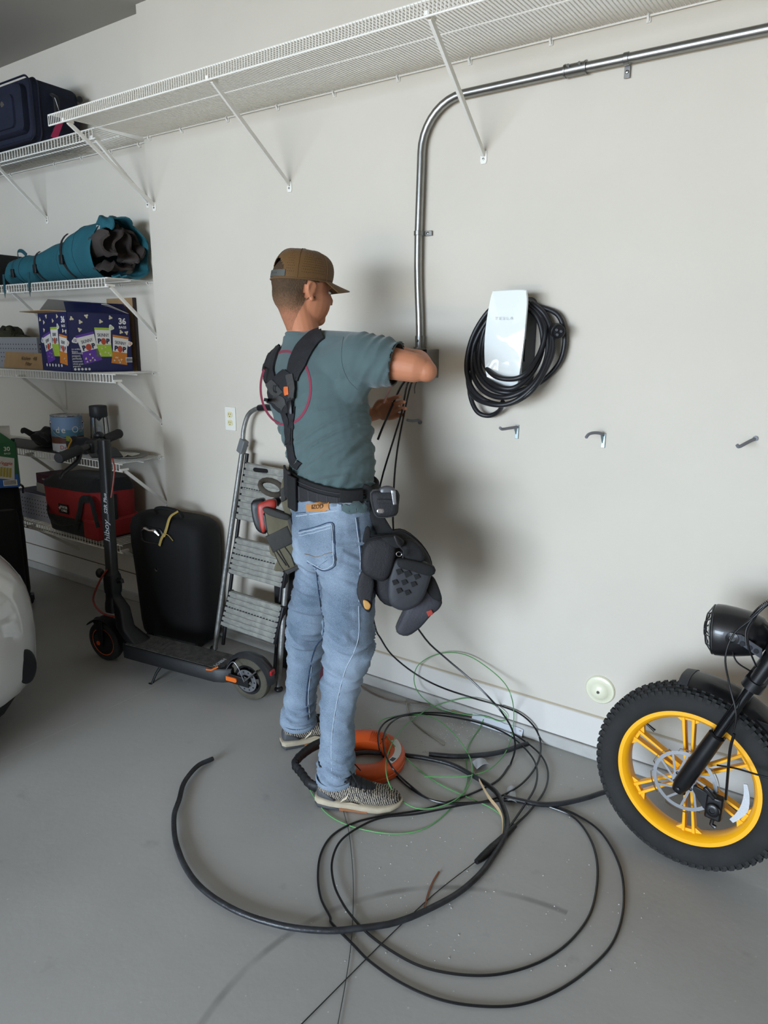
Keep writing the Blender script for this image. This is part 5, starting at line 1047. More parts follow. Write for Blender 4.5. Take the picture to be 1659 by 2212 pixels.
cable('green_wire', route(c2([(1025, 400), (1000, 450), (950, 530), (940, 600), (945, 680), (935, 740), (900, 800), (800, 900), (700, 955), (570, 970), (430, 950), (320, 915), (240, 865), (190, 800), (155, 740)], .004), k=5), .0020, M_g, 'thin green wire arcing on the floor under the front shoe', 'wire', 7)
cable('green_wire', route(c2([(540, 470), (570, 520)], .07)+c2([(700, 650), (820, 730), (950, 790), (1060, 840), (1120, 890), (1120, 950)], .005), k=5), .0020, M_g, 'thin green wire running diagonally from the orange reel over the floor', 'wire', 7)
tp_ = tag(build('pulling_head', MB().tube(spl([P(600+a/2.304, 1380+b/2.304, z=.012) for a, b in ((1180, 930), (1110, 1000), (1070, 1040), (1020, 1085), (988, 1110))], 4), [.008, .011, .014, .012, .008], 10), mat('black_tape', '0f0f10', .45, bump=.6, bs=70)), 'black taped bundle joining the wire ends to the fish tape', 'wire bundle')
cable('fish_tape', route(c2([(990, 1105)], .012)+c3([(920, 530), (760, 680), (610, 830), (465, 976), (380, 1060)], .004), k=4), .0013, M_w, 'thin dark fish tape running from the taped bundle to the bottom edge', 'fish tape', 6)
cable('fish_tape', route([(742, 1752, .004), (754, 1800, .004), (762, 1880, .004), (763, 1960, .004), (757, 2050, .004), (745, 2130, .004), (730, 2212, .004), (722, 2260, .004)], k=5), .0012, mat('dull_tape', '3a3c38', .5), 'thin dull tape line running straight down from under the front shoe', 'fish tape', 6)
cable('copper_offcut', route([(948, 1883, .003), (935, 1905, .003), (925, 1930, .003), (916, 1965, .003)], k=4), .0025, mat('bare_copper', '8c5a43', .35, .7), 'short curved copper wire offcut on the floor inside the big ring', 'wire', 7)
cable('grey_offcut', route([(877, 1512, .003), (885, 1545, .003), (905, 1570, .003), (960, 1609, .003)], k=4), .0035, mat('pale_offcut', '8d897c', .6), 'pale bent wire offcut on the floor between the reel and the wall', 'wire', 7)
cable('brown_offcut', route([(780, 1481, .004), (812, 1500, .004), (858, 1515, .004), (930, 1522, .004)], k=4), .0032, mat('brown_offcut', '6a5b50', .6), 'brownish cable offcut along the foot of the wall', 'wire', 7)
# split jacket strips and papers
t = tag(build('jacket_strip', MB().tube(route([(1024, 1662, .006), (1038, 1690, .02), (1056, 1722, .03), (1078, 1750, .03), (1086, 1775, .02), (1084, 1815, .005)], k=4), [.003, .006, .008, .008, .006, .003], 7, asp=.35), mat('tan_filler', 'b09672', .8)), 'tan paper filler strip lying across the thick cable', 'cable scrap')
M_pap = mat('white_scrap_paper', 'b9bcc2', .8)
def scrap(nm, px_, lab, zz=.004, curl=.02):
    q = [P(a, b, z=zz) for a, b in px_]; g = [[q[0].lerp(q[1], u/5).lerp(q[3].lerp(q[2], u/5), v/5)+Z*(curl*(math.sin(u/5*math.pi)*.6+(v/5)**2*.7)) for v in range(6)] for u in range(6)]
    return tag(build(nm, MB().sheet(g, .001), M_pap), lab, 'paper', 'paper scraps among the coils')
scrap('paper_scrap', ((1020, 1646), (1048, 1640), (1058, 1658), (1030, 1668)), 'curled white paper scrap nearest the orange reel', curl=.018)
scrap('paper_scrap', ((1096, 1702), (1112, 1700), (1116, 1738), (1090, 1736)), 'white paper scrap beside the thick cable crossing', curl=.012)
la, lb2 = P(1018, 1532, y=WY-.034), P(1128, 1588, y=WY-.034); la.z = lb2.z = .002
t = tag(build('paper_liner', MB().sheet([[la.lerp(lb2, u/8)+V((.004*math.sin(u*1.3), .018*v/3, .034*v/3+.002*math.sin(u*2.1)*v/3)) for v in range(4)] for u in range(9)], .0012), M_pap), 'long white liner strip leaning on the foot of the wall', 'paper')
t = tag(build('wood_splinter', MB().tube(route([(975, 1535, .005), (1030, 1552, .006), (1080, 1568, .006), (1126, 1580, .006)], k=3), [.004, .006, .006, .003], 5, asp=.5), mat('raw_wood', '8b7a5c', .8)), 'thin wooden splinter in front of the white liner strip', 'wood scrap')
t = tag(build('red_wire_nut', MB().lathe(P(902, 1508, z=.0)+V((0, 0, .004)), Z, [(.008, 0), (.009, .01), (.005, .02), (0, .022)], 10), mat('dark_red_plastic', '6a2a22', .5)), 'small dark red cap at the foot of the wall', 'wire connector')
mb = MB(); random.seed(3)
for k in range(800):
    if k < 560: a, b = random.gauss(960, 110), random.gauss(1560, 45)
    else: a, b = random.uniform(700, 1400), random.uniform(1500, 2100)
    p_ = P(a, b, z=0)
    if p_.y > WY-.03 or a > 1290 and b < 1900: continue
    s_ = random.uniform(.0005, .0017); mb.box(p_+Z*s_*.5, (s_*random.uniform(1, 2.5), s_*1.5, s_), frame(random.uniform(0, 180)))
o = tag(build('drywall_dust', mb, mat('white_crumbs', 'c9c8c4', .8), smooth=False), 'white drywall crumbs scattered on the floor around the coils', 'debris'); o['kind'] = 'stuff'
# ================================================================ the man
from mathutils.bvhtree import BVHTree
def remesh(mb, vox, it=4, disp=None):
    me = bpy.data.meshes.new('tmp'); me.from_pydata([tuple(q) for q in mb.v], [], mb.f); me.update()
    o = bpy.data.objects.new('tmp', me); sc.collection.objects.link(o)
    m = o.modifiers.new('r', 'REMESH'); m.mode = 'VOXEL'; m.voxel_size = vox
    m = o.modifiers.new('s', 'SMOOTH'); m.factor = .5; m.iterations = it
    e = bpy.data.meshes.new_from_object(o.evaluated_get(bpy.context.evaluated_depsgraph_get()))
    v = [q.co.copy() for q in e.vertices]; n = [q.normal.copy() for q in e.vertices]; f = [tuple(p.vertices) for p in e.polygons]
    bpy.data.objects.remove(o); bpy.data.meshes.remove(me); bpy.data.meshes.remove(e)
    if disp: v = [q+nn*disp(q) for q, nn in zip(v, n)]
    return v, f
def azv(a): a = math.radians(a); return V((math.cos(a), math.sin(a), 0))
def ell(c, f, a, b, n=28, sq=2.3, up=None, tilt=0):   # superellipse ring: a lateral, b depth
    f = f.normalized(); l = V((f.y, -f.x, 0)); out = []
    for k in range(n):
        t_ = 2*math.pi*k/n; ct, st_ = math.cos(t_), math.sin(t_)
        out.append(c+l*(a*abs(ct)**(2/sq)*(1 if ct > 0 else -1))+f*(b*abs(st_)**(2/sq)*(1 if st_ > 0 else -1))+Z*(tilt*ct))
    return out
man = thing('person', V((-1.42, 1.74, 0)), 'man in brown cap, grey-green T-shirt and blue jeans working at the wall', 'person')
M_skin = mat('skin', 'b87a5a', .55, var=.05, vs=9, bump=.12, bs=220, spec=.4)
FT, FPv, FH = azv(79), azv(74), azv(66)
LT_ = V((FT.y, -FT.x, 0))
# landmarks (pixel of the photograph on a stated depth plane of the room)
cP = P(722, 1105, y=1.765); cHip = P(727, 1170, y=1.76); cW = P(719, 1030, y=1.80); cW2 = P(712, 975, y=1.82); cC1 = P(700, 925, y=1.845); cC2 = P(685, 865, y=1.865); cC3 = P(682, 810, y=1.88); cC4 = P(680, 765, y=1.89); cN = P(654, 722, y=1.89)
shR = P(778, 772, y=1.83); shL = P(607, 800, y=1.97)
elR = P(914, 798, y=1.885); wrR = V((-1.315, 2.085, 1.475)); elL = V((-1.72, 2.09, 1.20)); wrL = P(812, 893, y=2.19)
hipR = P(752, 1175, y=1.73); hipL = P(703, 1175, y=1.80)
knR = P(748, 1398, y=1.70); anR = V((-1.276, 1.624, .122)); knL = P(662, 1385, y=1.86); anL = P(645, 1548, z=.13)
HC_ = P(656, 628, y=1.895)        # head centre
def torso_rings(k=1.0):
    R_ = []
    for c, f, a, b, tl in ((cHip, FPv, .162, .118, 0), (cP, FPv, .168, .122, 0), (cW, FPv, .160, .115, 0), (cW2, FT, .158, .118, 0), (cC1, FT, .178, .128, .0), (cC2, FT, .195, .135, .0), (cC3, FT, .200, .130, .01), (cC4, FT, .175, .105, .012), (P(672, 738, y=1.89), FT, .12, .075, .012), (cN, FT, .066, .062, .008)):
        R_.append(ell(c, f, a*k, b*k, tilt=tl))
    return R_
# --- body
mb = MB(); mb.loft(torso_rings(.86))
pass
# head
hl_ = V((FH.y, -FH.x, 0)); fp_ = (FH-Z*.12).normalized(); hu = hl_.cross(fp_).normalized()
if hu.z < 0: hu = -hu
HF = (hl_, fp_, hu)
def Hd(x, y, z): return HC_+hl_*x+fp_*y+hu*z
mb.tube([cN-Z*.04, cN+Z*.015+FT*.002, Hd(0, -.020, -.055), Hd(0, -.035, -.02)], [.060, .055, .058, .062], 20)
mb.ball(Hd(0, -.012, .025), (.0765, .100, .090), 24, 16, HF)
mb.ball(Hd(0, .020, -.030), (.066, .080, .084), 20, 14, HF)
mb.ball(Hd(0, .060, -.085), (.030, .030, .024), 14, 10, HF)      # chin
mb.ball(Hd(0, -.050, -.012), (.068, .054, .070), 16, 12, HF)
mb.tube([Hd(0, .085, .015), Hd(0, .103, -.018), Hd(0, .100, -.030)], [.009, .012, .013], 10)   # nose
mb.ball(Hd(.012, .094, -.030), .008, 8, 6); mb.ball(Hd(-.012, .094, -.030), .008, 8, 6)
mb.tube([Hd(-.03, .082, .025), Hd(0, .092, .027), Hd(.03, .082, .025)], .008, 8)     # brow
mb.tube([Hd(-.022, .080, -.056), Hd(0, .089, -.055), Hd(.022, .080, -.056)], [.005, .007, .005], 8)
mb.tube([Hd(-.020, .079, -.065), Hd(0, .087, -.066), Hd(.020, .079, -.065)], [.005, .008, .005], 8)
for s in (-1, 1):
    mb.tube(spl([Hd(.070*s, -.006, -.030), Hd(.077*s, -.018, -.012), Hd(.0815*s, -.023, .008), Hd(.0805*s, -.012, .022), Hd(.076*s, .004, .015), Hd(.074*s, .003, -.01)], 4), .0052, 8)
    mb.ball(Hd(.075*s, -.008, .0), (.006, .016, .026), 12, 8, HF); mb.ball(Hd(.074*s, -.002, -.030), (.007, .008, .010), 10, 8, HF)
    mb.tube([cC4+LT_*(.10*s)+Z*.005, (shR if s > 0 else shL)], [.050, .050], 14)
# arms
mb.tube([shR, shR.lerp(elR, .5), elR-(elR-shR)*.10, elR+(elR-shR)*.03], [.052, .051, .045, .034], 20)
mb.ball(elR+(elR-shR)*.05-Z*.004, (.034, .034, .033), 16, 12)
mb.tube([elR, elR.lerp(wrR, .35), elR.lerp(wrR, .8), wrR], [.038, .047, .031, .027], 20)
mb.tube([shL, shL.lerp(elL, .5), elL], [.055, .047, .040], 18); mb.ball(elL, .039, 14, 10)
mb.tube([elL, elL.lerp(wrL, .35), elL.lerp(wrL, .85), wrL], [.040, .042, .028, .026], 18)
def hand(w_, d_, nrm, side, curl, knl):
    # d_: direction of fingers, nrm: palm normal (finger curl goes towards it), side: towards the thumb
    d_ = d_.normalized(); nrm = (nrm-d_*nrm.dot(d_)).normalized(); side = (side-d_*side.dot(d_)-nrm*side.dot(nrm)).normalized()
    mb.tube([w_-d_*.01, w_+d_*.03], [.0255, .024], 14)
    for k in range(4):
        o_ = side*(.0345-.0225*k); b_ = w_+d_*(.086-.004*abs(k-1.3))+o_
        mb.tube([w_+d_*.02+o_*.55, w_+d_*.055+o_*.85, b_], [.015, .0145, .0115], 10)
        L_ = (.072, .080, .074, .058)[k]; p0 = b_; dd = d_.copy(); pts = [p0-d_*.01, p0]; ang_ = 0
        for seg, c_ in zip((.45, .32, .25), curl):
            ang_ += c_; q_ = d_*math.cos(ang_)+nrm*math.sin(ang_)+side*(.03*(1.3-k)); p0 = p0+q_.normalized()*L_*seg; pts.append(p0)
        mb.tube(spl(pts, 3), [.0102, .0096, .0086, .0084, .0078, .0062], 10)
    mb.ball(w_+d_*.045+nrm*.004, (.036, .045, .013), 14, 10, (side, d_, nrm))
    t0 = w_+d_*.022+side*.026; mb.tube(spl([w_+d_*.008+side*.012, t0+nrm*.008, t0+d_*.030+side*.016+nrm*.022, t0+d_*.052+side*.016+nrm*.030, t0+d_*.070+side*.010+nrm*.030], 3), [.015, .0145, .0118, .0105, .0095, .007], 10)
dL = P(884, 868, y=2.19)-P(815, 890, y=2.195)
hand(wrL, dL, V((.55, -.85, -.1)), Z, (.10, .30, .25), 0)
dR = V((-1.40, 2.255, 1.475))-wrR
hand(wrR, dR, V((-.7, .2, -.5)), V((-.3, .1, 1)), (.35, .5, .5), 0)
# legs
for h, k_, a_ in ((hipR, knR, anR), (hipL, knL, anL)):
    mb.tube([h+Z*.03, h.lerp(k_, .35), k_, k_.lerp(a_, .35), k_.lerp(a_, .85), a_-Z*.04], [.076, .068, .050, .050, .034, .034], 18)
v, f = remesh(mb, .0038, 3)
# feet are added as plain volumes inside the shoes so the figure ends in them
body = mesh_obj('body', v, f, M_skin, man, ang=180)
for s in (-1, 1):
    e_ = build('eye', MB().ball(Hd(.030*s, .0785, .004), (.0115, .0095, .0060), 14, 10, HF), mat('eye_white', 'd8d4cc', .2), body)
    build('iris', MB().lathe(Hd(.030*s, .0872, .004), fp_, [(.0055, 0), (.004, .0012), (0, .0016)], 14), mat('iris_brown', '3a2a1c', .2), body)
    build('eyebrow', MB().tube([Hd(.014*s, .094, .028), Hd(.03*s, .091, .032), Hd(.046*s, .080, .028)], [.0025, .003, .0015], 6), mat('hair_brown', '3c2c20', .8), body)
# hair: shell on the sides and back, fading at the nape
def hair_mat():
    m = mat('short_brown_hair', '4a382a', .75, bump=.9, bs=420, stretch=(1, 1, .35)); nt = m.node_tree; b = nt.nodes['Principled BSDF']
    g = nt.nodes.new('ShaderNodeNewGeometry'); sx = nt.nodes.new('ShaderNodeSeparateXYZ'); nt.links.new(g.outputs['Position'], sx.inputs[0])
    n = nt.nodes.new('ShaderNodeTexNoise'); n.inputs['Scale'].default_value = 160; n.inputs['Detail'].default_value = 5; nt.links.new(g.outputs['Position'], n.inputs['Vector'])
    mr = nt.nodes.new('ShaderNodeMapRange'); mr.inputs[1].default_value = HC_.z-.085; mr.inputs[2].default_value = HC_.z-.005; nt.links.new(sx.outputs['Z'], mr.inputs[0])
    ad = nt.nodes.new('ShaderNodeMath'); ad.operation = 'MULTIPLY_ADD'; nt.links.new(n.outputs[0], ad.inputs[0]); ad.inputs[1].default_value = .7; ad.inputs[2].default_value = -.35
    a2 = nt.nodes.new('ShaderNodeMath'); a2.operation = 'ADD'; nt.links.new(mr.outputs[0], a2.inputs[0]); nt.links.new(ad.outputs[0], a2.inputs[1])
    r = nt.nodes.new('ShaderNodeValToRGB'); nt.links.new(a2.outputs[0], r.inputs[0]); r.color_ramp.elements[0].color = (*lin('a86f52'), 1); r.color_ramp.elements[1].color = (*lin('46331f'), 1)
    r.color_ramp.elements.new(.45).color = (*lin('75553c'), 1); nt.links.new(r.outputs[0], b.inputs['Base Color']); return m
bv = BVHTree.FromPolygons(v, f)
def onhead(d0, dist, c=None):
    c = c or Hd(0, -.012, .0); hit = bv.ray_cast(c+d0*.3, -d0)
    return hit[0]+d0*dist if hit[0] else c+d0*.08
g = []
for zi in range(19):
    zz = .105-.0135*zi; row = []
    for ai in range(33):
        az = math.radians(68+(292-68)*ai/32); d0 = (fp_*math.cos(az)+hl_*(-math.sin(az))).normalized()
        side_ = abs(math.cos(az)) ; lowlim = -.140*max(0, -math.cos(az))**1.1-.012
        z2 = max(zz, lowlim-.0008*zi); c = Hd(0, -.012, z2); hit = bv.ray_cast(c+d0*.25, -d0)
        p_ = (hit[0] if hit[0] else c+d0*.08); fade = max(0, min(1, (z2-lowlim)/.05)); row.append(p_+d0*(.0006+.0042*fade))
    g.append(row)
vv = [q for r_ in g for q in r_]; ff = [(i*33+j, i*33+j+1, (i+1)*33+j+1, (i+1)*33+j) for i in range(18) for j in range(32)]
# keep ears free of hair
earc = [Hd(.078, -.008, .0), Hd(-.078, -.008, .0)]
ff = [q for q in ff if all(((sum((vv[i] for i in q), V((0, 0, 0)))/4)-e_).length > .030 for e_ in earc)]
hr = mesh_obj('hair', vv, ff, hair_mat(), body, ang=180)
# --- cap
M_cap = mat('brown_cap_cloth', '5f421b', .75, bump=.3, bs=300, var=.05, vs=12, sheen=.1)
cap0 = Hd(0, -.010, .036)
def capP(phi, t_, grow=0):   # phi degrees from the front, t_ 0 rim .. 1 top
    a = math.radians(phi); th_ = t_*math.pi/2; k_ = math.cos(th_)**.48
    rx, ry = .088+grow, .106+grow; front = .012*max(0, math.cos(a))*math.sin(th_*2)
    return cap0+hl_*(rx*k_*math.sin(a))+fp_*(ry*k_*math.cos(a)+front)+hu*((.094+grow)*math.sin(th_)-.010*(0.5-0.5*math.cos(a))*(1-t_)*1.6)
NP, NT = 72, 18; vv = []; ff = []
for i in range(NT+1):
    for j in range(NP): vv.append(capP(360*j/NP, i/NT))
for i in range(NT):
    for j in range(NP):
        ph = (360*(j+.5)/NP-180); tt = (i+.5)/NT
        if abs(ph) < 34 and (tt*2.1)**2+(ph/34)**2 < 1 and tt > .08: continue
        ff.append((i*NP+j, i*NP+(j+1) % NP, (i+1)*NP+(j+1) % NP, (i+1)*NP+j))
cap = thing('baseball_cap', cap0, 'brown perforated baseball cap on the man\'s head', 'cap')
bpy.data.objects.remove(cap); cap = mesh_obj('cap_crown', vv, ff, M_cap, man, ang=180)
m_ = cap.modifiers.new('t', 'SOLIDIFY'); m_.thickness = .0022; m_.offset = 1
build('cap_button', MB().ball(capP(0, 1)+hu*.002, (.007, .007, .004), 14, 8, HF), M_cap, cap)
for ph in (0, 60, 120, 180, 240, 300): build('cap_seam', MB().tube([capP(ph, i/14, .0006) for i in range(0 if ph != 180 else 7, 14)], .0011, 5), M_cap, cap)
brg = []
for u in range(17):
    ph = -62+124*u/16; row = []
    for w2 in range(7):
        q_ = w2/6; ext = .072*q_*math.cos(math.radians(ph*.92))**.55
        row.append(capP(ph, 0, .001)+fp_*ext+hu*(-.0-.012*q_-.018*(abs(ph)/62)**2*q_*1.0)+hl_*(math.sin(math.radians(ph))*.004*q_))
    brg.append(row)
build('cap_brim', MB().sheet(brg, .0035), M_cap, cap)
build('cap_edge_band', MB().tube([capP(360*j/60, 0, .0015) for j in range(60)], .0024, 6, closed=True), M_cap, cap)
build('cap_strap', MB().sheet([[capP(180+a, t_, .001) for t_ in (.035, .10, .165)] for a in range(-36, 37, 6)], .003), mat('cap_strap_grey', '4c4c47', .6), cap)
for a in (-14, -8, -2, 4): build('strap_snap', MB().lathe(capP(180+a, .10, .003), (capP(180+a, .1, .02)-capP(180+a, .1)).normalized(), [(.0026, 0), (.002, .001), (0, .001)], 8), MC['cap_strap_grey'], cap)
mb = MB()
for i in range(11):
    for j in range(90):
        ph = j*4+(2 if i % 2 else 0); tt = .14+.058*i; pm_ = (ph % 60)
        if abs(((ph+180) % 360)-180) < 30 or 142 < ph % 360 < 218 and tt < .62: continue
        if pm_ < 5+tt*10 or pm_ > 55-tt*10 or (tt > .5 and j % 2): continue
        p_ = capP(ph, tt, .0005); nn = (capP(ph, tt, .05)-capP(ph, tt)).normalized(); mb.lathe(p_, nn, [(.00125, 0), (.001, .0003), (0, .0003)], 5)
q = build('cap_perforation', mb, mat('cap_hole', '2b1d0c', .9), cap, smooth=False); q['kind'] = 'stuff'
# --- T-shirt
def foldnoise(p_, ang_, fr1, fr2, seed, l_):
    a, b = p_.dot(l_), p_.z; u = a*math.cos(ang_)+b*math.sin(ang_); w2 = -a*math.sin(ang_)+b*math.cos(ang_)
    n_ = noise.noise(V((u*fr1, w2*fr2, seed))); return max(-.15, 1-abs(n_)*5.5)
def shirt_disp(p_):
    sl_ = max(0, min(1, ((p_-shR).dot((elR-shR).normalized())+.02)/.08))
    low = max(0, min(1, (1.42-p_.z)/.25)); low2 = max(0, min(1, (1.22-p_.z)/.12))
    d_ = low*(.0085*foldnoise(p_, .75, 4.0, 20, 1, LT_)+.0035*foldnoise(p_, .5, 8, 34, 7, LT_))+low2*.005*foldnoise(p_, 1.2, 8, 26, 4, LT_)
    ax_ = (elR-shR).normalized(); u = (p_-shR).dot(ax_); w2 = (p_-shR).dot(Z)
    d_ += sl_*(.0080*(1-abs(noise.noise(V((u*26-w2*14, w2*9, 3))))*2.6)+.002*math.sin(u*120-w2*60))
    return d_
mb = MB(); rr = torso_rings(1.0); rr = [ell(cP+Z*.050, FPv, .140, .100)]+rr[2:]
mb.loft(rr)
mb.tube([cC3+LT_*.06, cC3.lerp(shR, .55)-Z*.005, shR-Z*.002], [.08, .088, .080], 20); mb.tube([cC2+LT_*.10, shR-Z*.045], [.075, .058], 16); mb.tube([cN-Z*.045, cC4.lerp(shR, .5)+Z*.016, shR+Z*.012], [.062, .064, .066], 18); mb.tube([cN-Z*.045, cC4.lerp(shL, .5)+Z*.018, shL+Z*.005], [.060, .060, .064], 18)
for s, sh_ in ((1, shR), (-1, shL)):
    mb.tube([cC4+LT_*(.07*s)-Z*.0, sh_+(cC4-sh_)*.15], [.066, .074], 16)
slE = shR.lerp(elR, .60); sax = (elR-shR).normalized()
mb.tube([shR-sax*.04, shR, shR.lerp(elR, .3), slE-sax*.012, slE], [.070, .080, .075, .069, .068], 24)
mb.tube([shR-sax*.05-Z*.05, shR.lerp(elR, .25)-Z*.035], [.06, .045], 14)
slL = shL.lerp(elL, .62); mb.tube([shL+V((.02, -.02, 0)), shL, shL.lerp(elL, .3), slL], [.060, .072, .068, .063], 20)
v, f = remesh(mb, .0052, 3, shirt_disp)
# open the sleeve ends and the bottom so cloth is a shell round the skin
def cut(v, f, tests): return [q for q in f if not any(t_(sum((v[i] for i in q), V((0, 0, 0)))/len(q)) for t_ in tests)]
f = cut(v, f, [lambda c: (c-slE).dot(sax) > -.004 and (c-slE).length < .12, lambda c: (c-slL).dot((elL-shL).normalized()) > -.003 and (c-slL).length < .1])
M_shirt = mat('grey_green_jersey', '4b5d5e', .9, bump=.25, bs=500, var=.05, vs=14, sheen=.2)
shirt = mesh_obj('t_shirt', v, f, M_shirt, man, ang=180)
m_ = shirt.modifiers.new('t', 'SOLIDIFY'); m_.thickness = .0016; m_.offset = -1
e1s = sax.orthogonal().normalized(); e2s = sax.cross(e1s)
build('neck_band', MB().tube([cN-Z*.008+rv*.004+LT_*(.058*math.cos(q))+FT*(.058*math.sin(q))+Z*(.010*-math.sin(q)) for q in [2*math.pi*k/40 for k in range(40)]], .0075, 8, closed=True), M_shirt, shirt)
SB = BVHTree.FromPolygons(v, f)
def surf(bvh, px, py, off=.003, last=[None]):
    d = ((px-IW/2)/FPX*rv-(py-IH/2)/FPX*uv+fw).normalized(); h = bvh.ray_cast(CAM, d)
    if h[0] is None:
        p_ = CAM+d*last[0] if last[0] else P(px, py, y=1.8); return p_, -d
    last[0] = (h[0]-CAM).length; n_ = h[1]
    if n_.dot(d) > 0: n_ = -n_
    return h[0]+n_*off, n_
def strapmesh(bvh, path, wid, th_, off=.002, k=5, nw=5):
    # path of pixels down the middle; cloth strap laid on the surface
    pp = spl([V((a, b, 0)) for a, b in path], k); n_ = len(pp); ws = wid if isinstance(wid, list) else [wid, wid]; g = []
    for i, q in enumerate(pp):
        t_ = pp[min(i+1, n_-1)]-pp[max(i-1, 0)]; t_.normalize(); s_ = V((-t_.y, t_.x, 0)); fi = i/(n_-1)*(len(ws)-1); j = min(int(fi), len(ws)-2); w2 = ws[j]*(1-(fi-j))+ws[j+1]*(fi-j)
        g.append([surf(bvh, q.x+s_.x*w2*e_, q.y+s_.y*w2*e_, off+th_*.5*(1-abs(2*e_)**4*.6))[0] for e_ in [(-.5+m2/(nw-1)) for m2 in range(nw)]])
    return MB().sheet(g, th_)
# red ring printed on the back
rg = []
for k in range(73):
    a = 2*math.pi*k/72; rg.append([surf(SB, 617+x_*math.cos(a), 838+(78+(x_-53))*math.sin(a), .0012)[0] for x_ in (51.5, 54, 56.5)])
build('red_ring_print', MB().sheet(rg, .0006), mat('red_print', '7f3546', .9), shirt)
# seams
build('shoulder_seam', MB().tube([surf(SB, a, b, .0008)[0] for a, b in [(q.x, q.y) for q in spl([V(q+(0,)) for q in ((742, 728), (738, 760), (740, 790), (752, 820), (772, 842))], 5)]], .0010, 5), M_shirt, shirt)
build('sleeve_hem', MB().tube([slE-sax*.006+(e1s*math.cos(q)+e2s*math.sin(q))*.0668 for q in [2*math.pi*k/36 for k in range(36)]], .0022, 6, closed=True), M_shirt, shirt)
# --- jeans
def jean_disp(p_):
    kn = math.exp(-((p_.z-.52)/.14)**2); hem = math.exp(-((p_.z-.13)/.07)**2); th = math.exp(-((p_.z-.86)/.09)**2)
    q_ = max(-.2, 1-abs(noise.noise(V((p_.x*5, p_.y*5, p_.z*20+p_.x*8))))*5); q2 = max(-.3, 1-abs(noise.noise(V((p_.x*9+3, p_.y*9, p_.z*34+p_.x*10))))*4.5)
    return .0095*kn*q_+.009*hem*q2+.006*th*q_+.0022*q2+.003*q_
mb = MB()
mb.loft([ell(cP+Z*.055, FPv, .156, .114), ell(cP, FPv, .160, .120), ell(cHip, FPv, .156, .122), ell(cHip-Z*.05, FPv, .148, .115)])
kR2 = knR+FPv*.012
mb.tube([hipR+Z*.04, hipR-Z*.02, hipR.lerp(kR2, .4), kR2.lerp(hipR, .12), kR2, kR2.lerp(anR, .2)-rv*.012, kR2.lerp(anR, .5)-rv*.016, kR2.lerp(anR, .85), anR+Z*-.005, anR-Z*.028], [.082, .090, .088, .082, .078, .066, .058, .056, .058, .062], 26)
mb.tube([hipL+Z*.04, hipL-Z*.02, hipL.lerp(knL, .4), knL.lerp(hipL, .12), knL, knL.lerp(anL, .2), knL.lerp(anL, .5), knL.lerp(anL, .85), anL, anL-Z*.020], [.080, .088, .084, .076, .073, .066, .060, .057, .059, .062], 26)
# seat
mb.ball(cHip-FPv*.045+V((FPv.y, -FPv.x, 0))*.060-Z*.005, (.085, .085, .11), 16, 12); mb.ball(cHip-FPv*.045-V((FPv.y, -FPv.x, 0))*.055-Z*.005, (.082, .082, .11), 16, 12)
v, f = remesh(mb, .0056, 3, jean_disp)
def jeans_mat():
    m = mat('washed_blue_denim', '5f7d9e', .85, bump=.5, bs=700); nt = m.node_tree; b = nt.nodes['Principled BSDF']; N = nt.nodes.new; L = nt.links.new
    g = N('ShaderNodeNewGeometry'); n1 = N('ShaderNodeTexNoise'); n1.inputs['Scale'].default_value = 5; n1.inputs['Detail'].default_value = 5; L(g.outputs['Position'], n1.inputs['Vector'])
    n2 = N('ShaderNodeTexNoise'); n2.inputs['Scale'].default_value = 420; n2.inputs['Detail'].default_value = 3; L(g.outputs['Position'], n2.inputs['Vector'])
    ad = N('ShaderNodeMath'); ad.operation = 'MULTIPLY_ADD'; L(n2.outputs[0], ad.inputs[0]); ad.inputs[1].default_value = .5; L(n1.outputs[0], ad.inputs[2])
    r = N('ShaderNodeValToRGB'); L(ad.outputs[0], r.inputs[0]); r.color_ramp.elements[0].position = .50; r.color_ramp.elements[1].position = .92
    r.color_ramp.elements[0].color = (*lin('46586a'), 1); r.color_ramp.elements[1].color = (*lin('8d9cac'), 1); L(r.outputs[0], b.inputs['Base Color']); return m
M_jean = jeans_mat()
jeans = mesh_obj('jeans', v, f, M_jean, man, ang=180)
JB = BVHTree.FromPolygons(v, f)
M_st = mat('denim_seam', 'a9b4bf', .85); M_std = mat('denim_dark_seam', '2f4059', .85)
def seam(px_, m=M_std, r=.0016, nm='seam', b=None, par=None, off=.0006): return build(nm, MB().tube([surf(b or JB, q.x, q.y, off)[0] for q in spl([V((a, c, 0)) for a, c in px_], 5)], r, 5), m, par or jeans)
pk = [(645, 1148), (680, 1140), (716, 1131), (719, 1160), (720, 1195), (720, 1218), (702, 1228), (684, 1222), (665, 1212)]
pkg = strapmesh
build('back_pocket', MB().sheet([[surf(JB, (645 if k_ < 5 else 650+k_*0)+ (u/8)*(716+3*k_/8-645)*(1 if k_ < 8 else .75), 1148-17*(u/8)+k_/8*(72+18*math.sin(u/8*3.1)), .002)[0] for u in range(9)] for k_ in range(9)], .0018), M_jean, jeans)
seam([(647, 1151), (680, 1143), (716, 1133)], M_st, .0015, off=.0032); seam([(647, 1158), (680, 1150), (715, 1140)], M_st, .0011, off=.0032); seam([(647, 1147), (680, 1139), (718, 1129), (722, 1160), (724, 1200), (723, 1222), (702, 1233), (684, 1226), (664, 1214)], M_std, .0018, off=.0016)
seam([(717, 1133), (719, 1160), (720, 1200), (720, 1218), (700, 1229), (684, 1222), (665, 1210)], M_st, .0014, off=.0030); seam([(660, 1196), (682, 1203), (700, 1198), (719, 1193)], mat('faded_stitch', '7d6a55', .8), .0011, off=.0032)
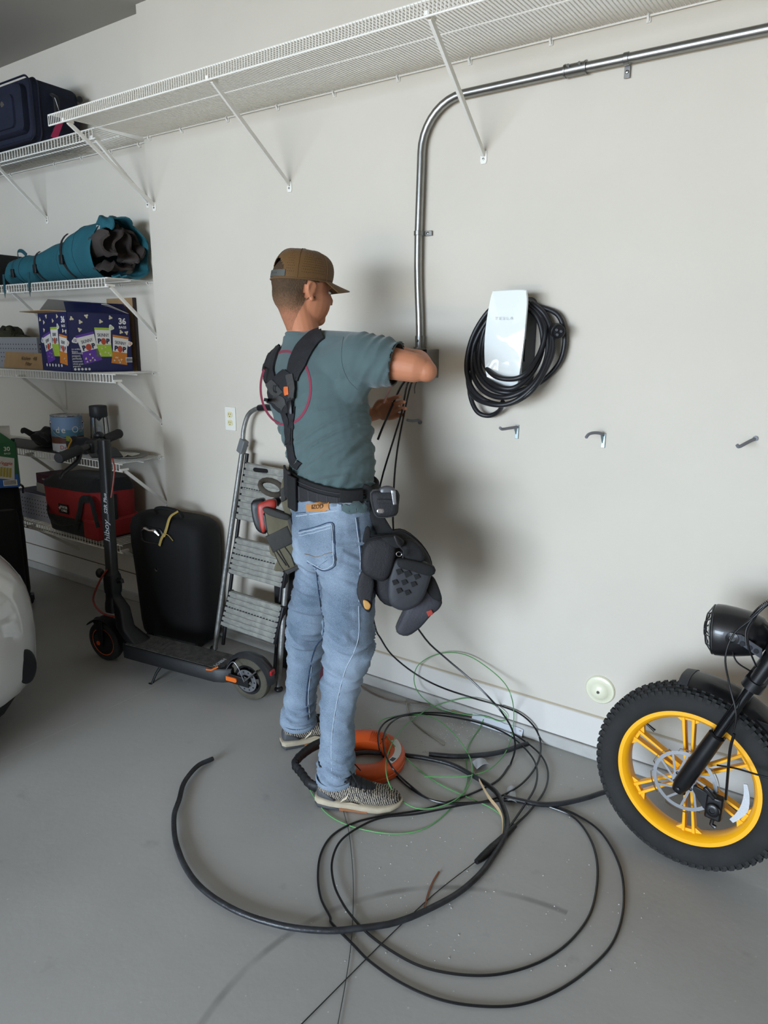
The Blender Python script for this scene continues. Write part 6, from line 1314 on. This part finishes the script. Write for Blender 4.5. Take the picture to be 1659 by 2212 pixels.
seam([(768, 1118), (772, 1150), (778, 1200), (777, 1250), (775, 1310), (775, 1370), (764, 1410), (745, 1450), (727, 1520), (716, 1600), (717, 1680)], M_st, .0013); seam([(771, 1118), (775, 1150), (781, 1200), (780, 1250)], M_std, .0018)
seam([(640, 1115), (690, 1108), (735, 1102), (780, 1098)], M_st, .0016); seam([(640, 1109), (690, 1103), (735, 1097)], M_std, .0012)
seam([(683, 1228), (687, 1270), (693, 1310), (700, 1345), (697, 1380)], M_std, .0018); seam([(697, 1378), (680, 1400), (668, 1450), (661, 1510), (665, 1555)], M_std, .0020); seam([(673, 1440), (666, 1500), (669, 1550)], M_st, .0010)
build('waistband', strapmesh(JB, [(636, 1096), (690, 1092), (740, 1089), (790, 1090)], 20, .003), M_jean, jeans)
pt = build('leather_patch', strapmesh(JB, [(665, 1098), (689, 1096), (712, 1094)], 17, .003, .005), mat('tan_leather', 'a9743c', .55), jeans)
p0, n0_ = surf(JB, 689, 1096, .0095); pa, pb = surf(JB, 670, 1098, .0095)[0], surf(JB, 708, 1094.5, .0095)[0]
text('lettering', 'IZOD', (pa+pb)/2+(CAM-p0).normalized()*.003+Z*.002, pb-pa, Z, .019, mat('patch_print', '4a2b12', .6), pt, bold=.0003)
build('belt_loop', strapmesh(JB, [(733, 1088), (734, 1104)], 9, .004, .004), M_jean, jeans)
build('shirt_tail', strapmesh(JB, [(740, 1096), (755, 1101), (768, 1094), (780, 1099), (786, 1092)], [10, 18, 14, 16, 8], .004, .008), M_shirt, shirt)
for a_, r_ in ((anR, .061), (anL, .062)):
    build('hem_band', MB().tube([a_-Z*.024+V((math.cos(q), math.sin(q), 0))*(r_+.0035+.002*math.sin(3*q))+Z*.003*math.sin(2*q) for q in [2*math.pi*k/32 for k in range(32)]], .008, 6, closed=True, asp=.35, up=Z), M_jean, jeans)
# --- shoes
def knit_mat():
    m = mat('striped_knit', '8d8478', .85, bump=.4, bs=300); nt = m.node_tree; b = nt.nodes['Principled BSDF']; N = nt.nodes.new; L = nt.links.new
    tc = N('ShaderNodeTexCoord'); wv = N('ShaderNodeTexWave'); wv.inputs['Scale'].default_value = 48; wv.inputs['Distortion'].default_value = 4; wv.inputs['Detail'].default_value = 2; wv.inputs['Detail Scale'].default_value = 3
    mp = N('ShaderNodeMapping'); mp.inputs['Rotation'].default_value = (0, .35, -.5); L(tc.outputs['Object'], mp.inputs[0]); L(mp.outputs[0], wv.inputs['Vector'])
    r = N('ShaderNodeValToRGB'); r.color_ramp.interpolation = 'CONSTANT'; r.color_ramp.elements[1].position = .5; r.color_ramp.elements[0].color = (*lin('211f22'), 1); r.color_ramp.elements[1].color = (*lin('9c9182'), 1)
    L(wv.outputs['Fac'], r.inputs[0]); L(r.outputs[0], b.inputs['Base Color']); return m
M_knit = knit_mat(); M_sole = mat('cream_midsole', 'a89c86', .7, var=.08, vs=30); M_soled = mat('dark_sole', '3a3b3d', .6); M_gum = mat('gum_sole', '8a5a38', .6); M_sgrey = mat('shoe_heel_grey', '46474a', .6, bump=.4, bs=300)
def shoe(heel, d_, lab, mirror):
    d_ = d_.normalized(); s_ = V((d_.y, -d_.x, 0)); o = heel; L_ = .295
    def sec(x, hw, z0, z1, zc, sq=2.5, off=0):
        out = []
        for k in range(24):
            q = 2*math.pi*k/24; ct, st = math.cos(q), math.sin(q); w2 = hw*abs(ct)**(2/sq)*(1 if ct > 0 else -1); z_ = (z0+z1)/2+(z1-z0)/2*abs(st)**(2/sq)*(1 if st > 0 else -1)
            out.append(o+d_*x+s_*(w2+off)+Z*z_)
        return out
    bend = lambda x: .012*math.sin(min(1, x/L_)*math.pi)*mirror
    so = [(0.0, .020, .012, .034), (.012, .032, .004, .036), (.05, .037, .001, .034), (.11, .036, .0, .030), (.17, .043, .0, .028), (.215, .049, .0, .027), (.255, .044, .004, .028), (.285, .028, .012, .030), (.295, .012, .018, .030)]
    t_ = build('shoe_sole', MB().loft([sec(x, h_, a, b, 0, 4, bend(x)) for x, h_, a, b in so]), M_sole, man)
    build('outsole_heel', MB().loft([sec(x, h_+.0012, a, b, 0, 4, bend(x)) for x, h_, a, b in ((.0, .020, .008, .020), (.012, .033, .0, .019), (.05, .038, .0, .017), (.085, .0375, .0, .014))]), M_soled, t_)
    build('outsole_gum', MB().loft([sec(x, h_+.0012, a, b, 0, 4, bend(x)) for x, h_, a, b in ((.086, .0372, .0, .015), (.14, .0392, .0, .014), (.18, .0442, .0, .012))]), M_gum, t_)
    up_ = [(.008, .020, .030, .062), (.015, .030, .028, .098), (.045, .036, .026, .106), (.085, .036, .026, .106), (.125, .038, .024, .104), (.165, .042, .022, .089), (.205, .047, .021, .074), (.245, .043, .021, .063), (.275, .031, .022, .052), (.289, .014, .024, .036)]
    u_ = build('shoe_upper', MB().loft([sec(x, h_, a, b, 0, 2.4, bend(x)) for x, h_, a, b in up_]), M_knit, man, sub=1)
    build('heel_counter', MB().loft([sec(x, h_, a, b, 0, 2.4, bend(x)) for x, h_, a, b in ((.004, .018, .032, .058), (.012, .031, .030, .082), (.04, .0385, .029, .070), (.062, .0385, .029, .050), (.075, .037, .030, .036))]), M_sgrey, u_, sub=1)
    build('tongue', MB().loft([sec(x, h_, a, b, 0, 2.6, bend(x)) for x, h_, a, b in ((.082, .012, .09, .122), (.09, .025, .085, .128), (.11, .029, .080, .119), (.15, .028, .065, .102), (.19, .024, .05, .086), (.205, .013, .05, .078))]), mat('black_shoe_panel', '151517', .7, bump=.3), u_)
    M_lace = mat('black_lace', '121214', .8)
    for k in range(6):
        x = .105+.017*k; zt = .120-.0075*k
        build('lace', MB().tube(spl([o+d_*x+s_*(.034*e_+bend(x))+Z*(zt-.016*abs(e_)**2+.003) for e_ in (-1, -.5, 0, .5, 1)], 3), .0024, 6), M_lace, u_)
    kx = o+d_*.104+Z*.132
    for a, b in ((.03, .02), (-.03, .02)): build('lace_loop', MB().tube(spl([kx, kx+s_*a+Z*.012-d_*.01, kx+s_*a*1.6+Z*-.005+d_*.005, kx+s_*a*.8+d_*.02-Z*.004, kx], 4), .0022, 6), M_lace, u_)
    for a in (.03, -.024): build('lace_end', MB().tube(spl([kx, kx+s_*a+d_*.02+Z*.004, kx+s_*a*1.5+d_*.045-Z*.03], 4), .0020, 6), M_lace, u_)
    # delta emblem on the outer side (towards the camera)
    for tri in (((.088, .030), (.124, .086), (.112, .052)), ((.130, .086), (.170, .028), (.138, .052)), ((.086, .025), (.166, .022), (.127, .038))):
        bz = []
        for x, z_ in tri:
            hw = .0365+.004*max(0, (x-.12)/.05)+.0015; zr = (z_-.060)/.036; bz.append(o+d_*x+s_*(hw*(1-abs(zr)**2.4*.35 if abs(zr) < 1 else .65)+bend(x)+.0015)+Z*z_)
        build('emblem', MB().prism(bz, s_*.0012), mat('emblem_cream', 'b8ab92', .6), u_, smooth=False)
    build('sock', MB().tube([o+d_*.048+Z*.085, o+d_*.05+Z*.12, o+d_*.05+Z*.16], [.036, .037, .040], 20), mat('black_sock', '0c0c10', .85), man)
    return u_
hR = V((-1.335, 1.592, 0)); dR_ = V((-1.075, 1.735, 0))-V((-1.335, 1.585, 0))
shoe(hR+V((0, 0, 0)), dR_, '', 1)
hL = V((-1.652, 1.768, 0))
shoe(hL, azv(54), '', -1)
# --- belt, harness, pouches (clothing worn by the man)
M_belt = mat('black_webbing', '232325', .75, bump=.5, bs=250, var=.1, vs=20); M_beltd = mat('black_padding', '161617', .85, bump=.3, bs=120); M_pouch = mat('black_pouch_fabric', '1d1d20', .7, bump=.4, bs=180, var=.15, vs=14)
M_olive = mat('olive_canvas', '5d5745', .85, bump=.4, bs=160, var=.1, vs=14); M_tan = mat('dark_olive_patch', '2f2e2b', .75, bump=.3)
bt = build('tool_belt', MB().loft([ell(cW.lerp(cP, f_)+Z*z_, FPv, a, b, 40, 2.3, tilt=-.022) for f_, z_, a, b in ((.35, .046, .156, .116), (.35, .050, .162, .122), (.35, .048, .168, .128), (.35, .0, .171, .131), (.35, -.050, .170, .130), (.35, -.053, .164, .124), (.35, -.050, .156, .116))]), M_beltd, man)
bo = lambda f_, z_, a, b: ell(cW.lerp(cP, .35)+Z*z_, FPv, a, b, 48, 2.3, tilt=-.022)
build('belt_webbing', MB().loft([bo(0, .024, .170, .130), bo(0, .024, .175, .135), bo(0, -.024, .176, .136), bo(0, -.024, .170, .130)]), M_belt, bt)
bl_, bf_ = V((FPv.y, -FPv.x, 0)), FPv; bc = cW.lerp(cP, .35)
def beltpt(ph, z_, gr=0): a = math.radians(ph); ct, st = math.cos(a), math.sin(a); e_ = 2/2.3; return bc+bl_*((.176+gr)*abs(ct)**e_*(1 if ct > 0 else -1))+bf_*((.134+gr)*abs(st)**e_*(1 if st > 0 else -1))+Z*(z_-.022*ct)
for ph in range(-90, 6, 13): build('belt_stitch', MB().bar(beltpt(ph, -.022, .0005), beltpt(ph, .022, .0005), .003, .002), mat('grey_stitch', '3f3f42', .7), bt)
for z_ in (.036, -.038): build('belt_edge_stitch', MB().tube([beltpt(ph, z_, -.003) for ph in range(-150, 40, 6)], .0012, 5), MC['grey_stitch'], bt)
def pad(ph, w2, h_, z_, m, nm, gr=.006, par=None):
    g = [[beltpt(ph+w2*(u/6-.5), z_+h_*(k_/4-.5), gr) for k_ in range(5)] for u in range(7)]; return build(nm, MB().sheet(g, .008), m, par or bt, bev=.002)
pad(-118, 30, .095, .012, M_belt, 'suspender_attachment'); pad(-98, 14, .11, -.004, M_beltd, 'belt_keeper', .010); pad(-20, 30, .040, .030, M_beltd, 'front_pad', .004); pad(-62, 10, .10, 0, M_beltd, 'belt_keeper', .008) if False else None
# suspenders on the shirt
M_sus = mat('black_padded_strap', '1d1d20', .8, bump=.5, bs=260, var=.15, vs=25); M_susg = mat('worn_grey_patch', '3b3a39', .8, bump=.5, bs=150)
hn = build('suspender_strap', strapmesh(SB, [(697, 722), (678, 733), (658, 757), (645, 785), (637, 806), (634, 822)], [22, 30, 36, 36, 28, 22], .010), M_sus, man)
build('suspender_strap', strapmesh(SB, [(604, 748), (590, 768), (581, 795), (583, 815), (592, 830), (600, 842)], [10, 20, 26, 28, 24, 20], .010), M_sus, man)
build('strap_lining', strapmesh(SB, [(664, 738), (645, 765), (634, 790)], 10, .004, .004), M_belt, hn)
yp_ = build('harness_plate', strapmesh(SB, [(630, 808), (618, 830), (612, 850), (618, 872), (630, 890)], [30, 52, 56, 46, 16], .009, .006), M_sus, man)
build('harness_patch', strapmesh(SB, [(590, 826), (600, 842), (612, 856)], [16, 22, 20], .005, .014), M_susg, yp_); build('harness_patch', strapmesh(SB, [(632, 812), (636, 835), (636, 862)], [14, 14, 12], .005, .014), M_susg, yp_); build('harness_patch', strapmesh(SB, [(598, 862), (612, 868), (622, 882)], [14, 22, 12], .005, .014), M_susg, yp_)
og = build('orange_tag', strapmesh(SB, [(628, 838), (628, 854)], 9, .003, .020), mat('orange_label', 'c8632f', .6), yp_)
a_, n__ = surf(SB, 608, 842, .022); build('d_ring', MB().tube([a_+rv*x+uv*y for x, y in ((-.008, .010), (.008, .010), (.009, .0), (.006, -.009), (0, -.012), (-.006, -.009), (-.009, 0))], .0022, 6, closed=True), M_blk, yp_)
build('lower_strap', strapmesh(SB, [(632, 878), (630, 905), (627, 935), (628, 965), (634, 995), (648, 1008)], [14, 13, 13, 14, 16, 18], .005), M_sus, man)
build('lower_strap', strapmesh(SB, [(570, 863), (585, 866), (602, 874), (616, 893), (624, 925), (626, 960)], [7, 8, 9, 10, 12, 12], .005, .006), M_sus, man)
build('strap_clip', strapmesh(SB, [(633, 868), (633, 892)], 8, .008, .012), M_blk, yp_)
# soft pouch helper: outline in pixels laid on a plane facing the viewer side of the hip, with real thickness
hn_ = V((.60, -.79, .1)).normalized()
def soft(nm, pxs, o, th_, m, par, n_=None, k=3, bulge=.82, bev=0, smooth=True, front=0, pipe=0):
    n_ = (n_ or hn_).normalized(); pts = spl([onp(a, b, o, n_) for a, b in pxs], k, True); c = sum(pts, V((0, 0, 0)))/len(pts); rings = []
    for z_, s_ in ((-.5, .80), (-.42, .95), (-.2, 1.0), (.2, 1.0), (.40, .955), (.48, bulge), (.5, bulge*.6)): rings.append([c+(q-c)*s_+n_*(z_*th_+front) for q in pts])
    o__ = build(nm, MB().loft(rings), m, par, ang=50)
    if pipe:
        for zz in (.22, -.22): build('edge_binding', MB().tube([c+(q-c)*1.0+n_*(zz*th_+front) for q in pts], .0022, 6, closed=True), M_beltd if pipe == 1 else M_susg, o__ if par is man else par)
    return o__
oR = P(850, 1200, y=1.80); oL = P(610, 1150, y=1.765)
# right-hand side bags
rb = soft('tool_bag_main', [(845, 1150), (875, 1148), (912, 1178), (930, 1212), (927, 1250), (905, 1290), (868, 1305), (830, 1300), (808, 1268), (800, 1225), (805, 1180)], oR, .10, M_pouch, man, pipe=1)
build_ = soft('bag_connector', [(786, 1045), (808, 1058), (822, 1100), (845, 1140), (862, 1165), (830, 1180), (812, 1150), (796, 1110), (784, 1070)], oR, .03, M_beltd, man, front=.01)
soft('open_pocket', [(846, 1200), (880, 1198), (925, 1212), (918, 1258), (900, 1292), (868, 1306), (838, 1290), (836, 1240)], oR, .05, mat('molded_pocket', '303135', .6, bump=.2), rb, front=.062)
soft('pocket_rim', [(858, 1196), (892, 1200), (932, 1214), (926, 1232), (885, 1222), (855, 1212)], oR, .05, M_beltd, rb, front=.068)
for (a, b), w2 in (((862, 1235), 10), ((880, 1240), 11), ((900, 1246), 9), ((853, 1258), 9), ((873, 1258), 9), ((893, 1262), 9), ((862, 1276), 9), ((880, 1280), 9)):
    q = onp(a, b, oR+hn_*.089, hn_); r__ = hn_.cross(Z).normalized()*-1; u__ = r__.cross(hn_)*-1; build('molded_rib', MB().prism([q+r__*x*w2/480+u__*y*w2/480 for x, y in ((-.5, .3), (.2, .5), (.6, -.1), (-.2, -.5))], hn_*.003), M_beltd, rb, smooth=False)
soft('side_pouch', [(790, 1160), (818, 1150), (848, 1158), (850, 1185), (840, 1225), (825, 1242), (800, 1235), (782, 1222), (780, 1190)], oR, .07, M_pouch, rb, front=.065, pipe=1)
soft('pouch_flap', [(820, 1150), (850, 1148), (868, 1160), (858, 1172), (838, 1168)], oR, .05, M_beltd, rb, front=.08)
soft('tool_loop_pocket', [(866, 1160), (895, 1165), (912, 1190), (905, 1205), (870, 1196)], oR, .06, M_beltd, rb, front=.05)
build('cord_lock', MB().tube([onp(852, 1158, oR+hn_*.12, hn_), onp(858, 1175, oR+hn_*.12, hn_), onp(872, 1190, oR+hn_*.115, hn_), onp(870, 1205, oR+hn_*.11, hn_)], .003, 6), M_blk, rb)
build('small_ring', MB().tube([onp(862+6*math.cos(q), 1197+5*math.sin(q), oR+hn_*.11, hn_) for q in [k*.6283 for k in range(10)]], .0013, 5, closed=True), M_chrome, rb)
soft('hanging_strap', [(788, 1135), (800, 1142), (790, 1185), (782, 1240), (776, 1268), (770, 1264), (776, 1200)], oR, .014, M_beltd, rb, front=.05)
lw = soft('leather_holster', [(784, 1222), (806, 1240), (803, 1280), (802, 1300), (795, 1312), (782, 1300), (770, 1272), (774, 1240)], oR, .03, M_pouch, rb, front=.055)
soft('tan_disc', [(783, 1284), (792, 1285), (799, 1294), (795, 1303), (786, 1300)], oR, .01, mat('tan_handle', 'b98b4c', .5), rb, front=.074)
gp = soft('drop_pouch', [(905, 1245), (918, 1240), (926, 1268), (950, 1290), (945, 1308), (928, 1322), (905, 1348), (878, 1366), (856, 1358), (862, 1335), (885, 1290)], oR, .055, mat('worn_grey_pouch', '2e2e33', .7, bump=.4, bs=120, col2='3e3e44', vs=12), rb, front=.02, pipe=2)
soft('pouch_opening', [(926, 1240), (937, 1246), (950, 1280), (948, 1292), (930, 1285), (915, 1262)], oR, .03, M_beltd, rb, front=.035)
tg_ = soft('red_tag', [(917, 1312), (928, 1308), (932, 1317), (921, 1323)], oR, .004, mat('red_tag', '9b3a30', .6), rb, front=.050, k=1)
# tape measure pouch on the belt
tm = soft('tape_pouch', [(800, 1062), (822, 1055), (856, 1058), (857, 1085), (852, 1107), (825, 1112), (808, 1105)], oR, .06, M_pouch, man, front=.045, pipe=2)
soft('pouch_band', [(812, 1072), (850, 1073), (850, 1081), (812, 1080)], oR, .01, M_belt, tm, front=.078, k=1)
soft('silver_pin', [(812, 1093), (826, 1092), (826, 1103), (812, 1102)], oR, .02, M_chrome, tm, front=.066, k=2)
# left-hand holster
lh = soft('drill_holster', [(578, 1088), (600, 1098), (625, 1106), (634, 1112), (645, 1150), (654, 1190), (657, 1212), (640, 1222), (624, 1230), (608, 1212), (594, 1180), (582, 1145), (576, 1110)], oL, .055, M_olive, man, front=.045, pipe=1)
soft('dark_panel', [(578, 1152), (625, 1128), (640, 1165), (594, 1186)], oL, .02, M_tan, lh, front=.066, k=1)
soft('holster_rim', [(572, 1094), (582, 1090), (610, 1100), (630, 1108), (628, 1118), (600, 1112), (580, 1104)], oL, .03, M_tan, lh, front=.064)
soft('edge_binding', [(622, 1108), (630, 1108), (655, 1190), (659, 1212), (652, 1214)], oL, .02, M_tan, lh, front=.068, k=1)
soft('bottom_binding', [(618, 1224), (656, 1208), (658, 1215), (624, 1232)], oL, .02, M_tan, lh, front=.066, k=1)
for q in ([(600, 1183), (612, 1205), (624, 1226)], [(612, 1178), (628, 1200), (636, 1222)], [(596, 1190), (618, 1222)]): build('holster_seam', MB().tube([onp(a, b, oL+hn_*.074, hn_) for a, b in q], .0018, 5), M_tan, lh)
soft('rear_panel', [(582, 1160), (600, 1190), (630, 1215), (640, 1232), (612, 1233), (592, 1231), (600, 1205), (584, 1195)], oL, .02, M_olive, lh, front=-.0)
soft('hanging_tab', [(617, 1026), (636, 1025), (634, 1045), (626, 1060), (624, 1080), (632, 1108), (620, 1106), (612, 1080), (610, 1050)], oL, .014, M_olive, lh, front=.06)
soft('tab_lining', [(610, 1052), (622, 1046), (621, 1075), (611, 1080)], oL, .008, M_tan, lh, front=.070, k=1)
lp2 = build('webbing_loop', MB().tube([onp(586+24*math.cos(q)*1.0, 1053+15*math.sin(q)+6*math.cos(q), oL+hn_*(.03+.02*math.sin(q)), hn_) for q in [k*.3927 for k in range(16)]], .0045, 8, closed=True, asp=2.1, up=hn_), mat('brown_webbing', '3d372e', .85, bump=.5, bs=250), lh)
# drill held in the holster: a thing of its own
dr = thing('power_drill', oL-Z*.1, 'red and black cordless drill carried in the olive holster on the man\'s belt', 'power tool')
M_dred = mat('drill_red', '9c2f25', .45)
soft('battery', [(545, 1085), (562, 1075), (574, 1077), (570, 1100), (580, 1145), (565, 1148), (552, 1130)], oL, .06, M_blk, dr, front=.02)
soft('drill_body', [(560, 1088), (575, 1079), (592, 1075), (600, 1080), (598, 1095), (582, 1098), (572, 1100), (574, 1120), (578, 1140), (570, 1146), (564, 1125)], oL, .05, M_dred, dr, front=.035)
soft('side_grip', [(573, 1105), (580, 1110), (586, 1135), (578, 1140)], oL, .02, M_blk, dr, front=.058)
build('chuck', MB().tube([onp(595, 1085, oL, hn_), onp(606, 1078, oL, hn_)], [.018, .010], 14), M_blk, dr)
tmz = thing('tape_measure', P(838, 1060, y=1.78), 'chrome and black tape measure clipped in the pouch at the front of the belt', 'tape measure')
soft('tape_case', [(818, 1052), (832, 1046), (848, 1050), (852, 1064), (840, 1072), (822, 1068)], oR, .035, mat('grey_tape_case', '5b5c60', .4, .4), tmz, front=.055)
soft('belt_clip', [(840, 1052), (850, 1054), (852, 1082), (845, 1084), (842, 1064)], oR, .006, M_steel, tmz, front=.090, k=1)
